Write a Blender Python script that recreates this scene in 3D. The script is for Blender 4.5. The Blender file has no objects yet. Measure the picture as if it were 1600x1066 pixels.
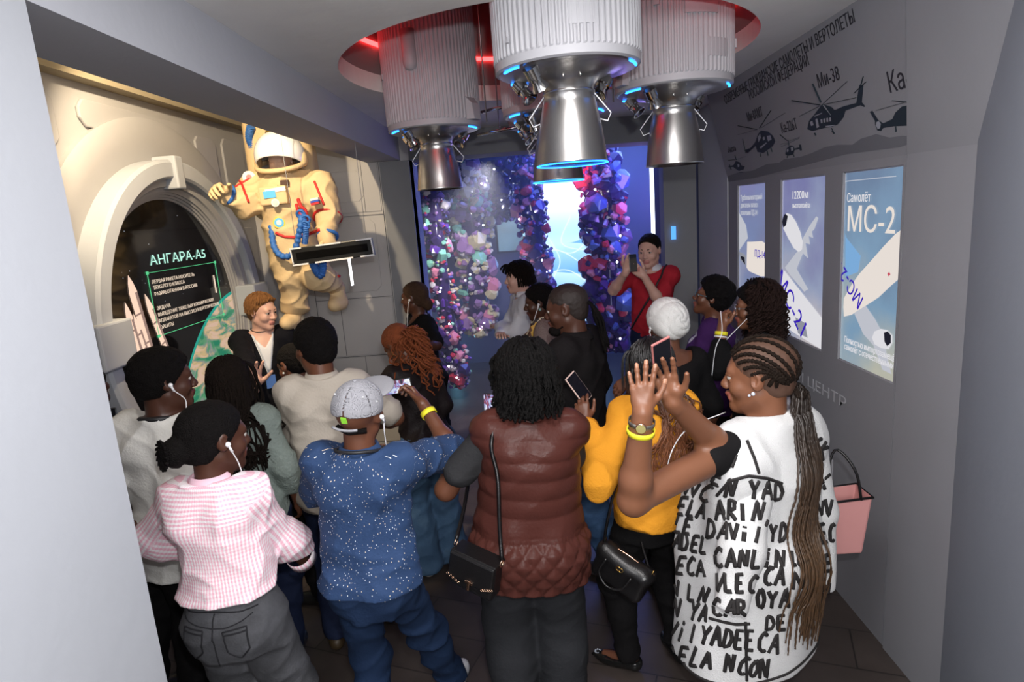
import bpy, bmesh, math, random
import numpy as np
from mathutils import Vector, Matrix, Euler
random.seed(7); np.random.seed(7)
SC = bpy.context.scene
COL = SC.collection
PI = math.pi

# ------------------------------------------------------------------ camera
# the room's long axis is +Y, X to the right, Z up; the photographer holds the camera high
HC = 2.25; FPX = 985.0
YAW, PITCH, ROLL = math.radians(-1.7094), math.radians(11.4394), math.atan(.075)
_f = np.array([math.sin(YAW)*math.cos(PITCH), math.cos(YAW)*math.cos(PITCH), -math.sin(PITCH)])
_r = np.array([math.cos(YAW), -math.sin(YAW), 0.0]); _d = np.cross(_f, _r)
cr, sr = math.cos(ROLL), math.sin(ROLL)
def ray(px, py):
    dx, dy = px-800, py-533
    return _r*((dx*cr-dy*sr)/FPX) + _d*((dx*sr+dy*cr)/FPX) + _f
def at(px, py, Y):
    w = ray(px, py); return np.array([0, 0, HC]) + w*(Y/w[1])
def atz(px, py, Z):
    w = ray(px, py); return np.array([0, 0, HC]) + w*((Z-HC)/w[2])
def atx(px, py, X):
    w = ray(px, py); return np.array([0, 0, HC]) + w*(X/w[0])
cam_d = bpy.data.cameras.new('camera'); cam = bpy.data.objects.new('camera', cam_d); COL.objects.link(cam)
_cx = _r*cr + _d*sr; _cy = -(_d*cr - _r*sr)
cam.matrix_world = Matrix(((_cx[0], _cy[0], -_f[0], 0), (_cx[1], _cy[1], -_f[1], 0), (_cx[2], _cy[2], -_f[2], HC), (0, 0, 0, 1)))
cam_d.sensor_width = 36; cam_d.lens = FPX/1600*36; cam_d.clip_start = .02
SC.camera = cam
SC.view_settings.view_transform = 'Standard'; SC.view_settings.look = 'None'
SC.view_settings.exposure = 0.0; SC.view_settings.gamma = 1.0; SC.view_settings.use_curve_mapping = False

# ------------------------------------------------------------------ world and main lights
wd = bpy.data.worlds.new('world'); SC.world = wd; wd.use_nodes = True
wd.node_tree.nodes['Background'].inputs[0].default_value = (.80, .84, 1.0, 1)
wd.node_tree.nodes['Background'].inputs[1].default_value = .24
def light(name, kind, loc, energy, color=(1, 1, 1), size=.1, target=None, **kw):
    d = bpy.data.lights.new(name, kind); d.energy = energy; d.color = color
    if kind == 'AREA': d.size = size
    elif kind != 'SUN': d.shadow_soft_size = size
    for k, v in kw.items(): setattr(d, k, v)
    o = bpy.data.objects.new(name, d); COL.objects.link(o); o.location = loc
    if target is not None:
        o.rotation_euler = (Vector(target)-Vector(loc)).to_track_quat('-Z', 'Y').to_euler()
    return o
# the camera's flash, just above and right of the lens
light('camera_flash', 'POINT', (.07, -.02, 2.43), 115, (.97, .98, 1.0), .03)
# unseen lamp added behind the photographer as ambient fill
light('corridor_fill_lamp', 'AREA', (.2, -1.2, 3.0), 150, (1, .97, .95), 1.6, (.2, 2.5, .6))
# unseen soft lamps added as fill, under the hall ceiling and in the alcove
light('hall_fill_lamp', 'AREA', (.2, 1.45, 3.02), 40, (1, .96, .95), .6, (.2, 1.6, 0))
light('alcove_spot', 'SPOT', (-1.62, 3.0, 3.5), 290, (1, .80, .52), .03, (-1.75, 5.2, 1.9), spot_size=1.75, spot_blend=.35)
light('alcove_fill_lamp', 'POINT', (-1.7, 2.2, 3.35), 6, (1, .74, .42), .1)
light('crystal_room_blue', 'AREA', (.8, 8.0, 3.1), 120, (.18, .28, 1.0), 2.6, (.3, 8.0, 0))
light('crystal_room_violet', 'POINT', (1.5, 6.9, 2.3), 24, (.35, .2, 1.0), .2)
light('crystal_room_white', 'SPOT', (-.3, 6.5, 2.75), 230, (1, .90, .85), .1, (-.85, 7.6, 1.2), spot_size=1.3)
light('crystal_room_red', 'SPOT', (.25, 6.5, 2.75), 120, (1, .08, .12), .05, (1.0, 7.9, 2.3), spot_size=.5)

# ------------------------------------------------------------------ materials
MATS = {}
def mat(name, col, rough=.6, metal=0., spec=.5, bump=0., bscale=40., emit=None, estr=1., vary=0., vscale=6., sheen=0., trans=0., ior=1.45, alpha=1.0, coat=0.):
    if name in MATS: return MATS[name]
    m = bpy.data.materials.new(name); m.use_nodes = True; nt = m.node_tree; N = nt.nodes; L = nt.links
    b = N['Principled BSDF']; I = b.inputs
    I['Base Color'].default_value = (*col, 1); I['Roughness'].default_value = rough; I['Metallic'].default_value = metal
    I['Specular IOR Level'].default_value = spec; I['IOR'].default_value = ior
    if sheen: I['Sheen Weight'].default_value = sheen
    if trans: I['Transmission Weight'].default_value = trans
    if coat: I['Coat Weight'].default_value = coat
    if alpha < 1: I['Alpha'].default_value = alpha
    if emit: I['Emission Color'].default_value = (*emit, 1); I['Emission Strength'].default_value = estr
    if bump or vary:
        tc = N.new('ShaderNodeTexCoord')
    if vary:
        n = N.new('ShaderNodeTexNoise'); n.inputs['Scale'].default_value = vscale; n.inputs['Detail'].default_value = 6
        L.new(tc.outputs['Object'], n.inputs['Vector'])
        mx = N.new('ShaderNodeMix'); mx.data_type = 'RGBA'
        mx.inputs[6].default_value = (*[max(0, c*(1-vary)) for c in col], 1); mx.inputs[7].default_value = (*[min(1, c*(1+vary)) for c in col], 1)
        L.new(n.outputs['Fac'], mx.inputs[0]); L.new(mx.outputs[2], I['Base Color'])
    if bump:
        n2 = N.new('ShaderNodeTexNoise'); n2.inputs['Scale'].default_value = bscale; n2.inputs['Detail'].default_value = 4
        L.new(tc.outputs['Object'], n2.inputs['Vector'])
        bp = N.new('ShaderNodeBump'); bp.inputs['Strength'].default_value = bump; bp.inputs['Distance'].default_value = .01
        L.new(n2.outputs['Fac'], bp.inputs['Height']); L.new(bp.outputs[0], I['Normal'])
    MATS[name] = m; return m
def emis(name, col, s=1.): return mat(name, (0, 0, 0), emit=col, estr=s, rough=.5, spec=.0)
def node_mat(name, build):
    if name in MATS: return MATS[name]
    m = bpy.data.materials.new(name); m.use_nodes = True; nt = m.node_tree
    build(nt, nt.nodes['Principled BSDF']); MATS[name] = m; return m

# ------------------------------------------------------------------ mesh helpers
def link(name, me, m=None, parent=None, smooth=True):
    o = bpy.data.objects.new(name, me); COL.objects.link(o)
    if m is not None:
        for mm in (m if isinstance(m, (list, tuple)) else [m]): me.materials.append(mm)
    if parent is not None: o.parent = parent
    if smooth and len(me.polygons): me.polygons.foreach_set('use_smooth', [True]*len(me.polygons))
    return o
def pymesh(name, V, Fc, m=None, parent=None, smooth=True):
    me = bpy.data.meshes.new(name)
    V = np.asarray(V, dtype=np.float32)
    if isinstance(Fc, np.ndarray):
        n = len(Fc); k = Fc.shape[1]
        me.vertices.add(len(V)); me.vertices.foreach_set('co', V.ravel())
        me.loops.add(n*k); me.loops.foreach_set('vertex_index', Fc.astype(np.int32).ravel())
        me.polygons.add(n); me.polygons.foreach_set('loop_start', np.arange(0, n*k, k, dtype=np.int32))
        me.update(calc_edges=True)
    else:
        me.from_pydata([tuple(map(float, v)) for v in V], [], Fc); me.update()
    return link(name, me, m, parent, smooth)
def thing(name, label, cat, loc=(0, 0, 0), rz=0, group=None):
    o = bpy.data.objects.new(name, None); COL.objects.link(o); o.location = loc; o.rotation_euler = (0, 0, rz); o.empty_display_size = .1
    o['label'] = label; o['category'] = cat
    if group: o['group'] = group
    return o
def tag(o, label, cat, group=None):
    o['label'] = label; o['category'] = cat
    if group: o['group'] = group
    return o
def struct(o): o['kind'] = 'structure'; return o
class MB:
    """collects simple shapes into one mesh"""
    def __init__(s): s.V = []; s.F = []
    def add(s, V, Fc):
        b = len(s.V); s.V += [tuple(v) for v in V]; s.F += [tuple(i+b for i in f) for f in Fc]; return s
    def box(s, a, b):
        (x0, y0, z0), (x1, y1, z1) = a, b
        return s.add([(x0, y0, z0), (x1, y0, z0), (x1, y1, z0), (x0, y1, z0), (x0, y0, z1), (x1, y0, z1), (x1, y1, z1), (x0, y1, z1)],
                     [(0, 3, 2, 1), (4, 5, 6, 7), (0, 1, 5, 4), (1, 2, 6, 5), (2, 3, 7, 6), (3, 0, 4, 7)])
    def obox(s, c, ax, ay, az, hx, hy, hz):
        c = np.array(c, float); ax, ay, az = [np.array(v, float)/np.linalg.norm(v) for v in (ax, ay, az)]
        V = [c+ax*hx*i+ay*hy*j+az*hz*k for k in (-1, 1) for (i, j) in ((-1, -1), (1, -1), (1, 1), (-1, 1))]
        return s.add(V, [(0, 3, 2, 1), (4, 5, 6, 7), (0, 1, 5, 4), (1, 2, 6, 5), (2, 3, 7, 6), (3, 0, 4, 7)])
    def bar(s, p, q, w, h=None, n=4, up=(0, 0, 1)):
        p = np.array(p, float); q = np.array(q, float); d = q-p; L = np.linalg.norm(d); d = d/L
        u = np.cross(d, up)
        if np.linalg.norm(u) < 1e-3: u = np.cross(d, (1, 0, 0))
        u /= np.linalg.norm(u); v = np.cross(u, d)
        return s.obox((p+q)/2, u, d, v, w/2, L/2, (h or w)/2)
    def tube(s, pts, r, n=8, cap=True):
        V, Fc = tubes([np.array(pts, float)], [r], n, cap)
        return s.add(V.tolist(), Fc.tolist())
    def lathe(s, prof, n=48, c=(0, 0, 0), M=None, close=False):
        V = []; Fc = []; m = len(prof)
        for i in range(n):
            a = 2*PI*i/n; ca, sa = math.cos(a), math.sin(a)
            for (r, z) in prof: V.append(np.array((r*ca, r*sa, z)))
        for i in range(n):
            j = (i+1) % n
            for k in range(m-1 if not close else m):
                l = (k+1) % m; Fc.append((i*m+k, j*m+k, j*m+l, i*m+l))
        if M is not None: V = [M @ v for v in V]
        V = [v+np.array(c) for v in V]
        return s.add(V, Fc)
    def prism(s, pts2, z0, z1, f=lambda x, y, z: (x, y, z)):
        n = len(pts2)
        V = [f(x, y, z0) for x, y in pts2]+[f(x, y, z1) for x, y in pts2]
        return s.add(V, [tuple(range(n-1, -1, -1)), tuple(range(n, 2*n))]+[(i, (i+1) % n, n+(i+1) % n, n+i) for i in range(n)])
    def ball(s, c, r, n=10, m=7):
        rr = r if hasattr(r, '__len__') else (r, r, r)
        V = []; Fc = []
        for j in range(m+1):
            t = PI*j/m
            for i in range(n):
                a = 2*PI*i/n; V.append((c[0]+rr[0]*math.sin(t)*math.cos(a), c[1]+rr[1]*math.sin(t)*math.sin(a), c[2]-rr[2]*math.cos(t)))
        for j in range(m):
            for i in range(n): Fc.append((j*n+i, j*n+(i+1) % n, (j+1)*n+(i+1) % n, (j+1)*n+i))
        return s.add(V, Fc)
    def build(s, name, m=None, parent=None, smooth=False, bevel=0., fix=True):
        me = bpy.data.meshes.new(name); me.from_pydata([tuple(map(float, v)) for v in s.V], [], s.F); me.update()
        if fix:
            bm = bmesh.new(); bm.from_mesh(me); bmesh.ops.remove_doubles(bm, verts=bm.verts, dist=1e-5)
            bmesh.ops.recalc_face_normals(bm, faces=bm.faces); bm.to_mesh(me); bm.free()
        o = link(name, me, m, parent, smooth)
        if bevel:
            b = o.modifiers.new('b', 'BEVEL'); b.width = bevel; b.segments = 2; b.limit_method = 'ANGLE'
        return o
def tubes(paths, radii, n=6, cap=True):
    """sweep round tubes along polylines, all in one vertex/quad array (quads only)"""
    VV = []; FF = []; base = 0
    ang = np.arange(n)*2*PI/n
    for P, r in zip(paths, radii):
        P = np.asarray(P, float); m = len(P)
        T = np.gradient(P, axis=0); T /= (np.linalg.norm(T, axis=1, keepdims=True)+1e-9)
        ref = np.array([.3, .2, .93]) if abs(T[0] @ np.array([0, 0, 1.])) < .9 else np.array([1., .1, 0])
        U = np.zeros_like(P); u = ref-(ref @ T[0])*T[0]; u /= np.linalg.norm(u)
        for i in range(m):
            u = u-(u @ T[i])*T[i]; u /= (np.linalg.norm(u)+1e-9); U[i] = u
        Wv = np.cross(T, U)
        r = np.broadcast_to(np.asarray(r, float), (m,))
        V = P[:, None, :]+r[:, None, None]*(np.cos(ang)[None, :, None]*U[:, None, :]+np.sin(ang)[None, :, None]*Wv[:, None, :])
        VV.append(V.reshape(-1, 3))
        i = np.arange(m-1)[:, None]; j = np.arange(n)[None, :]; k = (j+1) % n
        q = np.stack([base+i*n+j, base+i*n+k, base+(i+1)*n+k, base+(i+1)*n+j], -1).reshape(-1, 4)
        FF.append(q)
        if cap and n % 2 == 0:
            for row, rev in ((0, True), (m-1, False)):
                for t in range(n//2-1):
                    a = base+row*n; f = [a+t, a+t+1, a+n-2-t, a+n-1-t]
                    FF.append(np.array([f[::-1] if rev else f]))
        base += m*n
    return np.concatenate(VV), np.concatenate(FF)
def tube_obj(name, paths, radii, m, parent=None, n=6): 
    V, Fc = tubes(paths, radii, n); return pymesh(name, V, Fc, m, parent)
def spline(pts, n=24):
    """Catmull-Rom through pts"""
    P = np.array(pts, float); P = np.vstack([2*P[0]-P[1], P, 2*P[-1]-P[-2]])
    out = []; k = len(P)-3
    for t in np.linspace(0, k-1e-6, n):
        i = int(t); f = t-i; a, b, c, d = P[i:i+4]
        out.append(.5*((2*b)+(-a+c)*f+(2*a-5*b+4*c-d)*f*f+(-a+3*b-3*c+d)*f**3))
    return np.array(out)
def text(name, body, M, size, m, parent=None, ext=.001, sx=1., align='LEFT', offset=0., space=1., shear=0.):
    """lettering as a mesh; M maps local (x right, y up, z out) to its place"""
    cu = bpy.data.curves.new(name, 'FONT'); cu.body = body; cu.size = size; cu.extrude = ext; cu.align_x = align; cu.offset = offset
    cu.space_character = space; cu.shear = shear; cu.resolution_u = 3
    o = bpy.data.objects.new(name, cu); COL.objects.link(o); bpy.context.view_layer.update()
    me = bpy.data.meshes.new_from_object(o.evaluated_get(bpy.context.evaluated_depsgraph_get()))
    bpy.data.objects.remove(o); bpy.data.curves.remove(cu); me.name = name
    me.transform(Matrix(M) @ Matrix.Diagonal((sx, 1, 1, 1)))
    return link(name, me, m, parent, False)
def frame(o, x, y, z=None):
    """4x4 from origin, x axis, y axis"""
    x = np.array(x, float); x /= np.linalg.norm(x); y = np.array(y, float); y = y-(y @ x)*x; y /= np.linalg.norm(y)
    z = np.cross(x, y)
    return Matrix(((x[0], y[0], z[0], o[0]), (x[1], y[1], z[1], o[1]), (x[2], y[2], z[2], o[2]), (0, 0, 0, 1)))

# ------------------------------------------------------------------ implicit-surface modeller (one continuous skin per mesh)
def nrm(v): v = np.array(v, float); return v/(np.linalg.norm(v)+1e-12)
def rotz(a): c, s = math.cos(a), math.sin(a); return np.array([[c, -s, 0], [s, c, 0], [0, 0, 1.]])
def rotx(a): c, s = math.cos(a), math.sin(a); return np.array([[1., 0, 0], [0, c, -s], [0, s, c]])
def roty(a): c, s = math.cos(a), math.sin(a); return np.array([[c, 0, s], [0, 1., 0], [-s, 0, c]])
def wob(P, f, seed=0., a=1.):
    """cheap smooth noise in about [-1, 1]"""
    x, y, z = P[:, 0]*f+seed, P[:, 1]*f+seed*1.7, P[:, 2]*f-seed*.6
    return (np.sin(x*1.7+1.3*np.sin(y*1.1+z*.7)+seed)+np.sin(y*1.9+1.2*np.sin(z*1.3-x*.6)+2.)+np.sin(z*1.5+1.4*np.sin(x*.9+y*.8)+4.))/3
class Fld:
    def __init__(s): s.p = []
    def _add(s, f, lo, hi, k, op):
        s.p.append((f, np.minimum(lo, hi), np.maximum(lo, hi), k, op)); return s
    def cone(s, a, b, ra, rb, k=.02, op='u', flat=False):
        a = np.array(a, float); b = np.array(b, float); d = b-a; L2 = d @ d; L = math.sqrt(L2)
        def f(P):
            t = (P-a) @ d/L2; tc = np.clip(t, 0, 1)
            dd = np.linalg.norm(P-a-tc[:, None]*d, axis=1)-(ra+(rb-ra)*tc)
            if flat:
                lat = np.linalg.norm(P-a-t[:, None]*d, axis=1)-(ra+(rb-ra)*tc)
                dd = np.maximum(lat, np.maximum(-t*L, (t-1)*L))
            return dd
        r = max(ra, rb); return s._add(f, np.minimum(a, b)-r, np.maximum(a, b)+r, k, op)
    def ell(s, c, r, k=.02, R=None, op='u'):
        c = np.array(c, float); r = np.array(r if hasattr(r, '__len__') else (r, r, r), float)
        def f(P):
            q = P-c
            if R is not None: q = q @ R
            k0 = np.linalg.norm(q/r, axis=1); k1 = np.linalg.norm(q/(r*r), axis=1)+1e-9
            return k0*(k0-1)/k1
        m = r.max(); return s._add(f, c-m, c+m, k, op)
    def box(s, c, h, rad=.005, k=.005, R=None, op='u'):
        c = np.array(c, float); h = np.array(h, float)-rad
        def f(P):
            q = P-c
            if R is not None: q = q @ R
            q = np.abs(q)-h
            return np.linalg.norm(np.maximum(q, 0), axis=1)+np.minimum(q.max(axis=1), 0)-rad
        m = np.linalg.norm(h)+rad; return s._add(f, c-m, c+m, k, op)
    def loft(s, st, o, R, k=.03, op='u', inf=0., sq=2.):
        """st rows: z, half width, half depth, y shift (in the frame o, R columns = axes)"""
        st = np.array(st, float); z, ax, ay, yo = st.T
        order = np.argsort(z); z, ax, ay, yo = z[order], ax[order]+inf, ay[order]+inf, yo[order]
        o = np.array(o, float)
        zz = np.linspace(z[0], z[-1], 60)
        def sm(v):
            w = np.interp(zz, z, v); w2 = np.convolve(np.pad(w, 3, mode='edge'), np.ones(7)/7, 'valid'); return w2
        AX, AY, YO = sm(ax), sm(ay), sm(yo)
        def f(P):
            q = (P-o) @ R
            a = np.interp(q[:, 2], zz, AX); b = np.interp(q[:, 2], zz, AY); yy = q[:, 1]-np.interp(q[:, 2], zz, YO)
            e = ((np.abs(q[:, 0])/a)**sq+(np.abs(yy)/b)**sq)**(1/sq)
            g = np.sqrt((q[:, 0]/a**2)**2+(yy/b**2)**2)/(e+1e-6)+1e-6
            d = (e-1)/np.maximum(g, 1/np.maximum(a, b))
            return np.maximum(d, np.maximum(z[0]-q[:, 2], q[:, 2]-z[-1]))
        c = o+R @ np.array([0, 0, (z[0]+z[-1])/2]); m = math.hypot(max(ax.max(), ay.max())+abs(yo).max(), (z[-1]-z[0])/2)
        return s._add(f, c-m, c+m, k, op)
    def plane(s, o, n, k=.004):
        """cut away everything on the side the normal n points to"""
        o = np.array(o, float); n = nrm(n)
        return s._add(lambda P: -((P-o) @ n), np.full(3, -9.), np.full(3, 9.), k, 'c')
    def fn(s, f, op='d', lo=-9., hi=9., k=.01):
        return s._add(f, np.full(3, lo) if np.isscalar(lo) else np.array(lo), np.full(3, hi) if np.isscalar(hi) else np.array(hi), k, op)
    def __call__(s, P, mg=.07):
        d = np.full(len(P), .3)
        for f, lo, hi, k, op in s.p:
            if op == 'd': d = d+f(P); continue
            if op == 'c':
                b = -f(P); h = np.maximum(k-np.abs(d-b), 0)/k; d = np.maximum(d, b)+h*h*k*.25; continue
            m = np.all((P > lo-mg) & (P < hi+mg), axis=1)
            if not m.any(): continue
            b = f(P[m]); a = d[m]
            if op == 'u': h = np.maximum(k-np.abs(a-b), 0)/k; d[m] = np.minimum(a, b)-h*h*k*.25
            elif op == 's': b = -b; h = np.maximum(k-np.abs(a-b), 0)/k; d[m] = np.maximum(a, b)+h*h*k*.25
            elif op == 'i': d[m] = np.maximum(a, b)
        return d
    def bounds(s):
        L = [(lo, hi) for f, lo, hi, k, op in s.p if op == 'u']
        return np.min([l for l, h in L], 0), np.max([h for l, h in L], 0)
    def mesh(s, h, lo=None, hi=None, slack=1.3):
        l, u = s.bounds()
        if lo is not None: l = np.maximum(l, lo)
        if hi is not None: u = np.minimum(u, hi)
        l = l-3*h; u = u+3*h; B = 4
        nc = np.ceil((u-l)/(h*B)).astype(int)+1
        ax = [l[i]+(np.arange(nc[i])+.5)*h*B for i in range(3)]
        G = np.stack(np.meshgrid(*ax, indexing='ij'), -1).reshape(-1, 3)
        dc = s(G, .07).reshape(nc)
        act = np.abs(dc) < h*B*.87*slack+.006
        f = np.repeat(np.repeat(np.repeat(dc, B, 0), B, 1), B, 2).astype(np.float32); mk = np.repeat(np.repeat(np.repeat(act, B, 0), B, 1), B, 2)
        mk2 = mk.copy(); mk2[1:] |= mk[:-1]; m3 = mk2.copy(); m3[:, 1:] |= mk2[:, :-1]; m4 = m3.copy(); m4[:, :, 1:] |= m3[:, :, :-1]
        idx = np.argwhere(m4); P = l+idx*h
        out = np.empty(len(P), np.float32)
        for i in range(0, len(P), 400000): out[i:i+400000] = s(P[i:i+400000], .03+.01)
        f[m4] = out
        return snets(f, l, h)
def snets(f, l, h):
    ins = f < 0; c = ins.astype(np.int8)
    S = sum(c[i:c.shape[0]-1+i, j:c.shape[1]-1+j, k:c.shape[2]-1+k] for i in (0, 1) for j in (0, 1) for k in (0, 1))
    cells = np.argwhere((S > 0) & (S < 8)); n = len(cells)
    if n == 0: return np.zeros((0, 3)), np.zeros((0, 4), int)
    idm = np.full(S.shape, -1, np.int32); idm[tuple(cells.T)] = np.arange(n)
    acc = np.zeros((n, 3)); cnt = np.zeros(n)
    cor = [(i, j, k) for i in (0, 1) for j in (0, 1) for k in (0, 1)]
    val = {q: f[cells[:, 0]+q[0], cells[:, 1]+q[1], cells[:, 2]+q[2]].astype(float) for q in cor}
    for a in cor:
        for ax in range(3):
            if a[ax]: continue
            b = list(a); b[ax] = 1; b = tuple(b)
            va, vb = val[a], val[b]; m = (va < 0) != (vb < 0)
            t = np.where(m, va/(va-vb+1e-12), 0); t = np.clip(t, 0, 1)
            p = np.array(a, float)[None, :].repeat(n, 0); p[:, ax] += t
            acc[m] += p[m]; cnt[m] += 1
    V = l+(cells+acc/np.maximum(cnt, 1)[:, None])*h
    Q = []
    for ax in range(3):
        o = [0, 1, 2]; o.remove(ax); b, c2 = o
        sl1 = [slice(1, -1)]*3; sl1[ax] = slice(0, -1); sl2 = [slice(1, -1)]*3; sl2[ax] = slice(1, None)
        A = ins[tuple(sl1)]; Bv = ins[tuple(sl2)]
        e = np.argwhere(A != Bv); 
        if not len(e): continue
        off = np.array([1, 1, 1]); off[ax] = 0; flip = A[tuple(e.T)]; e = e+off
        def g(db, dc):
            q = e.copy(); q[:, b] -= db; q[:, c2] -= dc; return idm[tuple(q.T)]
        q = np.stack([g(1, 1), g(0, 1), g(0, 0), g(1, 0)], 1)
        fl = flip if ax != 1 else ~flip
        q[~fl] = q[~fl][:, ::-1]; Q.append(q)
    Q = np.concatenate(Q); Q = Q[(Q >= 0).all(1)]
    return V, Q
def set_slots(o, idx_per_vert):
    """material slot per face from a per-vertex class (the largest of the face's corners)"""
    me = o.data; n = len(me.polygons); li = np.empty(len(me.loops), np.int32); me.loops.foreach_get('vertex_index', li)
    c = np.asarray(idx_per_vert)[li].reshape(n, 4).max(1); me.polygons.foreach_set('material_index', c.astype(np.int32))
def set_attr(o, name, arr):
    a = o.data.attributes.new(name, 'FLOAT_VECTOR', 'POINT'); a.data.foreach_set('vector', np.asarray(arr, np.float32).ravel())

# ------------------------------------------------------------------ the room
M_wall = mat('pale_grey_plaster', (.40, .41, .45), .75, bump=.12, bscale=25, vary=.05, vscale=3)
M_pillar = mat('painted_pillar', (.37, .385, .42), .7, bump=.1, bscale=30, vary=.03, vscale=2)
M_ceil = mat('concrete_ceiling', (.76, .74, .71), .8, bump=.25, bscale=9, vary=.10, vscale=4)
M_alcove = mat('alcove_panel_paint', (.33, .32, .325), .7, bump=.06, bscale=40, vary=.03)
M_alc2 = mat('alcove_back_lightened', (.50, .48, .475), .7, bump=.06, bscale=40, vary=.03)  # alcove paint lightened for the back wall, in place of more light there
M_groove = mat('dark_groove', (.10, .10, .11), .8)
M_right = mat('right_wall_grey', (.235, .235, .255), .75, bump=.12, bscale=20, vary=.07, vscale=3)
M_back = mat('back_wall_grey', (.24, .245, .26), .8, bump=.1, bscale=20, vary=.06)
M_black = mat('black_void', (.008, .008, .009), .8)
M_navy = mat('blue_room_paint', (.06, .07, .16), .7)
CX, CY, CR = .18, 3.62, 1.08      # the round opening in the ceiling
ZC, ZB = 3.03, 2.80; XB0, XB1 = -1.385, -1.08; XL, XR, YB = -2.5, 1.65, 6.0

def floor_nodes(nt, b):
    N, L = nt.nodes, nt.links
    tc = N.new('ShaderNodeTexCoord'); mp = N.new('ShaderNodeMapping'); mp.inputs['Rotation'].default_value = (0, 0, .35)
    br = N.new('ShaderNodeTexBrick'); br.inputs['Scale'].default_value = 1.0; br.inputs['Brick Width'].default_value = .9; br.inputs['Row Height'].default_value = .3
    br.inputs['Mortar Size'].default_value = .004; br.inputs['Color1'].default_value = (.060, .047, .042, 1); br.inputs['Color2'].default_value = (.045, .036, .033, 1); br.inputs['Mortar'].default_value = (.02, .017, .016, 1)
    ns = N.new('ShaderNodeTexNoise'); ns.inputs['Scale'].default_value = 5; ns.inputs['Detail'].default_value = 8
    mx = N.new('ShaderNodeMix'); mx.data_type = 'RGBA'; mx.blend_type = 'OVERLAY'; mx.inputs[0].default_value = .5
    L.new(tc.outputs['Object'], mp.inputs[0]); L.new(mp.outputs[0], br.inputs['Vector']); L.new(tc.outputs['Object'], ns.inputs['Vector'])
    L.new(br.outputs['Color'], mx.inputs[6]); L.new(ns.outputs['Fac'], mx.inputs[7]); L.new(mx.outputs[2], b.inputs['Base Color'])
    b.inputs['Roughness'].default_value = .38
M_floor = node_mat('dark_floor_tiles', floor_nodes)
struct(MB().box((-3, -3, -.1), (3.2, 12, 0)).build('floor', M_floor))

# ceiling slab with the round opening
def slab(name, x0, x1, y0, y1, z0, z1, m):
    n = 96; mb = MB(); V = []
    for i in range(n):
        a = 2*PI*i/n; c, s = math.cos(a), math.sin(a)
        t = min([(x1-CX)/c if c > 1e-6 else 1e9, (x0-CX)/c if c < -1e-6 else 1e9, (y1-CY)/s if s > 1e-6 else 1e9, (y0-CY)/s if s < -1e-6 else 1e9])
        for z in (z0, z1): V += [(CX+CR*c, CY+CR*s, z), (CX+t*c, CY+t*s, z)]
    Fc = []
    for i in range(n):
        j = (i+1) % n; a, b = 4*i, 4*j
        Fc += [(a, a+1, b+1, b), (a+2, b+2, b+3, a+3), (a, b, b+2, a+2)]
    mb.add(V, Fc)
    for (xa, ya) in ((x0, y0), (x1, y0), (x1, y1), (x0, y1)):    # corner triangles
        i = min(range(n), key=lambda q: abs(math.atan2(math.sin(2*PI*q/n-math.atan2(ya-CY, xa-CX)), math.cos(2*PI*q/n-math.atan2(ya-CY, xa-CX)))))
        for k in (i-1, i):
            p, q = V[4*(k % n)+1], V[4*((k+1) % n)+1]
            if abs(p[0]-q[0]) > 1e-4 and abs(p[1]-q[1]) > 1e-4: mb.add([p, q, (xa, ya, z0)], [(0, 1, 2)])
    return struct(mb.build(name, m))
slab('ceiling', XB1, 2.2, -1.6, YB, ZC, ZC+.1, M_ceil)
m = MB()      # shaft above the opening
for i in range(64):
    a, b = 2*PI*i/64, 2*PI*(i+1)/64
    P = lambda t, z: (CX+(CR+.002)*math.cos(t), CY+(CR+.002)*math.sin(t), z)
    m.add([P(a, ZC+.04), P(b, ZC+.04), P(b, 3.75), P(a, 3.75)], [(0, 1, 2, 3)])
struct(m.build('trim_1', mat('shaft_paint', (.22, .21, .21), .8), smooth=True))
struct(MB().box((CX-1.2, CY-1.2, 3.75), (CX+1.2, CY+1.2, 3.8)).build('trim_2', M_black))
t = thing('led_strip_ring', 'red glowing LED strip running around inside the round ceiling opening', 'light strip', (CX, CY, 3.3))
m = MB().lathe([(CR-.012, -.012), (CR-.002, -.012), (CR-.002, .012), (CR-.012, .012)], 72, close=True); m.build('light_strip', emis('red_led', (1, .03, .03), 11), t)
# beam, alcove, pillar
struct(MB().box((XB0, .2, ZB), (XB1, YB, 3.7)).build('ceiling_beam', M_wall))
struct(MB().box((XB0-.02, -.6, 0), (XB1, 1.525, ZB)).build('wall_pillar_left', M_pillar))
struct(MB().box((XL-.05, 1.2, 3.62), (XB0, YB+.1, 3.7)).build('ceiling_alcove', M_alcove))
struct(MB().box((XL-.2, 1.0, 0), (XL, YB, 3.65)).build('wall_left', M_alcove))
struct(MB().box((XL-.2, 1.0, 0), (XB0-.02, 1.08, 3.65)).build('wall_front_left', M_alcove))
struct(MB().box((XL, 1.2, 3.17), (XL+.10, YB, 3.62)).build('trim_3', mat('ochre_shade_fascia', (.30, .25, .17), .8)))  # added fascia; the shaded strip along the wall top is put into its ochre
# frontal wall beyond the astronaut
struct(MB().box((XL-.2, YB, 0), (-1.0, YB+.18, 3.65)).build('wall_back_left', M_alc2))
# header over the doorway and right part of the back wall
struct(MB().box((-1.0, YB, ZB), (1.62, YB+.42, 3.1)).build('wall_header', M_back))
struct(MB().box((1.32, YB, 0), (1.62, YB+.18, ZB)).build('wall_back_right', M_back))
struct(MB().box((-1.03, YB+.001, 0), (-1.0, YB+.45, ZB)).build('trim_4', mat('door_reveal_blue_grey', (.20, .23, .36), .6)))
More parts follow.
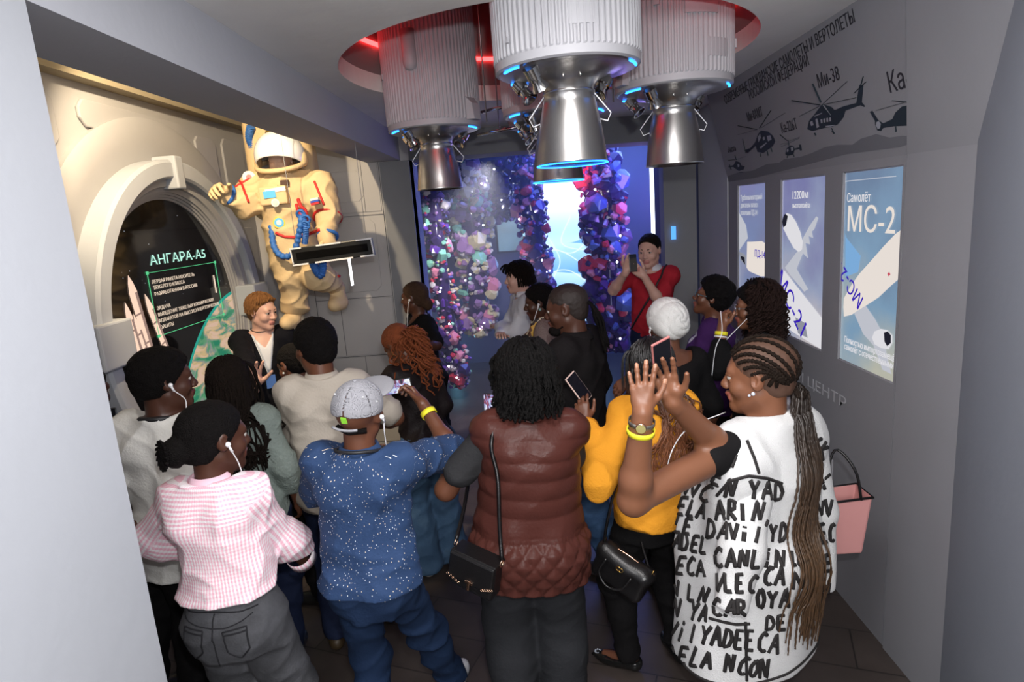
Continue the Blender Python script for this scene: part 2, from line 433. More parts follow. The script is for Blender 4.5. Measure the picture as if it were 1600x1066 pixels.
# right wall: lower part upright, upper part leaning in; a far pilaster, the near slab and the angled return
def prof_wall(name, ya, yb, x0, m, yat=None, ybt=None, thick=.25):
    yat = ya if yat is None else yat; ybt = yb if ybt is None else ybt
    p = [(x0, 0), (x0, 2.37), (x0-.16, 3.03)]
    V = []; 
    for (y, yt) in ((ya, yat), (yb, ybt)):
        for i, (x, z) in enumerate(p): V.append((x, yt if i == 2 else y, z))
        V += [(x0+thick, y, 3.03), (x0+thick, y, 0)]
    return struct(MB().add(V, [(0, 1, 2, 3, 4), (9, 8, 7, 6, 5)]+[(i, 5+i, 5+(i+1) % 5, (i+1) % 5) for i in range(5)]).build(name, m))
# openings for the three screens are recessed boxes in front of the wall slab
PAN = [(4.40, 4.96), (3.54, 4.14), (2.83, 3.35)]; PZ0, PZ1 = 1.35, 2.33
REC = .03
prof_wall('wall_right', 2.83, 5.17, XR+REC, M_right)
m = MB()      # skin of the right wall around the screen openings
ys = [2.815]+[v for a, b in sorted(PAN) for v in (a, b)]+[5.17]
def quad(y0, y1, z0, z1):
    if y1-y0 > 1e-3: m.box((XR, y0, z0), (XR+REC-.002, y1, z1))
quad(2.815, 5.17, 0, PZ0); quad(2.815, 5.17, PZ1, 2.37)
for i in range(0, 8, 2): quad(ys[i], ys[i+1], PZ0, PZ1)
m.add([(XR, 2.80, 2.37), (XR, 5.17, 2.37), (XR-.16, 5.17, 3.03), (XR-.16, 2.61, 3.03), (XR+REC, 2.80, 2.37), (XR+REC, 5.17, 2.37), (XR-.16+REC, 5.17, 3.03), (XR-.16+REC, 2.61, 3.03)],
      [(0, 1, 2, 3), (7, 6, 5, 4), (0, 4, 5, 1), (1, 5, 6, 2), (2, 6, 7, 3), (3, 7, 4, 0)])
struct(m.build('wall_right_face', M_right))
prof_wall('wall_right_near', 1.6, 2.795, XR-.008, M_right, ybt=2.585)
struct(MB().box((XR-.01, 5.17, 0), (XR+.2, YB, 3.05)).build('wall_right_far', M_wall))
# angled return wall nearest the camera
struct(MB().add([(XR-.01, 2.37, 0), (1.22, 1.25, 0), (1.6, 1.2, 0), (2.0, 2.3, 0), (XR-.01, 2.37, 3.03), (1.22, 1.25, 3.03), (1.6, 1.2, 3.03), (2.0, 2.3, 3.03)],
      [(0, 1, 2, 3), (7, 6, 5, 4), (0, 4, 5, 1), (1, 5, 6, 2), (2, 6, 7, 3), (3, 7, 4, 0)]).build('wall_return_right', mat('return_wall_paint', (.20, .215, .25), .7, bump=.1, bscale=25, vary=.04)))

# ---- relief panels on the alcove walls
M_relief = M_alcove
k = 0
def ridge_poly(P, w=.02, d=.012, plane='L', close=True):
    """a shallow groove-and-ridge line along P (2D along wall, height)"""
    m = MB(); n = len(P)
    for i in range(n if close else n-1):
        a, b = P[i], P[(i+1) % n]
        if plane == 'L': m.bar((XL+d/2, a[0], a[1]), (XL+d/2, b[0], b[1]), d, w, up=(1, 0, 0))
        else: m.bar((a[0], YB-d/2, a[1]), (b[0], YB-d/2, b[1]), w, d, up=(0, 0, 1) if abs(a[1]-b[1]) < 1e-3 else (0, 1, 0))
    return m
def panel(P, name, plane, m=M_relief, d=.022, bev=.008):
    f = (lambda x, y, z: (XL+z, x, y)) if plane == 'L' else (lambda x, y, z: (x, YB-z, y))
    o = struct(MB().prism(P, .0, d, f).build(name, m, bevel=bev)); return o
def chamf(x0, x1, z0, z1, c=.05): return [(x0+c, z0), (x1-c, z0), (x1, z0+c), (x1, z1-c), (x1-c, z1), (x0+c, z1), (x0, z1-c), (x0, z0+c)]
n = 5
for P in (chamf(2.2, 2.75, 2.55, 3.02), chamf(2.9, 3.55, 2.78, 3.08), chamf(3.75, 4.9, 2.92, 3.08), chamf(5.05, 5.38, 2.5, 3.02, .04), chamf(5.50, 5.9, 2.5, 3.05), chamf(5.62, 5.9, .3, 2.3), chamf(2.2, 3.0, .2, .9), chamf(5.1, 5.5, .15, .55)):
    panel(P, 'trim_%d' % n, 'L'); n += 1
for P in (chamf(-2.40, -2.12, .2, 1.2), chamf(-2.40, -2.1, 1.3, 2.4), chamf(-2.40, -2.1, 2.5, 3.1)): panel(P, 'trim_%d' % n, 'B', M_alc2); n += 1
for P in ([(-2.02, 0.1), (-1.30, 0.1), (-1.30, .98), (-2.02, .98)], [(-2.02, 1.0), (-1.30, 1.0), (-1.30, 1.55), (-2.02, 1.55)], chamf(-1.95, -1.38, 1.62, 2.30), [(-2.02, 2.36), (-1.30, 2.36), (-1.30, 3.3), (-2.02, 3.3)]):
    panel(P, 'trim_%d' % n, 'B', M_alc2, d=.012, bev=.004); n += 1
struct(MB().box((-1.27, YB-.03, 0), (-1.0, YB, 2.795)).build('trim_%d' % n, M_back)); n += 1
panel(chamf(-1.90, -1.45, 2.46, 2.74), 'trim_%d' % n, 'B', M_alc2, d=.018, bev=.006); n += 1

gm_ = MB()
def gl(a, b): gm_.bar((a[0], YB-.0135, a[1]), (b[0], YB-.0135, b[1]), .004, .004, up=(0, 0, 1) if abs(a[1]-b[1]) < 1e-3 else (0, 1, 0))
for x0, x1, z0, z1 in ((-2.03, -1.29, .99, .995), (-2.03, -1.29, 1.56, 1.58), (-2.03, -1.29, 2.33, 2.35)): gl((x0, z0), (x1, z0))
for x in (-2.03, -1.285): gl((x, .1), (x, 3.3))
gl((-1.62, .1), (-1.62, .99)); gl((-1.80, 1.0), (-1.80, 1.56)); gl((-1.45, 2.36), (-1.45, 3.2))
struct(gm_.build('trim_seams', M_groove))

# ------------------------------------------------------------------ porthole screen on the left wall
PC = (XL, 4.43, 1.69); PR = .83
def ringm(prof, n=96): # profile (radius, protrusion); axis along +X
    return MB().lathe([(r, z) for r, z in prof], n, PC, M=np.array([[0, 0, 1.], [1., 0, 0], [0, 1., 0]]), close=True)
def clipfloor(mb): mb.V = [(x, y, max(z, .02)) for x, y, z in mb.V]; return mb
tp = thing('porthole_frame', 'big round grey porthole frame with stepped rings on left wall', 'porthole frame', PC)
def pbuild(mb, name, m):
    mb.V = [tuple(np.array(v)-PC) for v in mb.V]; return mb.build(name, m, tp, True)
o = pbuild(clipfloor(ringm([(1.08, 0), (1.36, 0), (1.36, .035), (1.33, .05), (1.20, .05), (1.08, .03)])), 'wall_ring', M_alcove); o.modifiers.new('e', 'EDGE_SPLIT').split_angle = .5
o = pbuild(clipfloor(ringm([(.96, .05), (.96, .15), (.975, .165), (1.065, .165), (1.085, .15), (1.085, .02)])), 'outer_ring', M_pillar); o.modifiers.new('e', 'EDGE_SPLIT').split_angle = .5
o = pbuild(clipfloor(ringm([(PR, 0), (PR, .020), (.845, .024), (.845, .036), (.86, .040), (.86, .052), (.875, .056), (.875, .068), (.89, .072), (.905, .085), (.91, .10), (.965, .11), (.965, 0)])), 'inner_ring', M_alcove); o.modifiers.new('e', 'EDGE_SPLIT').split_angle = .5
for a in (90, 0, 180):
    ca, sa = math.cos(math.radians(a)), math.sin(math.radians(a))
    m = MB().obox((.10, 1.0*ca, 1.0*sa), (1, 0, 0), (0, ca, sa), (0, -sa, ca), .10 if a != 90 else .09, .15 if a != 90 else .11, .13 if a != 90 else .05)
    m.build('clamp_block', M_pillar, tp, bevel=.012)
# the picture on the round screen
ts = thing('round_screen', 'round screen showing a rocket, green lettering and the earth from orbit', 'screen', (XL+.012, PC[1], PC[2]))
def sf(y, z, d=0): return (d, y, z)           # screen coords relative to the centre (y to the right as seen = +Y)
def disc(r, d, n=96): return MB().add([(d, r*math.cos(2*PI*i/n), r*math.sin(2*PI*i/n)) for i in range(n)], [tuple(range(n))])
def star_nodes(nt, b):
    N, L = nt.nodes, nt.links; tc = N.new('ShaderNodeTexCoord'); v = N.new('ShaderNodeTexVoronoi'); v.inputs['Scale'].default_value = 16
    r = N.new('ShaderNodeMath'); r.operation = 'LESS_THAN'; r.inputs[1].default_value = .045
    L.new(tc.outputs['Object'], v.inputs['Vector']); L.new(v.outputs['Distance'], r.inputs[0]); L.new(r.outputs[0], b.inputs['Emission Strength'])
    b.inputs['Emission Color'].default_value = (.8, .85, 1, 1); b.inputs['Base Color'].default_value = (.006, .006, .008, 1)
    b.inputs['Roughness'].default_value = .08; b.inputs['Specular IOR Level'].default_value = .6
disc(PR-.002, 0).build('screen_face', node_mat('starfield_glass', star_nodes), ts)
def earth_nodes(nt, b):
    N, L = nt.nodes, nt.links; tc = N.new('ShaderNodeTexCoord'); mp = N.new('ShaderNodeMapping'); mp.inputs['Scale'].default_value = (1, 1.2, 3.2); mp.inputs['Rotation'].default_value = (.5, 0, 0)
    n1 = N.new('ShaderNodeTexNoise'); n1.inputs['Scale'].default_value = 3.2; n1.inputs['Detail'].default_value = 8; n1.inputs['Distortion'].default_value = .8
    cr_ = N.new('ShaderNodeValToRGB'); e = cr_.color_ramp.elements; e[0].position = .40; e[0].color = (.02, .30, .16, 1); e[1].position = .60; e[1].color = (1, .68, .50, 1)
    for p, c in ((.45, (.16, .45, .22, 1)), (.49, (.30, .38, .36, 1)), (.54, (.85, .62, .30, 1))): q = e.new(p); q.color = c
    L.new(tc.outputs['Object'], mp.inputs[0]); L.new(mp.outputs[0], n1.inputs['Vector']); L.new(n1.outputs['Fac'], cr_.inputs[0]); L.new(cr_.outputs[0], b.inputs['Emission Color'])
    b.inputs['Emission Strength'].default_value = .62; b.inputs['Base Color'].default_value = (0.01, .01, .01, 1); b.inputs['Roughness'].default_value = .1
EC, ER = (1.02, -1.30), 1.38       # earth disc centre on the screen, radius
def clipcirc(c, r, R):
    """outline of the part of disc(c, r) inside disc(0, R)"""
    P = [(c[0]+r*math.cos(t), c[1]+r*math.sin(t)) for t in np.linspace(0, 2*PI, 400, endpoint=False)]
    Q = [(R*math.cos(t), R*math.sin(t)) for t in np.linspace(0, 2*PI, 400, endpoint=False)]
    pts = [p for p in P if math.hypot(*p) < R]+[q for q in Q if math.hypot(q[0]-c[0], q[1]-c[1]) < r]
    g = np.mean(pts, 0); pts.sort(key=lambda p: math.atan2(p[1]-g[1], p[0]-g[0])); return pts
def flat(P, d, name, m, parent=ts): return MB().add([(d, p[0], p[1]) for p in P], [tuple(range(len(P)))]).build(name, m, parent)
flat(clipcirc(EC, ER+.025, PR-.004), .001, 'atmosphere_glow', emis('teal_glow', (.05, .55, .42), .6))
flat(clipcirc(EC, ER, PR-.005), .002, 'earth_picture', node_mat('earth_picture', earth_nodes))
M_rk = emis('rocket_picture', (.95, .66, .50), 1.1); M_rk2 = emis('rocket_picture_shade', (.55, .36, .30), .6); M_rkd = emis('rocket_picture_dark', (.10, .08, .09), .5)
def sp(px, py): p = atx(px, py, XL+.012); return (p[1]-PC[1], p[2]-PC[2])
def quadstrip(a, b, wa, wb):
    a, b = np.array(a), np.array(b); d = (b-a)/np.linalg.norm(b-a); n_ = np.array([-d[1], d[0]])
    return [a+n_*wa, a-n_*wa, b-n_*wb, b+n_*wb]
for (top, bot, w) in (((199, 430), (237, 558), .042), ((225, 459), (262, 552), .034), ((194, 472), (222, 567), .034), ((207, 490), (230, 556), .026)):
    a, b = np.array(sp(*top)), np.array(sp(*bot)); d = (b-a)/np.linalg.norm(b-a); nn = np.array([-d[1], d[0]]); L_ = np.linalg.norm(b-a)
    pts = [a, a+d*.05+nn*w*.6, a+d*.11+nn*w, b+nn*w, b-nn*w, a+d*.11-nn*w, a+d*.05-nn*w*.6]
    flat(pts, .004, 'rocket_picture', M_rk)
    flat([a+d*.12+nn*w, b+nn*w, b+nn*w*.35, a+d*.12+nn*w*.35], .005, 'rocket_shade', M_rk2)
    for f in (.45, .8): flat(quadstrip(a+d*L_*f, a+d*(L_*f+.012), w, w), .006, 'rocket_band', M_rk2)
    flat(quadstrip(b-d*.05, b, w*.5, w*.8), .006, 'rocket_engine', M_rkd)
MT = emis('mint_lettering', (.55, 1, .82), 1.0); MO = emis('cream_lettering', (1, .80, .62), .9); MG = emis('green_lines', (.15, .8, .35), .8)
def stext(body, px, py, size, m, name, sx=1.):
    y, z = sp(px, py); return text(name, body, frame((.004, y, z), (0, 1, 0), (0, 0, 1)), size, m, ts, .0005, sx)
stext('АНГАРА-А5', 234, 415, .092, MT, 'screen_title', 1.5).data.transform(Matrix.Identity(4))
yl = [(237, 444), (239, 453), (241, 463), (245, 485), (246.5, 495), (248, 505), (250, 515)]
for i, s_ in enumerate(['ПЕРВАЯ РАКЕТА-НОСИТЕЛЬ', 'ТЯЖЕЛОГО КЛАССА', 'РАЗРАБОТАННАЯ В РОССИИ', 'ЗАДАЧА', 'ВЫВЕДЕНИЕ ТЯЖЕЛЫХ КОСМИЧЕСКИХ', 'АППАРАТОВ НА ВЫСОКОЭНЕРГЕТИЧЕСКИЕ', 'ОРБИТЫ']):
    stext(s_, yl[i][0], yl[i][1], .034, MO, 'screen_text', 1.16)
fr = [sp(229, 427), sp(338, 416), sp(349, 500), sp(252, 524)]
fr = [(fr[0][0], fr[0][1]), (fr[1][0]-.02, fr[0][1]), (fr[1][0]-.02, fr[3][1]+.0), (fr[0][0], fr[3][1])]
m = MB()
for i in range(4):
    a, b = fr[i], fr[(i+1) % 4]; m.bar((.004, a[0], a[1]), (.004, b[0], b[1]), .003, .004, up=(1, 0, 0))
for a in fr: m.obox((.005, a[0], a[1]), (1, 0, 0), (0, 1, 0), (0, 0, 1), .0012, .014, .010)
m.build('screen_outline', MG, ts)
m = MB(); y0 = fr[1][0]-.06; m.bar((.004, y0, fr[0][1]-.10), (.004, y0, fr[0][1]-.24), .003, .012, up=(1, 0, 0)); m.build('scroll_bar', MO, ts)

# ------------------------------------------------------------------ right wall screens
def grad_nodes(c0, c1, c2, sc, st=.62):
    def f(nt, b):
        N, L = nt.nodes, nt.links; tc = N.new('ShaderNodeTexCoord'); n1 = N.new('ShaderNodeTexNoise'); n1.inputs['Scale'].default_value = sc; n1.inputs['Detail'].default_value = 5; n1.inputs['Roughness'].default_value = .45
        sp_ = N.new('ShaderNodeSeparateXYZ'); ad = N.new('ShaderNodeMath'); ad.operation = 'MULTIPLY_ADD'; ad.inputs[1].default_value = .55; 
        cr_ = N.new('ShaderNodeValToRGB'); e = cr_.color_ramp.elements; e[0].position = .15; e[0].color = (*c0, 1); e[1].position = .85; e[1].color = (*c2, 1); q = e.new(.5); q.color = (*c1, 1)
        L.new(tc.outputs['Object'], n1.inputs['Vector']); L.new(tc.outputs['Object'], sp_.inputs[0]); L.new(sp_.outputs[2], ad.inputs[0]); L.new(n1.outputs['Fac'], ad.inputs[2]); L.new(ad.outputs[0], cr_.inputs[0])
        L.new(cr_.outputs[0], b.inputs['Emission Color']); b.inputs['Emission Strength'].default_value = st; b.inputs['Base Color'].default_value = (.02, .02, .02, 1); b.inputs['Roughness'].default_value = .15
    return f
def wsp(px, py): p = atx(px, py, XR+.008); return (p[1], p[2])
XS = XR+.012
def sflat(parent, P, d, name, m, px=True):
    c = parent.location
    pts = [wsp(*p) if px else p for p in P]
    return MB().add([(XS-d-c[0], y-c[1], z-c[2]) for y, z in pts], [tuple(range(len(pts)))]).build(name, m, parent)
WHT = emis('screen_white', (.85, .84, .88), .85); WH2 = emis('screen_cream', (.90, .82, .76), .88); GRY = emis('screen_grey', (.45, .47, .55), .6); DKB = emis('screen_ink_blue', (.05, .02, .55), .8); DRK = emis('screen_dark', (.03, .03, .05), .5); SKB = emis('screen_sky_blue', (.25, .5, .85), .8); RED = emis('screen_red', (.7, .1, .15), .8); LGR = emis('screen_light_grey', (.68, .70, .78), .75)
SC3 = []
LBL = ['tall lit wall screen with white engine pod marked in blue, farthest right wall screen', 'tall lit wall screen with white airliner engine and wing, middle one on right wall', 'tall lit wall screen with airliner and large cream letters, nearest on right wall']
for i, (a, b) in enumerate(PAN):
    s_ = thing('display_screen', LBL[i], 'screen', (XR+.012, (a+b)/2, 1.84), group='lit screens on the right wall')
    gm = node_mat('screen_sky_%d' % i, grad_nodes(*[((.50, .52, .68), (.28, .36, .62), (.30, .30, .50)), ((.80, .74, .76), (.42, .50, .72), (.22, .20, .50)), ((.72, .72, .60), (.30, .50, .72), (.18, .26, .42))][i], [1.6, 2.2, 2.0][i]))
    MB().box((0, a-s_.location.y+.001, PZ0-1.84+.001), (.012, b-s_.location.y-.001, PZ1-1.84-.001)).build('screen_panel', gm, s_)
    m = MB()
    for (ya, yb, za, zb) in ((a, b, PZ0, PZ0+.006), (a, b, PZ1-.006, PZ1), (a, a+.008, PZ0, PZ1), (b-.008, b, PZ0, PZ1)):
        m.box((-.004, ya-s_.location.y, za-1.84), (-.001, yb-s_.location.y, zb-1.84))
    m.build('screen_bezel', mat('silver_edge', (.55, .55, .58), .4, .6), s_); SC3.append(s_)
def wtext(body, px, py, size, m, parent, name='screen_text', sx=.7, rot=0., d=.004, mirror=False, ext=.0005):
    y, z = wsp(px, py); c = parent.location if parent else (0, 0, 0); ca, sa = math.cos(rot), math.sin(rot)
    x_, y_ = np.array((0, -ca, sa)), np.array((0, sa, ca))
    return text(name, body, frame((XS-d-c[0], y-c[1], z-c[2]), x_, y_), size, m, parent, ext, sx)
s1, s2, s3 = SC3
for i, b_ in enumerate(['Турбовентиляторный', 'двигатель пятого', 'поколения ПД-14']): wtext(b_, 1157, 313+i*11.5, .052, LGR, s1, sx=.8)
sflat(s1, [(1167, 378), (1172, 378), (1190, 377), (1198, 382), (1198, 432), (1188, 432), (1170, 424), (1166, 418)], .002, 'engine_pod_picture', WH2)
sflat(s1, [(1154, 393), (1162, 397), (1165, 400), (1165, 415), (1156, 406)], .002, 'engine_cone_picture', GRY)
sflat(s1, [(1157, 400), (1163, 402), (1164, 414), (1158, 405)], .003, 'engine_intake_picture', DRK)
wtext('ПД-14', 1179, 401, .07, DKB, s1, sx=1.0)
sflat(s1, [(1153, 330), (1165, 352), (1168, 372), (1154, 392)], .0015, 'wing_picture', LGR)
wtext('12200м', 1237, 311, .066, WHT, s2, sx=1.05); wtext('высота полёта', 1238, 325, .042, WHT, s2, sx=.8)
E1 = [(1229, 333), (1236, 336), (1243, 346), (1250, 362), (1254, 378), (1253, 390), (1248, 394), (1240, 388), (1231, 372), (1224, 358), (1222, 348), (1224, 338)]
sflat(s2, [(1254, 372), (1265, 352), (1275, 338), (1278, 341), (1272, 358), (1268, 362), (1270, 372), (1263, 369), (1265, 382), (1258, 380), (1262, 404), (1254, 396), (1244, 420), (1262, 452), (1256, 456), (1234, 430), (1226, 418), (1246, 392)], .002, 'wing_picture', LGR)
sflat(s2, E1, .003, 'engine_pod_picture', WHT)
sflat(s2, [(1227, 334), (1231, 338), (1228, 352), (1224, 356), (1222, 347), (1224, 338)], .004, 'engine_intake_picture', DRK)
sflat(s2, [(1218, 420), (1226, 424), (1286, 500), (1286, 548), (1240, 520), (1219, 505)], .003, 'fuselage_picture', WHT)
sflat(s2, [(1243, 496), (1258, 505), (1262, 528), (1247, 521)], .0045, 'engine_grey_picture', GRY)
wtext('МС-21', 1213, 440, .18, DKB, s2, sx=1.0, rot=-.66, d=.005)
m = MB()
sflat(s3, [(1321, 283), (1400, 275), (1400, 275.8), (1321, 283.8)], .003, 'dotted_line', WHT)
wtext('Самолёт', 1323, 316, .062, WHT, s3, sx=.85); wtext('МС-21', 1322, 361, .175, WH2, s3, 'screen_title', sx=1.02)
sflat(s3, [(1320, 365), (1322, 372), (1344, 400), (1340, 425), (1320, 433)], .0015, 'sky_patch_picture', SKB)
sflat(s3, [(1413, 355), (1398, 366), (1380, 385), (1360, 408), (1342, 428), (1330, 445), (1318, 466), (1317, 480), (1318, 495), (1330, 492), (1352, 478), (1372, 465), (1392, 446), (1413, 428)], .002, 'fuselage_picture', WH2)
sflat(s3, [(1334, 490), (1352, 478), (1366, 498), (1378, 520), (1386, 560), (1392, 585), (1378, 578), (1364, 540), (1348, 522)], .0018, 'wing_picture', LGR)
sflat(s3, [(1362, 528), (1366, 518), (1376, 514), (1386, 516), (1394, 524), (1394, 536), (1388, 546), (1376, 544), (1366, 538)], .003, 'engine_pod_picture', WHT)
sflat(s3, [(1381, 520), (1387, 518), (1392, 524), (1392, 536), (1386, 541), (1382, 534)], .004, 'engine_intake_picture', DRK)
sflat(s3, [(1386, 428), (1389, 425), (1391, 429), (1388, 432)], .003, 'red_mark_picture', RED)
wtext('МС-21', 1350, 468, .11, DKB, s3, sx=.95, rot=math.pi-.62, d=.004)
wtext('Полностью импортозамещённый', 1319, 534, .045, WHT, s3, sx=.75); wtext('самолёт с отечественными двигателями', 1319, 545, .045, WHT, s3, sx=.75)

# ------------------------------------------------------------------ wall lettering and helicopters (upper, leaning part of the right wall)
INK = mat('navy_print', (.012, .022, .032), .6); INKT = mat('black_print', (.018, .018, .024), .6); LT = mat('pale_print', (.46, .46, .49), .7); HILL = mat('hill_print', (.135, .137, .155), .8); HILI = mat('helicopter_highlight_print', (.30, .31, .35), .7)
lean = nrm((-.16, 0, .66)); NW = nrm(np.cross((0, -1, 0), lean)); LO = np.array((XR, 0, 2.37))
def lw(px, py):
    w = ray(px, py); O = np.array((0, 0, HC)); t = ((LO-O) @ NW)/(w @ NW); p = O+w*t; return (-p[1], (p-LO) @ lean)
def lpt(u, v, d): return LO+np.array((0, -u, 0))+lean*v+NW*d
if NW[0] > 0: NW = -NW
def lflat(P, d, name, m, parent, px=True):
    c = np.array(parent.location) if parent else 0
    return MB().add([lpt(*(lw(*p) if px else p), d)-c for p in P], [tuple(range(len(P)))]).build(name, m, parent)
def ltext(name, body, px, py, size, m, sx, parent=None):
    u, v = lw(px, py); c = np.array(parent.location) if parent else 0
    return text(name, body, frame(lpt(u, v, .002)-c, (0, -1, 0), lean), size, m, parent, .0006, sx)
wl = thing('wall_lettering', 'black Cyrillic heading in two rows high on the leaning right wall', 'lettering', lpt(*lw(1230, 95), 0))
def lheading(body, pa, pb, size):
    a, b = lpt(*lw(*pa), .002), lpt(*lw(*pb), .002); c = np.array(wl.location); x = b-a
    o = text('heading_text', body, Matrix.Identity(4), size, INKT, wl, .0006, 1.); xs = [v.co.x for v in o.data.vertices]; k0 = np.linalg.norm(x)/max(xs)
    o.data.transform(frame(a-c, x, lean) @ Matrix.Diagonal((k0, 1, 1, 1)))
lheading('СОВРЕМЕННЫЕ ГРАЖДАНСКИЕ САМОЛЕТЫ И ВЕРТОЛЕТЫ', (1134, 163), (1337, 34), .080)
lheading('РОССИЙСКОЙ ФЕДЕРАЦИИ', (1172, 156), (1265, 101), .080)
def Z6(P): return [(1120+x/5.333, 110+y/5.333) for x, y in P]
def heli(name, label, body, lines, marks, nm, nx, ny, ns, nsx):
    b0 = Z6(body); c = lpt(*lw(*b0[0]), 0)
    t_ = thing('helicopter_picture', label, 'wall picture', c, group='helicopters printed on the right wall')
    lflat(b0, .0015, 'helicopter_shape', INK, t_)
    m = MB()
    for (a, b, w) in lines:
        (a, b) = Z6([a, b]); p, q = lpt(*lw(*a), .002)-c, lpt(*lw(*b), .002)-c; m.bar(p, q, .001, w, up=NW)
    m.build('rotor_lines', INK, t_)
    for P in marks: lflat(Z6(P), .0028, 'window_mark', HILI, t_)
    x, y = Z6([(nx, ny)])[0]; ltext('name_text', nm, x, y, ns, INKT, nsx, t_)
heli('h', 'printed dark helicopter silhouette, the largest one, mid-wall between rotor blades and tail', [(755, 490), (770, 420), (800, 385), (850, 320), (880, 280), (920, 290), (960, 305), (985, 330), (1060, 298), (1165, 270), (1190, 120), (1225, 125), (1212, 265), (1240, 298), (1230, 305), (1200, 290), (1075, 335), (1060, 390), (1010, 450), (960, 470), (900, 480), (800, 505)],
     [((630, 248), (865, 285), .014), ((695, 380), (870, 290), .012), ((805, 110), (875, 265), .014), ((1090, 92), (890, 275), .006), ((1165, 225), (900, 280), .010), ((1225, 50), (1205, 125), .007), ((1150, 188), (1248, 95), .010), ((960, 480), (975, 510), .006), ((880, 285), (955, 375), .010), ((820, 520), (830, 540), .010), ((968, 505), (985, 525), .012)],
     [[(826, 405), (842, 400), (858, 470), (836, 480)], [(780, 430), (800, 418), (812, 455), (790, 462)]]+[[(868+i*24, 408-i*5), (884+i*24, 404-i*5), (886+i*24, 436-i*5), (872+i*24, 440-i*5)] for i in range(4)]+[[(885, 285), (900, 288), (955, 370), (945, 376)], [(910, 462), (985, 452), (985, 460), (912, 474)], [(815, 378), (880, 352), (880, 358), (820, 384)]], 'Ми-38', 850, 150, .095, .85)
heli('h', 'printed dark helicopter silhouette, mid-sized, tail pointing down left', [(245, 690), (320, 600), (345, 530), (370, 500), (430, 510), (470, 545), (490, 590), (470, 630), (430, 660), (390, 690), (340, 680), (325, 630), (260, 690), (232, 665)],
     [((180, 460), (335, 490), .012), ((180, 535), (340, 492), .007), ((455, 332), (360, 480), .010), ((570, 355), (370, 480), .006), ((245, 690), (218, 570), .006), ((365, 690), (368, 718), .008), ((425, 670), (432, 710), .009), ((455, 640), (465, 678), .008)],
     [[(345, 555), (365, 525), (372, 560), (350, 600)], [(360, 640), (415, 600), (420, 606), (372, 652)], [(420, 545), (450, 540), (460, 575), (430, 590)], [(385, 560), (400, 550), (404, 575), (390, 585)]], 'Ми-8АМТ', 262, 430, .085, .72)
heli('h', 'printed dark helicopter silhouette with twin stacked rotors and boxy tail, under the mid row', [(572, 700), (580, 655), (610, 625), (640, 628), (650, 650), (690, 640), (686, 618), (705, 618), (712, 665), (695, 668), (688, 655), (650, 665), (640, 700), (600, 712)],
     [((530, 535), (590, 585), .005), ((690, 555), (600, 590), .005), ((535, 615), (600, 600), .004), ((690, 565), (540, 635), .005), ((597, 580), (605, 625), .006), ((640, 695), (648, 720), .005), ((592, 705), (590, 730), .005)],
     [[(620, 640), (640, 636), (642, 665), (624, 672)], [(585, 660), (600, 650), (602, 672), (588, 682)]], 'Ка-226Т', 545, 525, .085, .72)
heli('h', 'printed dark helicopter silhouette, smallest one at the far lower left', [(140, 790), (160, 755), (195, 765), (205, 790), (235, 800), (225, 825), (185, 838), (150, 815), (140, 805), (100, 808), (98, 798)],
     [((97, 748), (165, 742), .008), ((240, 718), (165, 742), .008), ((152, 705), (165, 745), .005), ((108, 785), (125, 830), .008), ((190, 850), (220, 848), .005)],
     [[(175, 780), (190, 778), (192, 800), (178, 806)]], '«Ансат»', 98, 688, .06, .8)
heli('h', 'printed dark helicopter silhouette with ringed tail fan, cut by the near wall', [(1276, 345), (1300, 335), (1350, 415), (1390, 440), (1465, 405), (1490, 350), (1545, 300), (1600, 290), (1640, 400), (1600, 460), (1480, 465), (1390, 480), (1370, 508), (1340, 500), (1322, 450), (1320, 420)],
     [((1335, 330), (1600, 255), .006), ((1465, 250), (1600, 262), .006), ((1495, 465), (1500, 510), .008)],
     [[(1335, 430), (1355, 420), (1372, 445), (1365, 480), (1345, 488), (1332, 460)]], 'Ка-62', 1440, 190, .12, .85)
hill = [(95, 930), (95, 880), (180, 850), (300, 835), (420, 780), (520, 770), (560, 740), (700, 720), (790, 690), (900, 640), (1000, 620), (1130, 620), (1200, 570), (1330, 530), (1440, 560), (1540, 545), (1640, 550), (1640, 600), (1530, 640), (1080, 700), (700, 800), (300, 900)]
hp = thing('hill_picture', 'faint grey skyline of hills printed below the helicopters', 'wall picture', lpt(*lw(*Z6([hill[5]])[0]), 0))
P = Z6(hill); nb = [min(range(len(P)), key=lambda q: 0)]
V = [lpt(*lw(*p), .0008)-np.array(hp.location) for p in P]; bm = bmesh.new(); vs = [bm.verts.new(v) for v in V]; bm.faces.new(vs); bmesh.ops.triangulate(bm, faces=bm.faces); me = bpy.data.meshes.new('hill_shape'); bm.to_mesh(me); bm.free(); link('hill_shape', me, HILL, hp, False)
ll = thing('wall_lettering', 'pale grey Cyrillic lettering low on right wall below the screens', 'lettering', (XR, 3.4, 1.0))
def lowtext(body, pa, pb, size, name):
    a = atx(*pa, XR-.001); b = atx(*pb, XR-.001)
    o = text(name, body, frame((-.003, 0, a[2]-1.0), (0, -1, 0), (0, 0, 1)), size, LT, ll, .0006, .7)
    ys_ = [v.co.y for v in o.data.vertices]; k_ = (a[1]-b[1])/(max(ys_)-min(ys_)); y1_ = max(ys_)
    for v in o.data.vertices: v.co.y = a[1]-3.4+(v.co.y-y1_)*k_
ya = atx(1322, 612, XR); lowtext('НАЦИОНАЛЬНЫЙ ЦЕНТР', (1150, 535), (1323, 612), .085, 'small_text')
lowtext('РОССИЯ', (1120, 600), (1303, 683), .21, 'big_text')

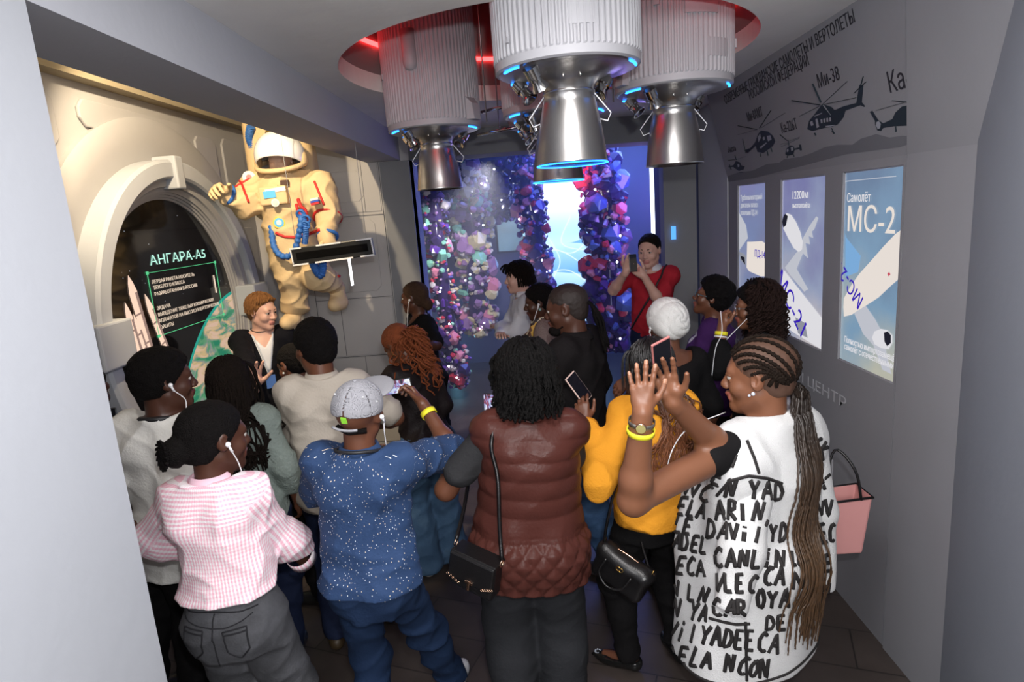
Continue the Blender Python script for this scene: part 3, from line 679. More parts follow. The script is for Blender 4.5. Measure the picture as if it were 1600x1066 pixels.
# ------------------------------------------------------------------ the cluster of rocket boosters hanging through the ceiling opening
M_steel = mat('brushed_steel', (.50, .49, .48), .30, 1.0, bump=.04, bscale=120, vary=.08, vscale=3)
M_steel2 = mat('polished_steel', (.60, .59, .58), .12, 1.0)
M_body = mat('booster_grey_paint', (.36, .36, .385), .55, bump=.03, bscale=60)
M_blueled = emis('blue_led', (.02, .22, 1), 6); M_wire = mat('white_wire', (.75, .75, .78), .4)
def booster(X, Y, label, zlift=0., led_exit=False, seed=0, patch=()):
    rnd = random.Random(seed); R = .285; z0 = ZB-.02+zlift
    t = thing('rocket_booster', label, 'rocket model', (X, Y, z0), group='rocket boosters hung from the ceiling opening')
    n = 300; V = []; Fc = []; rows = [(R-.012, 0), (R, .006), (R, .035), (None, .042), (None, 1.0)]
    for r, z in rows:
        for i in range(n):
            a = 2*PI*i/n; rr = r if r else R+(.005 if (i % 4) < 2 else -.001); V.append((rr*math.cos(a), rr*math.sin(a), z))
    for k in range(len(rows)-1):
        for i in range(n): Fc.append((k*n+i, k*n+(i+1) % n, (k+1)*n+(i+1) % n, (k+1)*n+i))
    MB().add(V, Fc).build('booster_body', M_body, t, fix=False)
    prof = [(R-.012, .0), (R-.022, -.004), (.22, -.002), (.17, -.012), (.125, -.035), (.105, -.055), (.098, -.075)]
    MB().lathe(prof, 64).build('engine_cone', M_steel, t, True)
    prof = [(.096, -.075), (.104, -.078), (.104, -.084), (.099, -.088), (.107, -.12), (.118, -.17), (.128, -.23), (.136, -.29), (.142, -.345), (.144, -.352), (.139, -.352), (.128, -.29), (.112, -.21), (.092, -.12), (.06, -.10)]
    MB().lathe(prof, 64).build('nozzle', M_steel, t, True)
    if led_exit: MB().lathe([(.139, -.353), (.145, -.353), (.145, -.357), (.139, -.357)], 64, close=True).build('led_ring', M_blueled, t)
    for a in (2.2, 3.5, 5.7):                            # curved blue light segments along the rim
        m = MB()
        for i in range(11):
            b0, b1 = a+i*.035, a+(i+1)*.035
            m.bar(((R-.020)*math.cos(b0), (R-.020)*math.sin(b0), -.006), ((R-.020)*math.cos(b1), (R-.020)*math.sin(b1), -.006), .009, .005)
        m.build('blue_light', M_blueled, t)
    for a in (-.3, PI-.45):                          # bent wire handles beside the nozzle
        ca, sa = math.cos(a+.3), math.sin(a+.3)
        pts = [(.095*ca, .095*sa, -.078), (.165*ca, .165*sa, -.165), (.150*ca, .150*sa, -.195), (.118*ca, .118*sa, -.185)]
        tube_obj('wire_handle', [pts], [.0026], M_wire, t)
    for a in (.75, 2.6, 4.0):                            # small steering thrusters on the rim
        ca, sa = math.cos(a), math.sin(a); c = np.array((.215*ca, .215*sa, -.03))
        Mr = rotz(a) @ roty(.7)
        m = MB().lathe([(.0, .03), (.030, .03), (.030, -.01), (.022, -.014), (.022, -.035), (.036, -.06), (.033, -.06), (.0, -.03)], 20, c, Mr)
        m.build('steering_thruster', M_steel2, t, True).modifiers.new('e', 'EDGE_SPLIT').split_angle = .6
        m = MB(); [m.ball(((.13+.0*q)*math.cos(a+.5+q), .13*math.sin(a+.5+q), -.036), .006, 8, 5) for q in (0, .5)]; m.build('bolt', M_steel2, t, True)
    for (a, z, w, h_, d, k) in patch:
        ca, sa = math.cos(a), math.sin(a)
        if k == 'pod':
            m = MB().lathe([(.0, -.06), (.03, -.05), (.042, -.02), (.042, .16), (0, .17)], 24, (R*ca, R*sa, z)); m.build('rounded_fairing', M_body, t, True)
        elif k == 'wedge':
            e = np.array((ca, sa, 0)); u = np.array((-sa, ca, 0)); c = e*(R)
            P = [c+u*w+np.array((0, 0, z)), c-u*w+np.array((0, 0, z)), c-u*w+np.array((0, 0, z+h_)), c+u*w+np.array((0, 0, z+h_)),
                 c+e*d+u*w+np.array((0, 0, z)), c+e*d-u*w*.4+np.array((0, 0, z)), c+e*d*.7-u*w*.4+np.array((0, 0, z+h_*.7)), c+e*d*.7+u*w+np.array((0, 0, z+h_*.7))]
            MB().add(P, [(0, 1, 2, 3), (4, 7, 6, 5), (0, 4, 5, 1), (1, 5, 6, 2), (2, 6, 7, 3), (3, 7, 4, 0)]).build('wedge_bracket', M_body, t, bevel=.003)
        else:
            nn = 8; VV = []; FF = []
            for i in range(nn+1):
                b = a+(i/nn-.5)*w/R
                for rr in (R+.001, R+d):
                    for zz in (z, z+h_): VV.append((rr*math.cos(b), rr*math.sin(b), zz))
            for i in range(nn):
                p = 4*i; q = p+4; FF += [(p+2, q+2, q+3, p+3), (p, p+2, p+3, p+1)] if i == 0 else [(p+2, q+2, q+3, p+3)]; FF += [(p+1, p+3, q+3, q+1), (p, q, q+2, p+2)]
            FF.append((4*nn, 4*nn+1, 4*nn+3, 4*nn+2))
            MB().add(VV, FF).build('surface_panel', M_body, t)
    return t
F_ = -PI/2
booster(.22, 2.66, 'grey ribbed rocket booster with steel nozzle, nearest and largest of the cluster', .0, True, 1, [(F_-.75, .24, .07, .05, .012, 'p'), (F_-.05, .18, .025, .03, .012, 'p'), (F_+.95, .30, .11, .10, .008, 'p'), (F_-.35, .26, .10, .012, .005, 'p'), (F_+.12, .1, .09, .10, .004, 'p'), (F_-.9, .08, .012, .02, .012, 'p')])
booster(-.50, 4.08, 'grey ribbed rocket booster at the left, next to the ceiling beam', .0, False, 2, [(F_-.25, .36, .06, .1, .0, 'pod'), (F_+1.0, .03, .045, .13, .04, 'wedge'), (F_-1.2, .30, .03, .03, .012, 'p')])
booster(.79, 3.32, 'grey ribbed rocket booster at the right, with square raised panel', .0, False, 3, [(F_+.25, .28, .16, .15, .008, 'p'), (F_-1.15, .02, .045, .13, .04, 'wedge'), (F_-.45, .33, .025, .04, .014, 'p'), (F_+.55, .1, .13, .08, .004, 'p'), (F_+1.25, .16, .02, .04, .012, 'p')])
booster(.22, 3.66, 'grey ribbed rocket booster in the middle of the cluster, behind the nearest one', -.02, True, 4)
booster(.24, 4.42, 'grey ribbed rocket booster at the back of the cluster, farthest one', .02, True, 5)
def rods(name, label, pairs, m, r):
    t = thing(name, label, 'rod', pairs[0][0])
    for p, q in pairs: tube_obj('rod', [[np.array(p)-pairs[0][0], (np.array(p)+q)/2-pairs[0][0], np.array(q)-pairs[0][0]]], [r], m, t, 10)
    return t
b1, b2, b3 = np.array((-.22, 4.02, ZB+.05)), np.array((-.01, 3.80, ZB+.05)), np.array((.22, 3.66, 0))
rods('connecting_rod', 'chrome rods joining left booster to the middle booster', [(np.array((-.20, 4.0, 2.86)), np.array((.0, 3.82, 2.86))), (np.array((-.24, 4.08, 2.74)), np.array((.02, 3.86, 2.74)))], M_steel2, .009)
rods('connecting_rod', 'chrome rods joining right booster to the middle booster', [(np.array((.53, 3.40, 2.86)), np.array((.48, 3.50, 2.86))), (np.array((.52, 3.30, 2.84)), np.array((.42, 2.82, 2.84)))], M_steel2, .009)
for i, (x, y, lb) in enumerate([(-.10, 4.02, 'thin steel cable hanging beside the left booster'), (-.16, 3.72, 'thin steel cable hanging left of the middle booster'), (.50, 3.36, 'thin steel cable hanging beside the right booster')]):
    o = tube_obj('steel_cable', [[(0, 0, 0), (0, 0, .6), (0, 0, 1.0)]], [.004], mat('cable_metal', (.3, .28, .28), .4, .8), None); o.location = (x, y, 2.76); tag(o, lb, 'cable', 'cables holding the rocket cluster')
    
# ------------------------------------------------------------------ crystal room behind the doorway
struct(MB().box((-2.2, 9.6, 0), (3.2, 9.75, 3.4)).build('wall_crystal_room_back', M_navy))
struct(MB().box((1.95, 6.42, 0), (2.1, 9.6, 3.4)).build('wall_crystal_room_right', mat('violet_room_paint', (.12, .12, .30), .6)))
struct(MB().box((-2.2, 6.2, 0), (-2.05, 9.6, 3.4)).build('wall_crystal_room_left', M_navy))
struct(MB().box((-2.2, 6.42, 3.2), (2.1, 9.75, 3.4)).build('ceiling_crystal_room', M_black))
struct(MB().box((1.32, 6.18, 0), (2.1, 6.42, 3.1)).build('wall_crystal_room_front', M_navy))
# dark glossy wall panels and the picture wall
def petal_nodes(nt, b):
    N, L = nt.nodes, nt.links; tc = N.new('ShaderNodeTexCoord'); wv = N.new('ShaderNodeTexWave'); wv.wave_type = 'RINGS'; wv.inputs['Scale'].default_value = .55; wv.inputs['Distortion'].default_value = 6.5; wv.inputs['Detail'].default_value = 1.2; wv.wave_profile = 'SAW'
    cr_ = N.new('ShaderNodeValToRGB'); e = cr_.color_ramp.elements; e[0].color = (.55, .85, 1, 1); e[1].color = (.06, .36, .85, 1); q = e.new(.35); q.color = (.30, .65, 1, 1)
    sp_ = N.new('ShaderNodeSeparateXYZ'); mr = N.new('ShaderNodeMapRange'); mr.inputs[1].default_value = .15; mr.inputs[2].default_value = .55; mx = N.new('ShaderNodeMix'); mx.data_type = 'RGBA'; mx.inputs[7].default_value = (.95, 1, 1, 1)
    L.new(tc.outputs['Object'], wv.inputs['Vector']); L.new(wv.outputs['Fac'], cr_.inputs[0]); L.new(tc.outputs['Object'], sp_.inputs[0]); L.new(sp_.outputs[2], mr.inputs[0]); L.new(mr.outputs[0], mx.inputs[0]); L.new(cr_.outputs[0], mx.inputs[6]); L.new(mx.outputs[2], b.inputs['Emission Color']); b.inputs['Emission Strength'].default_value = 1.25
t = thing('video_wall', 'bright video wall with pale blue petals behind the hanging crystals', 'screen', (.62, 9.56, 1.75))
MB().box((-.62, 0, -1.2), (.62, .03, 1.25)).build('screen_panel', node_mat('petal_picture', petal_nodes), t)
for (a, b, c, w) in (((-.45, .1), (.1, -.15), (.5, .25), .010), ((-.5, -.2), (-.1, -.1), (.45, -.5), .010), ((-.4, .35), (-.1, -.2), (-.2, -.5), .008), ((.1, .4), (-.05, .0), (.4, -.15), .008), ((-.55, -.55), (0, -.4), (.5, -.8), .010)):
    S_ = spline([(a[0], -.004, a[1]), (b[0], -.004, b[1]), (c[0], -.004, c[1])], 20); m = MB()
    for i in range(19): m.bar(S_[i], S_[i+1], w, .002, up=(0, 1, 0))
    m.build('petal_edge', emis('petal_edge', (.85, .97, 1), 1.4), t)
t = thing('small_screen', 'small pale picture screen on dark wall left of the video wall', 'screen', (-.16, 9.56, 1.95))
MB().box((-.22, 0, -.25), (.22, .03, .25)).build('screen_panel', node_mat('dune_picture', grad_nodes((.30, .22, .12), (.25, .45, .6), (.45, .75, 1.0), 2.0, .55)), t)
MB().box((-.25, .012, -.28), (.25, .035, .28)).build('screen_frame', M_black, t)
o = MB().box((-.03, -.02, -1.44), (.03, .02, 1.2)).build('light_tube', emis('cold_white_tube', (.75, .82, 1), 3.5)); o.location = (1.355, 6.62, 1.45); tag(o, 'upright cold white light tube at the right side of doorway', 'light')
o = MB().box((-.02, -.01, -.06), (.02, .01, .06)).build('indicator_panel', emis('blue_indicator', (.1, .35, 1), 1.5)); o.location = (1.40, 5.985, 1.96); tag(o, 'small glowing blue indicator panel beside the doorway', 'panel')
# crystals
def gem(seed, kind):
    r = random.Random(seed); bm = bmesh.new()
    if kind == 0:
        for i in range(22):
            v = Vector((r.gauss(0, 1), r.gauss(0, 1), r.gauss(0, 1))).normalized(); bm.verts.new(v*(1+r.uniform(-.06, .06)))
    else:
        for i in range(6):
            a = PI/3*i+.1; bm.verts.new((.55*math.cos(a), .55*math.sin(a), -1)); bm.verts.new((.55*math.cos(a), .55*math.sin(a), .55+r.uniform(-.1, .1)))
        bm.verts.new((r.uniform(-.1, .1), r.uniform(-.1, .1), 1.15))
    bmesh.ops.convex_hull(bm, input=bm.verts); me = bpy.data.meshes.new('crystal'); bm.to_mesh(me); bm.free(); return me
def gm(name, c, e=0., tr=.35): return mat(name, c, .12, 0, .6, emit=c if e else None, estr=e, coat=.6)
GEM = dict(v=gm('violet_crystal', (.09, .03, .28)), d=gm('dark_violet_crystal', (.03, .015, .09)), w=gm('white_crystal', (.62, .60, .62)), p=gm('pink_crystal', (.60, .22, .34)), r=gm('red_crystal', (.55, .04, .08)), y=gm('pale_yellow_crystal', (.55, .50, .30)), b=gm('blue_crystal', (.10, .16, .50)), g=gm('green_crystal', (.20, .50, .40)), m=gm('mauve_crystal', (.28, .16, .36)))
M_crlight = emis('crystal_lamp', (.85, .85, 1), 14)
GM = [gem(i, 0 if i % 3 else 1) for i in range(9)]
def crystal_column(label, Y, pts, pal, seed, n_big=62, n_small=420):
    """pts: pixel rows (x, y, half width) down the column"""
    rnd = random.Random(seed); S_ = [(at(x, y, Y), at(x+w, y, Y)[0]-at(x, y, Y)[0]) for x, y, w in pts]
    c0 = S_[0][0]; t = thing('crystal_column', label, 'crystal column', c0, group='columns of crystals in the dark room')
    def place(u): 
        k = u*(len(S_)-1); i = min(int(k), len(S_)-2); f = k-i; a, b = S_[i], S_[i+1]
        return a[0]*(1-f)+b[0]*f-c0, a[1]*(1-f)+b[1]*f
    zz = [p[0] for p in S_]; m = MB(); 
    tube_obj('core', [[s[0]-c0 for s in S_]], [[s[1]*.55 for s in S_]], GEM['d'], t, 10)
    V = []; FF = []; MI = []; cols = list(dict.fromkeys(pal)); base = 0
    for i in range(n_small):
        p, w = place(rnd.random()); a = rnd.uniform(0, 2*PI); r = w*rnd.uniform(.55, .98); s = w*rnd.uniform(.10, .24)
        me = GM[rnd.randrange(9)]; R_ = Euler((rnd.uniform(0, 6), rnd.uniform(0, 6), rnd.uniform(0, 6))).to_matrix(); q = Vector(p)+Vector((r*math.cos(a), r*math.sin(a), 0))
        V += [R_ @ v.co*s+q for v in me.vertices]; FF += [tuple(base+j for j in f.vertices) for f in me.polygons]; MI += [cols.index(rnd.choice(pal))]*len(me.polygons); base += len(me.vertices)
    me = bpy.data.meshes.new('small_crystals'); me.from_pydata(V, [], FF); me.update(); o = link('small_crystals', me, [GEM[c] for c in cols], t, False); me.polygons.foreach_set('material_index', MI); o['kind'] = 'stuff'
    for i in range(n_big):
        p, w = place((i+rnd.random())/n_big); a = rnd.uniform(-PI, 0) if rnd.random() < .8 else rnd.uniform(0, PI); s = w*rnd.uniform(.26, .52); r = w*rnd.uniform(.55, .9)
        o = bpy.data.objects.new('crystal', GM[i % 9]); COL.objects.link(o); o.parent = t; o.location = p+np.array((r*math.cos(a), r*math.sin(a), 0)); o.rotation_euler = (rnd.uniform(0, 6), rnd.uniform(0, 6), rnd.uniform(0, 6)); o.scale = (s,)*3
        if not GM[i % 9].materials: GM[i % 9].materials.append(None)
        o.material_slots[0].link = 'OBJECT'; o.material_slots[0].material = GEM[rnd.choice(pal)]
    for i in range(7):
        p, w = place(rnd.random()); a = rnd.uniform(-2.6, -.5); b = MB().ball((p[0]+w*1.0*math.cos(a), p[1]+w*1.0*math.sin(a), p[2]),   .012, 8, 6); b.build('spark_lamp', M_crlight, t, True)
crystal_column('tall crystal column nearest the left doorway edge, violet, pale yellow and pink', 7.7, [(672, 285, 16), (680, 330, 20), (684, 380, 22), (690, 430, 20), (697, 480, 22), (704, 530, 24), (712, 575, 26), (718, 604, 14)], 'vvdwypgdmr', 11)
crystal_column('hanging crystal column of white and pink stones, second from left', 8.7, [(728, 255, 26), (732, 300, 34), (738, 350, 36), (742, 400, 30), (745, 450, 28), (748, 500, 30), (748, 522, 18)], 'wyypmmmdgwm', 12)
crystal_column('hanging crystal column of violet and pink stones, in front of the video wall left edge', 8.5, [(814, 236, 20), (822, 280, 24), (830, 330, 26), (836, 380, 25), (840, 430, 25), (842, 480, 26), (844, 530, 22)], 'vvdbpmrvdd', 13)
crystal_column('hanging crystal column of dark violet stones with red top, beside the red-shirted man', 7.5, [(922, 225, 30), (935, 270, 38), (942, 320, 38), (945, 370, 36), (947, 420, 36), (949, 470, 38), (950, 520, 38), (952, 545, 26)], 'ddvvbdmrpb', 14)
crystal_column('dark hanging crystal column deep in the room, between the white and violet ones', 9.1, [(776, 250, 22), (782, 300, 26), (790, 345, 18)], 'ddddvm', 15, 20, 120)
# haze drifting in the crystal room
def haze_nodes():
    m = bpy.data.materials.new('blue_haze'); m.use_nodes = True; nt = m.node_tree; N, L = nt.nodes, nt.links
    N.remove(N['Principled BSDF']); v = N.new('ShaderNodeVolumePrincipled'); v.inputs['Color'].default_value = (.75, .82, 1, 1); v.inputs['Anisotropy'].default_value = .2; v.inputs['Density'].default_value = .085
    L.new(v.outputs[0], N['Material Output'].inputs['Volume']); return m
o = MB().box((-2.0, 6.46, .01), (1.9, 9.5, 3.15)).build('haze', haze_nodes()); tag(o, 'thin bluish haze hanging in the crystal room', 'haze'); o['kind'] = 'stuff'

o = MB().box((-.03, -.02, -at(704, 500, 9.3)[2]+.002), (.03, .02, .5)).build('light_tube', emis('cyan_tube', (.25, .75, 1), 3.0)); q_ = at(704, 500, 9.3); o.location = q_; tag(o, 'upright cyan light tube glowing between the two left crystal columns', 'light')

# ------------------------------------------------------------------ people
def skin(name, c, lip=None):
    a = mat('skin_'+name, c, .42, bump=.03, bscale=180, spec=.45, vary=.06, vscale=9)
    l = mat('lips_'+name, lip or tuple(x*.8 for x in c), .35); n = mat('nails_'+name, (min(1, c[0]*1.5+.06), min(1, c[1]*1.5+.05), min(1, c[2]*1.5+.04)), .35)
    return [a, l, n]
SK = dict(dark=skin('deep_brown', (.066, .026, .016), (.11, .035, .028)), mid=skin('brown', (.125, .048, .026), (.20, .060, .045)), warm=skin('warm_brown', (.175, .072, .038), (.26, .075, .055)), pale=skin('fair', (.62, .36, .28), (.50, .20, .17)))
M_eye = mat('eye_white', (.42, .39, .36), .25); M_iris = mat('eye_iris', (.02, .012, .008), .1)
def fabric(name, c, bump=.25, bscale=90, rough=.85, vary=.06, sheen=0., **k): return mat(name, c, rough, bump=bump, bscale=bscale, vary=vary, vscale=5, sheen=sheen, spec=.15, **k)
def hairmat(name, c, rough=.65, bump=.9, bscale=220): return mat(name, c, rough, bump=bump, bscale=bscale, vary=.4, vscale=60, spec=.12)
H_black = hairmat('black_hair', (.0055, .0045, .0045)); 

def head_prims(F, hc, R, s, female, k=1.0):
    """head, face, ears; hc head centre, R columns = right/forward/up, s = scale"""
    q = lambda x, y, z: hc+R @ (np.array((x, y, z))*s)
    fm = .93 if female else 1.0
    F.ell(q(0, -.016, .034), np.array((.077, .097, .084))*s, .03, R)
    F.ell(q(0, .026, -.034), np.array((.058*fm, .062, .080))*s, .04*s, R)
    F.cone(q(-.048*fm, .0, -.055), q(-.012, .064, -.098), .018*s, .015*s, .03*s); F.cone(q(.048*fm, .0, -.055), q(.012, .064, -.098), .018*s, .015*s, .03*s)
    F.ell(q(0, .072, -.097), .019*s, .02*s)
    F.cone(q(-.036, .074, .024), q(.036, .074, .024), .012*s, .012*s, .02*s)
    for x in (-1, 1):
        F.ell(q(x*.033, .098, .004), np.array((.017, .015, .0085))*s, .012*s, R, op='s')
        F.ell(q(x*.040, .056, -.030), .026*s, .02*s)
        F.ell(q(x*.0125, .096, -.033), .0085*s, .006*s)
        F.cone(q(x*.020, .0855, .0115), q(x*.033, .0885, .0140), .0036*s, .0040*s, .003*s); F.cone(q(x*.033, .0885, .0140), q(x*.047, .078, .0105), .0040*s, .0036*s, .003*s)
        F.cone(q(x*.022, .0855, -.006), q(x*.045, .078, -.005), .0034*s, .0034*s, .004*s)
        Re = R @ rotz(-x*.35)
        F.ell(q(x*.079, -.008, .0), np.array((.009, .020, .031))*s, .008*s, Re)
        F.ell(q(x*.088, .0, .004), np.array((.008, .010, .016))*s, .004*s, Re, op='s')
    F.cone(q(0, .086, .008), q(0, .105, -.027), .0080*s, .0115*s, .012*s)
    F.cone(q(-.019, .086, -.060), q(0, .0945, -.057), .006*s, .0078*s, .007*s); F.cone(q(.019, .086, -.060), q(0, .0945, -.057), .006*s, .0078*s, .007*s)
    F.cone(q(-.017, .085, -.071), q(.017, .085, -.071), .0078*s, .0078*s, .007*s); F.ell(q(0, .090, -.071), .0075*s, .008*s)
def hand_prims(F, W, D, Nn, side, s=1., curl=(.3, .3, .35, .4), thumb=.5, spread=.12, nails=None):
    """W wrist, D towards the fingers, Nn the way the palm faces, side +1 right hand"""
    D = nrm(D); Nn = np.array(Nn, float); Nn = nrm(Nn-(Nn @ D)*D); T = nrm(np.cross(D, Nn))*side
    pt = lambda d, t, n=0.: W+(D*d+T*t+Nn*n)*s
    F.cone(W-D*.02*s, pt(.018, 0), .0235*s, .024*s, .015*s)
    kn = [pt(.089, .031, .002), pt(.093, .010), pt(.088, -.011), pt(.079, -.030, .002)]
    for i, kx in enumerate(kn): F.cone(pt(.012, .012-.008*i, .0), kx, .0150*s, .0118*s, .013*s)
    F.ell(pt(.045, .018, .010), np.array((.017, .017, .017))*s, .02*s); F.ell(pt(.04, -.02, .010), np.array((.015, .015, .015))*s, .02*s)
    ln = (.070, .078, .073, .057); rr = (.0092, .0095, .0090, .0080)
    for i in range(4):
        p = kn[i]; a = 0; lat = T*spread*(1.5-i)/1.5
        for j, fr in enumerate((.44, .31, .25)):
            a += curl[i]*(.8, 1.1, .7)[j]; d = nrm((D+lat)*math.cos(a)+Nn*math.sin(a)); e = p+d*ln[i]*fr*s
            F.cone(p, e, (rr[i]-.0005*j)*s, (rr[i]-.0005*(j+1))*s, .005*s if j == 0 else .002)
            if j: F.ell(p, (rr[i]+.0003)*s, .003)
            p = e
        if nails is not None: nails.append((p+(-Nn*math.cos(a)+(D)*math.sin(a))*.006*s, .0075*s))
    b = pt(.022, .020, .006); m1 = b+nrm(T*(.75+.3*thumb)+D*.75+Nn*(.45-.2*thumb))*.044*s
    F.cone(b, m1, .0165*s, .0125*s, .014*s); d = nrm(T*(.15+.7*thumb)+D*1.0+Nn*.25); m2 = m1+d*.034*s; F.cone(m1, m2, .0118*s, .0100*s, .004*s)
    m3 = m2+nrm(d+Nn*.15-T*.2)*.026*s; F.cone(m2, m3, .0100*s, .0085*s, .003*s)
    if nails is not None: nails.append((m3-Nn*.006*s, .008*s))
    return dict(tip=m3, palm=pt(.06, 0, .02), kn=kn, T=T, D=D, N=Nn)
def ik(S, T, a, b, pole):
    v = T-S; L = np.linalg.norm(v); mx = (a+b)*.999
    if L > mx: k = L/mx; a *= k; b *= k
    v = v/L; x = (a*a-b*b+L*L)/(2*L); h = math.sqrt(max(a*a-x*x, 0)); p = nrm(np.array(pole, float)-(np.array(pole, float) @ v)*v)
    return S+v*x+p*h
def crease(q, f, seed, sx=1., sz=1., sh=0.):
    """sharp-crested cloth folds"""
    A = np.stack([q[:, 0]*sx+q[:, 2]*sh, q[:, 1]*sx, q[:, 2]*sz], 1); w = wob(A+.03*np.stack([wob(q, 6, seed+2), wob(q, 5, seed+4), wob(q, 6, seed+6)], 1), f, seed); return np.clip(1-np.abs(w)*1.5, 0, 1)**2
class Person:
    """measurements are for 1.75 m and scale with the height; everything is relative to the person's spot on the floor"""
    def __init__(s, label, head_px, Z, phi, hphi=None, hpitch=0., hroll=0., tilt=0., lean=0., fat=1., female=False, tone='mid', H=None, Y=None, feet=None, sw=0., hx=0., hs=1.):
        H = H or Z; k = H/1.75; s.k = k; s.H = H; s.female = female; s.fat = fat; s.tone = tone
        phi = math.radians(phi); s.phi = phi; s.Rb = rotz(phi); hphi = phi if hphi is None else math.radians(hphi)
        s.Rt = s.Rb @ rotx(-math.radians(tilt)) @ roty(math.radians(lean)) @ rotz(math.radians(sw)); s.hip = np.array((0, 0, .93*k))
        s.Rh = rotz(hphi) @ rotx(-math.radians(hpitch)) @ roty(math.radians(hroll))
        T = lambda x, y, z: s.hip+s.Rt @ (np.array((x, y, z-.93))*k)
        s.T = T; sx = .136 if female else .156; sx *= (1+(fat-1)*.55); s.sx = sx
        s.sh = {1: T(sx, -.005, 1.425), -1: T(-sx, -.005, 1.425)}
        s.neck = T(0, -.01, 1.49); s.hk = k*hs*1.07
        s.hc = s.neck+s.Rt @ (np.array((0, .012, .055))*k)+s.Rh @ (np.array((hx, .022, .085))*s.hk)
        top = s.hc+s.Rh @ (np.array((0, -.01, .118))*s.hk)
        P = atz(head_px[0], head_px[1], Z) if Y is None else at(head_px[0], head_px[1], Y)
        s.loc = np.array((P[0]-top[0], P[1]-top[1], 0.)); s.top = top
        s.root = thing('person', label, 'person', s.loc)
        feet = feet or ((.11, .0, 6), (-.11, .0, -6))
        s.legs = {}
        for sd, (fx, fy, fa) in zip((1, -1), feet):
            hipj = s.Rb @ (np.array((sd*.092*(1+(fat-1)*.4), 0, .90))*k); an = s.Rb @ (np.array((fx, fy, .085/k))*k); dr = s.Rb @ rotz(math.radians(-fa)) @ np.array((0, 1., 0))
            kn = ik(hipj, an, .425*k, .415*k, dr); s.legs[sd] = (hipj, kn, an, dr)
        s.arms = {}
        s.nails = []
    def L(s, W): return np.array(W, float)-s.loc            # world -> person
    def px(s, x, y, Y): return s.L(at(x, y, Y))
    def arm(s, sd, wrist=None, pole=(0, 0, -1), elbow=None, hand=None, D=None, N=None, curl=(.3, .35, .4, .45), thumb=.4, spread=.1, hsz=1.):
        k = s.k; S = s.sh[sd]; la, lb = .285*k, .25*k
        if wrist is None: wrist = S+s.Rb @ (np.array((sd*.10, .06, -.50))*k); pole = s.Rb @ np.array((sd*.5, -1, 0))
        wrist = np.array(wrist, float)
        E_ = np.array(elbow, float) if elbow is not None else ik(S, wrist, la, lb, pole)
        d = nrm(wrist-E_) if D is None else nrm(D)
        if N is None: N = s.Rb @ np.array((-sd, .2, 0))
        s.arms[sd] = dict(S=S, E=E_, W=wrist, D=d, N=np.array(N, float), curl=curl, thumb=thumb, spread=spread, hsz=hsz*k*(.92 if s.female else 1.))
        return s
    def torso(s, F, inf=0., lo=.80, hem=None, k=.04, flare=0., top=True):
        f = s.fat; fe = s.female
        st = [(.84, .165, .118, -.01), (.93, .172 if fe else .165, .122, -.012), (1.02, .158 if fe else .160, .110, 0), (1.10, .142 if fe else .158, .104, .003), (1.22, .140 if fe else .158, .106, .0), (1.32, .138 if fe else .160, .108, .0), (1.40, .125 if fe else .148, .096, -.004), (1.45, .10, .075, -.008), (1.485, .062, .060, -.010)]
        st = [(z, (ax*(f if z < 1.36 else 1+(f-1)*.6)+(flare*(1.2-z) if z < 1.2 else 0))*s.k+(inf if z < 1.42 else inf*.7), (ay*(f if z < 1.36 else 1)+(flare*(1.2-z)*.7 if z < 1.2 else 0))*s.k+inf*.9, y*s.k) for z, ax, ay, y in st]
        st = [((z-.93)*s.k, a, b, y) for z, a, b, y in st]
        if hem is not None:
            z0, a0, b0, y0 = st[0]; st = [((hem-.93)*s.k, a0+flare*.3*s.k*(.84-hem)*3, b0+flare*.2*s.k*(.84-hem)*3, y0)]+st
        F.loft(st, s.hip, s.Rt, .03)
        for sd in (1, -1):
            F.cone(s.T(sd*.05, -.01, 1.44), s.sh[sd], .048*s.k+inf, (.050 if fe else .056)*s.k*(1+(f-1)*.6)+inf, k*1.0)
            if fe: F.ell(s.T(sd*.072, .088*(1+(f-1)*.8), 1.27), .060*s.k*f+inf*.6, .05)
            F.ell(s.T(sd*.075, -.055*f, .92), (.085 if fe else .078)*s.k*f+inf, .05)
            F.ell(s.T(sd*.085, -.055, 1.36), .056*s.k+inf, .05)
    def armf(s, F, sd, inf=0., t0=0., t1=2., k=.03, flat=False, r=1., cuff=0.):
        a = s.arms.get(sd)
        if a is None: return
        f = (1+(s.fat-1)*.8)*s.k*(.90 if s.female else 1.); S, E_, W = a['S'], a['E'], a['W']
        r0, r1, r2, r3 = .048*f+inf, .040*f+inf, .041*f+inf, .0265*f+inf
        if t1 <= 1: e = S+(E_-S)*t1; F.cone(S, e, r0, r0+(r1-r0)*t1+cuff, k, flat=flat)
        else:
            F.cone(S, E_, r0, r1, k); u = min(t1-1, 1); e = E_+(W-E_)*u
            m_ = E_+(W-E_)*.25; F.cone(E_, m_ if u > .3 else e, r1, r2, k)
            if u > .3: F.cone(m_, e, r2, r2+(r3-r2)*(u-.25)/.75+cuff, k)
        return e
    def body(s, h=.0065, lo=None):
        F = Fld(); k = s.k
        s.torso(F, -.004); f = (1+(s.fat-1)*.8)*k
        for sd in (1, -1):
            hp, kn, an, dr = s.legs[sd]
            F.cone(hp, kn, .082*f, .053*f, .04); F.cone(kn, kn+(an-kn)*.35-dr*.012*k, .050*f, .052*f, .03); F.cone(kn+(an-kn)*.35-dr*.012*k, an, .050*f, .034*k, .03)
            F.cone(an-dr*.03*k-np.array((0, 0, .03*k)), an+dr*.13*k-np.array((0, 0, .05*k)), .030*k, .024*k, .03)
            s.armf(F, sd)
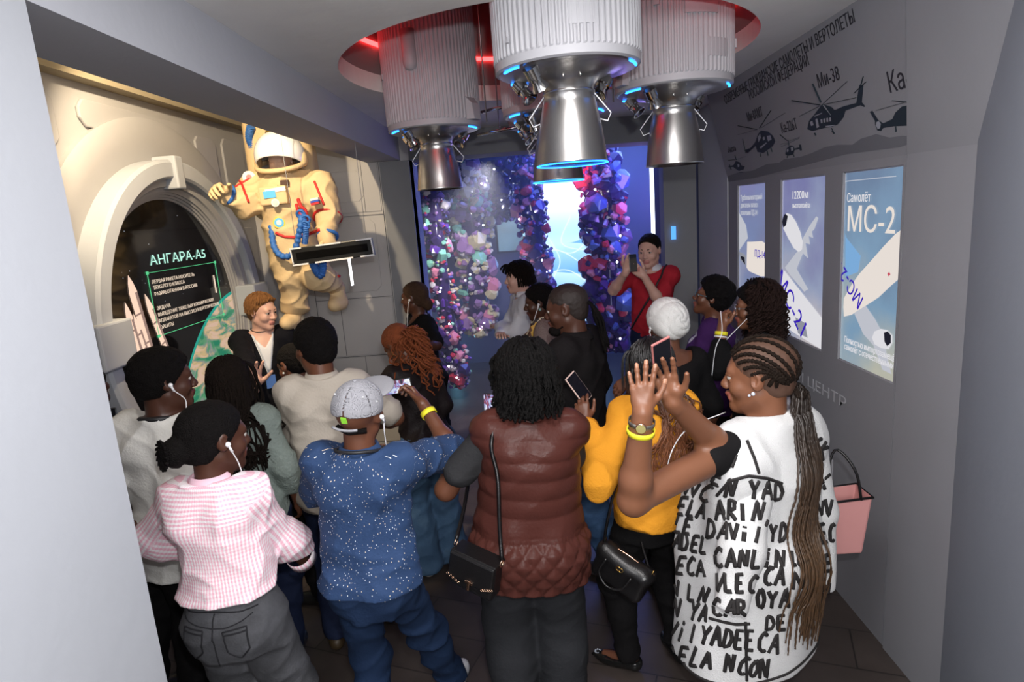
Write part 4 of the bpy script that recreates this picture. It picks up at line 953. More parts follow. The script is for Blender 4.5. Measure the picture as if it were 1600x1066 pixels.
        F.cone(s.neck-s.Rt @ np.array((0, 0, .04)), s.hc+s.Rh @ (np.array((0, -.022, -.050))*s.hk), (.054 if s.female else .062)*k*(1+(s.fat-1)*.5), (.050 if s.female else .057)*s.hk*(1+(s.fat-1)*.3), .022)
        head_prims(F, s.hc, s.Rh, s.hk, s.female)
        for sd, a in s.arms.items(): s.arms[sd]['hand'] = hand_prims(F, a['W'], a['D'], a['N'], sd, a['hsz'], a['curl'], a['thumb'], a['spread'], s.nails)
        V, Q = F.mesh(h); sk = SK[s.tone]; o = pymesh('body', V, Q, sk, s.root)
        q = (V-s.hc) @ s.Rh/s.hk; cl = np.zeros(len(V), int)
        cl[(np.abs(q[:, 0]) < .026) & (q[:, 2] < -.0525) & (q[:, 2] > -.079) & (q[:, 1] > .0865)] = 1
        for c, r in s.nails: cl[np.linalg.norm(V-c, axis=1) < r] = 2
        set_slots(o, cl)
        for x in (-1, 1):
            m = MB(); c = s.hc+s.Rh @ (np.array((x*.033, .0765, .004))*s.hk); m.ball((0, 0, 0), .0118*s.hk, 12, 8); m.V = [tuple(c+np.array(v)) for v in m.V]
            e = m.build('eye', [M_eye, M_iris], s.root, True, fix=False); fw = s.Rh @ np.array((0, 1., 0))
            for p in e.data.polygons:
                if (np.array(p.center)-c) @ fw > .0090*s.hk: p.material_index = 1
        pr = []
        for x in (-1, 1): pr.append([s.H_(x*a, b, z) for a, b, z in ((.015, .0885, .024), (.030, .0865, .0275), (.046, .0745, .023))])
        tube_obj('eyebrow', [pr[0]], [[.0035*s.hk, .0036*s.hk, .002*s.hk]], s.brow if hasattr(s, 'brow') else H_black, s.root); tube_obj('eyebrow', [pr[1]], [[.0035*s.hk, .0036*s.hk, .002*s.hk]], s.brow if hasattr(s, 'brow') else H_black, s.root)
        s.bodyF = F; return s
    def H_(s, x, y, z): return s.hc+s.Rh @ (np.array((x, y, z))*s.hk)
    # -------- clothing
    def shirt(s, name, m, inf=.016, hem=.90, sleeve=.75, fold=.010, h=.008, neck=1.465, vneck=0., flare=.0, cuff=.0, seed=1., fn=None, collar=None, k=.04, back=None, openf=0., ff=11.):
        F = Fld(); s.torso(F, inf, hem=hem, flare=flare, k=k)
        ends = []
        for sd in (1, -1):
            sl = sleeve if not isinstance(sleeve, dict) else sleeve[sd]
            if sd in s.arms and sl > 0:
                G = s.armf(F, sd, inf*.9, t1=sl, k=.045, cuff=cuff); a = s.arms[sd]
                d = nrm(a['E']-a['S']) if sl <= 1 else nrm(a['W']-a['E']); ends.append((G, d, a))
        if fn: F.fn(fn)
        def folds(P):
            q = (P-s.hip) @ s.Rt; x, y, z = q.T
            lowz = np.clip((.42-z)/.3, .35, 1)
            return fold*(.55*wob(P, ff*.8, seed+3)-1.5*lowz*crease(q, 7.5, seed, .55, 1.5, .35)-.9*crease(q, 10., seed+5, 1.3, .8, -.6)-.5*crease(q, 19., seed+9, .8, 1.2, .5)+.5)
        if fold: F.fn(folds)
        # sleeve ends and hem
        for G, d, a in ends:
            r = .10
            F.fn((lambda G, d: (lambda P: None))(G, d)) if False else None
        n0 = s.T(0, -.01, neck); F.plane(s.T(0, 0, hem+.012), s.Rt @ np.array((0, 0, -1.))) if back is None else F.plane(s.T(0, 0, hem+.012), s.Rt @ nrm((0, back, -1.)))
        F.plane(s.T(0, .0, 1.535), s.Rt @ nrm((0, .1, 1)))
        nf = (1+(s.fat-1)*.4)*s.k*(1.0 if s.female else 1.08)
        def nk(P):
            q = (P-s.neck) @ s.Rt; zz = q[:, 2]-(neck-1.49)*s.k-q[:, 1]*-.28+.004
            return np.maximum(np.hypot(q[:, 0], q[:, 1]-.01)-np.clip(.062*nf+zz*.9, .045, .12), -(zz+.03))
        F._add(nk, np.full(3, -9.), np.full(3, 9.), .008, 's')
        if vneck:
            c = s.T(0, .16, neck+.02); A = s.Rt
            def vn(P):
                q = (P-s.hip) @ A/s.k; x, y, z = q[:, 0], q[:, 1], q[:, 2]+.93
                return np.maximum(np.maximum((np.abs(x)-(z-(neck-vneck))*.078/vneck), -(y-.0)), -(z-(neck-vneck)))*s.k*.8
            F._add(vn, np.full(3, -9.), np.full(3, 9.), .008, 's')
        V, Q = F.mesh(h)
        if len(ends):     # cut hands/forearms side of sleeve ends flat
            pass
        o = pymesh(name, V, Q, m, s.root); s.shirtF = F; s.attr(o, V)
        if collar:
            s.collar(collar, inf)
        return o
    def attr(s, o, V):
        """pattern coordinates: metres around the body and along it"""
        q = (V-s.hip) @ s.Rt; best = np.stack([np.arctan2(q[:, 0], -q[:, 1])*.17*s.fat, q[:, 2], np.zeros(len(V))], 1)
        dt = np.hypot(q[:, 0]/(s.sx+.01)/s.k, q[:, 1]/.15/s.k)
        for sd, a in s.arms.items():
            for (A, B, L0) in ((a['S'], a['E'], 0.), (a['E'], a['W'], .28)):
                ax = nrm(B-A); t = (V-A) @ ax; L_ = np.linalg.norm(B-A)
                r = V-A-t[:, None]*ax; da = np.linalg.norm(V-A-np.clip(t, .03, L_)[:, None]*ax, axis=1)-.055
                m2 = (da < (dt-1)*.15) & (t > -.02)
                u = nrm(np.cross(ax, (0.1, .9, .2))); v = np.cross(ax, u)
                best[m2] = np.stack([np.arctan2(r @ u, r @ v)*.06, t+L0, np.full(len(V), 1.)], 1)[m2]
        set_attr(o, 'pc', best)
    def collar(s, m, inf=.016, hgt=.035, name='collar'):
        c = s.neck+s.Rt @ np.array((0, .002, -.012)); V = []; FF = []; n = 40
        ax = s.Rt; r = (.066 if s.female else .074)*s.k*(1+(s.fat-1)*.35)
        for i in range(n):
            a = PI/2+.35+(2*PI-.7)*i/(n-1)
            for (rr, z) in ((r*1.0, -.012), (r*.93, hgt), (r*.99, hgt+.002), (r*1.22, -.004), (r*1.20, -.010)):
                V.append(c+ax @ np.array((rr*math.cos(a), rr*math.sin(a)*.95, z*s.k-.018*math.sin(a)*0)))
        for i in range(n-1):
            for j in range(4): FF.append((5*i+j, 5*(i+1)+j, 5*(i+1)+j+1, 5*i+j+1))
        o = pymesh(name, V, FF, m, s.root); md = o.modifiers.new('s', 'SOLIDIFY'); md.thickness = .0025; return o
    def trousers(s, m, inf=.014, loose=0., length=.07, fold=.010, h=.010, top=1.02, name='trousers', seed=2.):
        F = Fld(); f = s.fat; k = s.k
        st = [(.80, .155, .118, -.012), (.86, .172, .124, -.012), (.93, .172, .124, -.012), (1.02, .150, .105, 0), (1.06, .145, .10, 0)]
        F.loft([((z-.93)*k, a*f*k+inf, b*f*k+inf, y*k) for z, a, b, y in st], s.hip, s.Rb, .03)
        for sd in (1, -1):
            F.ell(s.Rb @ (np.array((sd*.076, -.058*f, .91))*k), (.088 if s.female else .080)*k*f+inf*.6, .05)
            hp, kn, an, dr = s.legs[sd]; g = (1+(f-1)*.8)*k; L_ = an+np.array((0, 0, length-.085))
            F.cone(hp, kn, .088*g+inf, .060*g+inf+loose*.6, .04); cf = kn+(an-kn)*.35-dr*.012*k; F.cone(kn, cf, .058*g+inf+loose*.6, .057*g+inf+loose*.8, .03); F.cone(cf, L_, .055*g+inf+loose*.8, .042*k+inf+loose, .03)
        def folds(P):
            z = P[:, 2]/k; a = np.sin(z*30+4*wob(P, 4.5, seed)+P[:, 0]*14)
            w = np.clip(.5+1.2*np.exp(-((z-.48)/.12)**2)+1.3*np.exp(-((z-.12)/.1)**2), 0, 2)
            return fold*(-.9*w*crease(P, 9., seed, .6, 1.6, .4)+.6*wob(P, 9, seed+2)-.7*crease(P, 17., seed+3, .8, 1.3, -.5)+.3)
        F.fn(folds); F.plane((0, 0, length), (0, 0, -1)); F.plane((0, 0, top*k), (0, 0, 1))
        V, Q = F.mesh(h); o = pymesh(name, V, Q, m, s.root)
        g = V @ s.Rb; set_attr(o, 'pc', np.stack([g[:, 0]+.3*g[:, 1], g[:, 2], g[:, 1]], 1)); s.trF = F; return o
    def shoes(s, m, sole=None, kind='sneaker', h=.007, name='shoe'):
        for sd in (1, -1):
            hp, kn, an, dr = s.legs[sd]; k = s.k; z = np.array((0, 0, 1.)); g = an*np.array((1, 1, 0)); F = Fld(); rt = nrm(np.cross(dr, z)); R = np.stack([rt, dr, z], 1)
            F.cone(g-dr*.035*k+z*.045, g+dr*.05*k+z*.045, .040, .042, .02); F.ell(g+dr*.115*k+z*.034, (.045*k, .075*k, .040), .03, R)
            if kind != 'pump': F.cone(g+z*.05, g+z*(.10 if kind == 'sneaker' else .13), .043, .042, .02); F.plane(g+z*(.10 if kind == 'sneaker' else .15), (0, 0, 1))
            else: F.plane(g+z*.058, nrm(z+dr*.15)); F.ell(g+dr*.07*k+z*.075, (.032*k, .062*k, .038), .008, R, op='s'); F.cone(g+dr*.12*k+z*.022, g+dr*.21*k+z*.014, .026, .006, .03)
            F.plane(g+z*.004, (0, 0, -1)); V, Q = F.mesh(h)
            o = pymesh(name, V, Q, [m]+([sole] if sole else []), s.root)
            if sole: set_slots(o, np.where(V[:, 2] < .030, 1, 0))
        return s
    # -------- hair
    def shell(s, F, t=.012, grow=1., c0=-.03, nape=-.10, k=.01):
        R = s.Rh; q = lambda x, y, z: s.H_(x, y, z)
        F.ell(q(0, -.018, .036), np.array((.077+t*.62, .098+t*.85, .082+t*grow))*s.hk, .01, R)
        F.ell(q(0, -.045, -.02), np.array((.060+t*.4, .060+t*.6, .070))*s.hk, .03, R)
        n = R @ nrm((0, .8, -.6)); F.plane(s.hc+R @ (np.array((0, -.8, .6))*c0*s.hk), n, .012)
        F.plane(q(0, 0, nape), R @ np.array((0, 0, -1.)), .01)
    def hair_short(s, m, t=.012, bump=.003, freq=60, c0=-.022, nape=-.075, h=.0048, grow=1., name='hair', extra=None):
        F = Fld(); s.shell(F, t, grow, c0, nape)
        if extra: extra(F)
        F.fn(lambda P: bump*(wob(P, freq, 1)+.6*wob(P, freq*2.3, 2))+.0016*wob(P, 150, 5)); V, Q = F.mesh(h); return pymesh(name, V, Q, m, s.root)
    def push(s, P, F, mg=.006, it=3):
        for _ in range(it):
            e = 5e-3; d = F(P); g = np.stack([F(P+np.array(v)*e)-d for v in ((1, 0, 0), (0, 1, 0), (0, 0, 1))], 1); g /= (np.linalg.norm(g, axis=1, keepdims=True)+1e-6)
            P = P+np.clip(mg-d, 0, .05)[:, None]*g
        return P
    def strands(s, name, m, n, length, r=.004, wav=0., wfreq=14., start='crown', back=.0, spread=1., n_pt=26, seed=3, tie=None, clothes=None, face_gap=1.0, braid=False, lift=.010, sides=6, rng=None, jitter=.012, maxa=2.35, curl=0.):
        """hair that leaves the scalp, runs over the head and hangs"""
        rnd = np.random.RandomState(seed); paths = []; rad = []; F = clothes or s.shirtF; hk = s.hk; dn = np.array((0, 0, -1.))
        E3 = np.array((.080, .100, .088)); off = np.array((0, -.018, .034))
        for i in range(n):
            a = rnd.uniform(-maxa, maxa)*face_gap            # 0 = back of the head
            e0 = rnd.uniform(.15, 1.45) if start == 'crown' else rnd.uniform(0, .6)
            pts = []; L_ = length*rnd.uniform(.85, 1.06); step = L_/n_pt
            for j in range(8):                                # over the skull
                e1_ = -.25 if abs(a) < 1.9 else .50+.3*(abs(a)-1.9); e = max(e0, e1_+.1)-(max(e0, e1_+.1)-e1_)*j/7; d = np.array((math.sin(a)*math.cos(e), -math.cos(a)*math.cos(e), math.sin(e)))
                p = off+d*(E3+lift*rnd.uniform(.6, 1.3)); pts.append(s.hc+s.Rh @ (p*hk))
            lat = s.Rh @ np.array((math.sin(a)*.25*spread, -.10-.1*back, 0)); v = nrm(pts[-1]-pts[-2]); p = pts[-1]; ph = rnd.uniform(0, 6)
            for j in range(n_pt):
                v = nrm(v*.72+dn*.28+lat*.06); p = p+v*step; pts.append(p)
            P = np.array(pts)
            if tie is not None:                               # gather through a knot then fan
                kpt, kz = tie; w = np.exp(-(((np.arange(len(P))-8)/3.)**2))[:, None]*.93; P = P*(1-w)+(kpt+rnd.normal(0, .010, 3))*w
            T_ = np.arange(len(P))/len(P)
            if wav: 
                q = np.linspace(0, L_+.25, len(P))*wfreq+ph; P[8:] += (np.stack([np.sin(q), np.cos(q*.9+1), 0*q], 1)*wav*np.clip(T_*2-.2, 0, 1)[:, None])[8:]
            if curl:
                q = np.linspace(0, L_+.25, len(P))*wfreq+ph; P += np.stack([np.sin(q), np.cos(q), 0*q], 1)*curl
            P[6:] = s.push(P[6:], F, r*rnd.uniform(.8, 4.)) if F is not None else P[6:]
            rr = r*rnd.uniform(.8, 1.2)*np.linspace(1, .65, len(P))
            if braid: rr = rr*(1+.22*np.sin(np.arange(len(P))*2.4))
            paths.append(P); rad.append(rr)
        o = tube_obj(name, paths, rad, m, s.root, sides); return o
def cyl(P, a, b, r):
    a = np.array(a, float); b = np.array(b, float); d = nrm(b-a); t = (P-a) @ d; return np.maximum(np.linalg.norm(P-a-t[:, None]*d, axis=1)-r, -t)
def resample(P, n):
    P = np.array(P, float); L_ = np.r_[0, np.cumsum(np.linalg.norm(np.diff(P, axis=0), axis=1))]; t = np.linspace(0, L_[-1], n); return np.stack([np.interp(t, L_, P[:, i]) for i in range(3)], 1)
def earphone(s, sd, down, m=None, bud=True):
    """white bud in the ear with its wire running down through the points given"""
    m = m or mat('white_plastic', (.80, .80, .82), .3); e = s.H_(sd*.088, .004, -.006)
    F = MB().ball(e, .010, 10, 7); F.bar(e, e+s.Rh @ np.array((sd*.004, .012, -.028)), .008); o = F.build('earbud', m, s.root, True)
    if down: tube_obj('earphone_wire', [spline([e+s.Rh @ np.array((sd*.003, .010, -.024))]+down, 30)], [.0022], m, s.root)
def band(s, sd, m, t=.9, w=.012, name='wristband', r=None, off=.0055, seg=24):
    a = s.arms[sd]; d = nrm(a['W']-a['E']); c = a['E']+(a['W']-a['E'])*t; u = nrm(np.cross(d, (.1, .2, .95))); v = np.cross(d, u)
    f = (1+(s.fat-1)*.8)*s.k*(.90 if s.female else 1.); tt = t; rr = (.041+(.0265-.041)*(tt-.25)/.75)*f+off if r is None else r
    V = []; FF = []
    for i in range(seg):
        an = 2*PI*i/seg
        for (q, x) in ((rr, -w), (rr+.002, -w), (rr+.002, w), (rr, w)): V.append(c+(u*math.cos(an)+v*math.sin(an))*q+d*x)
    for i in range(seg):
        j = (i+1) % seg
        for k in range(4): FF.append((4*i+k, 4*j+k, 4*j+(k+1) % 4, 4*i+(k+1) % 4))
    return pymesh(name, V, FF, m, s.root), c, rr, d
M_yel = mat('yellow_wristband', (.80, .72, .03), .5); M_wht = mat('white_plastic', (.80, .80, .82), .3)
M_scr = mat('phone_glass', (.008, .008, .012), .08)
def phone(c, x, y, label, cat='phone', w=.072, h=.152, case=(.02, .02, .02), screen=None, t=.0085, group=None):
    """held phone: c world centre, x its width axis, y its height axis, screen on +z = x cross y"""
    x = nrm(x); y = nrm(np.array(y)-(np.array(y) @ x)*x); z = np.cross(x, y); c = np.array(c, float)
    th = thing('mobile_phone', label, cat, c)
    MB().obox((0, 0, 0), x, y, z, w/2, h/2, t/2).build('phone_case', mat('phone_case_%02d%02d%02d' % tuple(int(q*99) for q in case), case, .35), th, bevel=.004)
    MB().obox(z*(t/2+.0008), x, y, z, w/2-.004, h/2-.005, .0008).build('phone_screen', screen or M_scr, th)
    m = MB()
    for i in (0, 1): m.ball(-z*(t/2+.001)+x*(w*.28)+y*(h*.38-i*.022), .007, 10, 6)
    m.build('camera_lens', M_scr, th, True)
    return th

# ------------------------------------------------------------------ patterned cloth
def pc_mat(name, fn, rough=.85):
    def f(nt, b):
        N, L = nt.nodes, nt.links; at_ = N.new('ShaderNodeAttribute'); at_.attribute_name = 'pc'; b.inputs['Roughness'].default_value = rough
        n2 = N.new('ShaderNodeTexNoise'); n2.inputs['Scale'].default_value = 120; tc = N.new('ShaderNodeTexCoord'); L.new(tc.outputs['Object'], n2.inputs['Vector'])
        bp = N.new('ShaderNodeBump'); bp.inputs['Strength'].default_value = .2; bp.inputs['Distance'].default_value = .01; L.new(n2.outputs['Fac'], bp.inputs['Height']); L.new(bp.outputs[0], b.inputs['Normal'])
        fn(nt, b, at_.outputs['Vector'])
    return node_mat(name, f)
def mth(nt, op, a, b=None, v=None):
    n = nt.nodes.new('ShaderNodeMath'); n.operation = op
    for i, q in enumerate((a, b if b is not None else v)):
        if q is None: continue
        if isinstance(q, (int, float)): n.inputs[i].default_value = q
        else: nt.links.new(q, n.inputs[i])
    return n.outputs[0]
def mixc(nt, f, a, b, out):
    m = nt.nodes.new('ShaderNodeMix'); m.data_type = 'RGBA'
    for q, i in ((a, 6), (b, 7)):
        if isinstance(q, tuple): m.inputs[i].default_value = (*q, 1)
        else: nt.links.new(q, m.inputs[i])
    nt.links.new(f, m.inputs[0]) if not isinstance(f, float) else setattr(m.inputs[0], 'default_value', f)
    if out is not None: nt.links.new(m.outputs[2], out)
    return m.outputs[2]
def pink(nt, b, v):
    sp_ = nt.nodes.new('ShaderNodeSeparateXYZ'); nt.links.new(v, sp_.inputs[0]); x, y, z = sp_.outputs
    sx = mth(nt, 'SINE', mth(nt, 'MULTIPLY', x, 2*PI/.0145)); sx = mth(nt, 'GREATER_THAN', sx, 0.)
    sy = mth(nt, 'SINE', mth(nt, 'MULTIPLY', y, 2*PI/.0145)); sy = mth(nt, 'GREATER_THAN', sy, 0.)
    yoke = mth(nt, 'MULTIPLY', mth(nt, 'GREATER_THAN', y, .395), mth(nt, 'LESS_THAN', z, .5))
    a = nt.nodes.new('ShaderNodeMix'); nt.links.new(yoke, a.inputs[0]); nt.links.new(sx, a.inputs[2]); nt.links.new(sy, a.inputs[3])
    b2 = nt.nodes.new('ShaderNodeMix'); nt.links.new(yoke, b2.inputs[0]); nt.links.new(sy, b2.inputs[2]); nt.links.new(sx, b2.inputs[3])
    f = mth(nt, 'ADD', mth(nt, 'MULTIPLY', a.outputs[0], .62), mth(nt, 'MULTIPLY', b2.outputs[0], .22))
    mixc(nt, f, (.86, .82, .84), (.80, .36, .48), b.inputs['Base Color'])
def dots(nt, b, v):
    N, L = nt.nodes, nt.links; mp = N.new('ShaderNodeMapping'); mp.inputs['Scale'].default_value = (84, 84, 1); vo = N.new('ShaderNodeTexVoronoi'); vo.inputs['Scale'].default_value = 1; vo.inputs['Randomness'].default_value = .55
    mp2 = N.new('ShaderNodeMapping'); mp2.inputs['Rotation'].default_value = (0, 0, .5); mp2.inputs['Scale'].default_value = (1.25, .8, 1)
    L.new(v, mp.inputs[0]); L.new(mp.outputs[0], mp2.inputs[0]); L.new(mp2.outputs[0], vo.inputs['Vector']); f = mth(nt, 'LESS_THAN', vo.outputs['Distance'], .165)
    vc = N.new('ShaderNodeSeparateColor'); L.new(vo.outputs['Color'], vc.inputs[0]); g = mth(nt, 'GREATER_THAN', vc.outputs[0], .5)
    c = mixc(nt, g, (.75, .62, .45), (.75, .78, .80), None); mixc(nt, f, (.013, .040, .115), c, b.inputs['Base Color'])
def polka(nt, b, v):
    N, L = nt.nodes, nt.links; mp = N.new('ShaderNodeMapping'); mp.inputs['Scale'].default_value = (48, 48, 1); mp.inputs['Rotation'].default_value = (0, 0, .7); vo = N.new('ShaderNodeTexVoronoi'); vo.inputs['Scale'].default_value = 1; vo.inputs['Randomness'].default_value = .0
    L.new(v, mp.inputs[0]); L.new(mp.outputs[0], vo.inputs['Vector']); f = mth(nt, 'LESS_THAN', vo.outputs['Distance'], .27); mixc(nt, f, (.012, .012, .014), (.75, .74, .72), b.inputs['Base Color'])
def denim(c0, c1):
    def f(nt, b, v):
        N, L = nt.nodes, nt.links; n = N.new('ShaderNodeTexNoise'); n.inputs['Scale'].default_value = 7; n.inputs['Detail'].default_value = 9; n.inputs['Roughness'].default_value = .7; tc = N.new('ShaderNodeTexCoord'); L.new(tc.outputs['Object'], n.inputs['Vector'])
        r = N.new('ShaderNodeMapRange'); r.inputs[1].default_value = .32; r.inputs[2].default_value = .68; L.new(n.outputs['Fac'], r.inputs[0]); mixc(nt, r.outputs[0], c0, c1, b.inputs['Base Color'])
    return f
def cls(F, P): return F
S1, S_1 = 1, -1
CR_ = {}
def done(n, p): CR_[n] = p

# --- man in the white T-shirt (left front)
p = Person('man seen from behind in loose white T-shirt and black trousers, beside the left pillar', (250, 555), 1.76, -5, hphi=-52, hpitch=4, tone='dark', fat=1.06, hs=1.04)
p.arm(1, wrist=p.px(222, 828, 2.52), pole=p.Rb @ np.array((1, -.5, -.3)), D=(-1, .1, .1), N=(0, -1, 0), curl=(.6, .7, .8, .8)).arm(-1).body()
mw = fabric('white_cotton', (.66, .65, .62)); p.shirt('t_shirt', mw, inf=.026, hem=.76, sleeve=.85, cuff=.014, fold=.012, flare=.02, seed=4, collar=None)
p.trousers(fabric('black_trousers', (.0065, .006, .0065)), loose=.012); p.shoes(mat('tan_shoe', (.20, .12, .06), .5)); p.hair_short(H_black, t=.020, bump=.0022, freq=90, nape=-.06)
m = MB(); tube_obj('neck_strap', [[p.neck+p.Rt @ np.array((.082*math.cos(a), .082*math.sin(a)-.005, -.012-.02*math.sin(a))) for a in np.linspace(0, 2*PI, 30)]], [.012], mat('black_strap', (.015, .015, .017), .5), p.root, 6)
earphone(p, 1, [p.H_(.08, .05, -.07), p.H_(.075, .055, -.12), p.T(.07, .13, 1.40)])
# --- woman in the pink striped shirt
p = Person('woman from behind in pink and white striped shirt and grey jeans, low black bun', (330, 642), 1.64, -4, hphi=-42, hpitch=6, female=True, tone='dark', fat=1.02, hs=1.10)
p.arm(1, wrist=p.px(478, 880, 2.42), pole=p.Rb @ np.array((1, -.6, .1)), D=(-.2, 1, -.2), N=(-1, 0, 0)).arm(-1, wrist=p.T(-.20, .22, 1.10), pole=p.Rb @ np.array((-1, -.5, 0))).body()
mp_ = pc_mat('pink_striped_cotton', pink); p.shirt('striped_shirt', mp_, inf=.022, hem=1.015, sleeve=1.78, cuff=.010, fold=.012, seed=2, ff=9, collar=mat('pink_collar_cloth', (.80, .52, .62), .85))
a = p.arms[1]; o, *_ = band(p, 1, mp_, .76, .028, 'cuff', off=.028); set_attr(o, 'pc', [(v.co.x, v.co.z, 1) for v in o.data.vertices])
mj = pc_mat('grey_washed_denim', denim((.028, .029, .033), (.070, .072, .082))); jt = p.trousers(mj, inf=.016, loose=.030, fold=.010, top=1.07, name='jeans')
md = fabric('dark_denim_stitch', (.018, .018, .021)); F = p.trF
def surf(F, P0, dr, n=60, st=.006):
    """march from P0 along dr onto the surface of F"""
    P = np.array(P0, float); dr = nrm(dr)
    for _ in range(n):
        d = F(P[None], .6)[0]; P = P+dr*max(d*.8, .0006)
        if d < .0012: break
    return P
def seam(p, F, pts, name, m, r=.0032, out=.0008, par=None):
    P = []
    for (x, z) in pts: P.append(surf(F, p.Rb @ (np.array((x, -.45, z))*p.k), p.Rb @ np.array((0, 1., 0))))
    return tube_obj(name, [np.array(P)], [r], m, par or p.root, 6)
for q in (.92, -.92):
    pk = [(q*.045, .945), (q*.135, .955), (q*.140, .865), (q*.098, .825), (q*.055, .858), (q*.045, .945)]; pk = resample([(a, b, 0) for a, b in pk], 40)[:, :2]
    seam(p, F, pk, 'pocket_stitching', md)
    seam(p, F, [(q*(.045+.09*t), .930+.010*t) for t in np.linspace(0, 1, 14)], 'pocket_hem', md)
seam(p, F, [(0, z) for z in np.linspace(1.0, .78, 30)], 'back_seam', md, .003); seam(p, F, [(x, .985-.03*(1-(x/.13)**2)) for x in np.linspace(-.14, .14, 30)], 'yoke_seam', md, .0022)
seam(p, F, [(x, 1.005) for x in np.linspace(-.15, .15, 30)], 'waistband_seam', md, .0028)
p.shoes(mat('white_shoe', (.65, .65, .65), .5)); 
p.hair_short(H_black, t=.010, bump=.0012, freq=120, nape=-.07, extra=lambda F: F.ell(p.H_(0, -.125, -.022), np.array((.050, .040, .048))*p.hk, .012, p.Rh))
m = []; c = p.H_(0, -.135, -.024)
for i in range(16):
    a0 = i*.39; m.append([c+p.Rh @ (np.array((r_*math.cos(a0+r_*26), -.030+.22*(.052-r_), r_*math.sin(a0+r_*26))))for r_ in np.linspace(.010, .052, 12)])
tube_obj('bun_twists', m, [.0055]*16, H_black, p.root, 6)
earphone(p, 1, [p.H_(.08, .035, -.07), p.H_(.07, .05, -.11), p.T(.06, .12, 1.42)])
# --- person half hidden behind the pillar
p = Person('person in cream knit top mostly hidden behind left pillar, holding a dark phone', (128, 575), 1.70, -20, hpitch=10, tone='dark', fat=1.1)
p.arm(1, wrist=p.px(168, 690, 3.05), pole=(0, -.3, -1), D=(.15, .1, 1), N=(-.3, 1, 0), curl=(.9, .9, .9, .9)).arm(-1).body(.008); p.shirt('knit_top', fabric('cream_knit', (.46, .42, .35), bump=.7, bscale=60), inf=.03, hem=.85, sleeve=.9, fold=.008)
p.trousers(fabric('black_trousers', (.0065, .006, .0065))); p.shoes(mat('black_leather', (.012, .012, .012), .35)); p.hair_short(H_black)
h = p.arms[1]['hand']; phone(p.loc+h['palm']+np.array((0, .018, .03)), (.9, .3, 0), (0, .3, 1), 'dark mobile phone held up at the edge of the left pillar')
# --- woman with long wavy dark hair
p = Person('woman from behind with very long wavy dark hair, grey-green top, facing the round screen', (352, 563), 1.65, 10, hphi=20, hpitch=6, female=True, tone='mid', fat=1.08)
p.arm(1).arm(-1, wrist=p.T(-.14, .26, 1.12), pole=p.Rb @ np.array((-1, -.5, 0))).body(.007); mg_ = fabric('sage_lace', (.20, .24, .22), bump=.8, bscale=70); p.shirt('blouse', mg_, inf=.022, hem=.86, sleeve=1.5, fold=.010)
p.trousers(fabric('navy_trousers', (.012, .018, .045))); p.shoes(mat('black_leather', (.012, .012, .012), .35))
hb = hairmat('dark_brown_hair', (.010, .0065, .005)); p.hair_short(hb, t=.014, bump=.001, nape=-.09); p.strands('long_hair', hb, 320, .42, r=.0066, wav=.007, wfreq=30, back=.15, spread=.3, seed=5, clothes=p.shirtF, sides=6, maxa=2.2)
# --- guide with the red-blond hair
p = Person('fair man with reddish hair in black blazer and white shirt, gesturing beside the round screen', (408, 462), 1.78, -152, hphi=-112, hpitch=10, tone='pale', fat=1.0)
p.brow = hairmat('brow_blond', (.16, .08, .04))
p.arm(1, wrist=p.px(399, 604, 3.95), pole=(-.5, .4, -1), D=(.12, -.15, 1), N=(.45, -.85, .1), curl=(.15, .3, .4, .5), thumb=1.2, spread=.35, hsz=1.12).arm(-1).body(.006)
def lapel(P): return 0*P[:, 0]
p.shirt('blazer', fabric('black_wool', (.006, .006, .009)), inf=.026, hem=.78, sleeve=1.93, fold=.007, vneck=.34, cuff=.006)
p.shirt('white_shirt', mat('white_shirt_cloth', (.70, .70, .74), .8), inf=.010, hem=1.0, sleeve=0, fold=.003, vneck=.10)
band(p, 1, mat('white_shirt_cloth', (.7, .7, .74)), .93, .022, 'shirt_cuff', off=.016)
hg = hairmat('reddish_blond_hair', (.22, .10, .038)); p.hair_short(hg, t=.014, bump=.003, freq=40, nape=-.085, grow=1.15, c0=-.004); p.strands('hair_locks', hg, 240, .025, r=.0042, seed=2, maxa=3.0, n_pt=4, lift=.013)
p.trousers(fabric('black_trousers', (.0065, .006, .0065))); p.shoes(mat('black_leather', (.012, .012, .012), .35))
tube_obj('lanyard', [p.push(np.array([p.neck+p.Rt @ np.array(v) for v in spline([(.085, -.03, -.01), (.075, .05, -.03), (.045, .12, -.12), (.005, .15, -.30)], 22)]), p.shirtF, .004), p.push(np.array([p.neck+p.Rt @ np.array(v) for v in spline([(-.085, -.03, -.01), (-.075, .05, -.03), (-.045, .12, -.12), (-.005, .15, -.30)], 22)]), p.shirtF, .004)], [.006, .006], mat('lanyard_white', (.6, .63, .7), .5), p.root, 6)
m = MB().obox(p.T(0, .165, 1.12), p.Rb @ np.array((1, 0, 0)), p.Rb @ np.array((0, 1, 0)), (0, 0, 1), .035, .003, .05).build('name_badge', mat('badge_blue', (.08, .18, .5), .4), p.root)
m = MB(); c = p.neck; tube_obj('neck_mic', [[p.neck+p.Rt @ np.array((.072*math.cos(a), .072*math.sin(a), .012-.02*math.sin(a))) for a in np.linspace(-.4, PI+.4, 24)]], [.004], mat('black_plastic', (.012, .012, .012), .35), p.root)
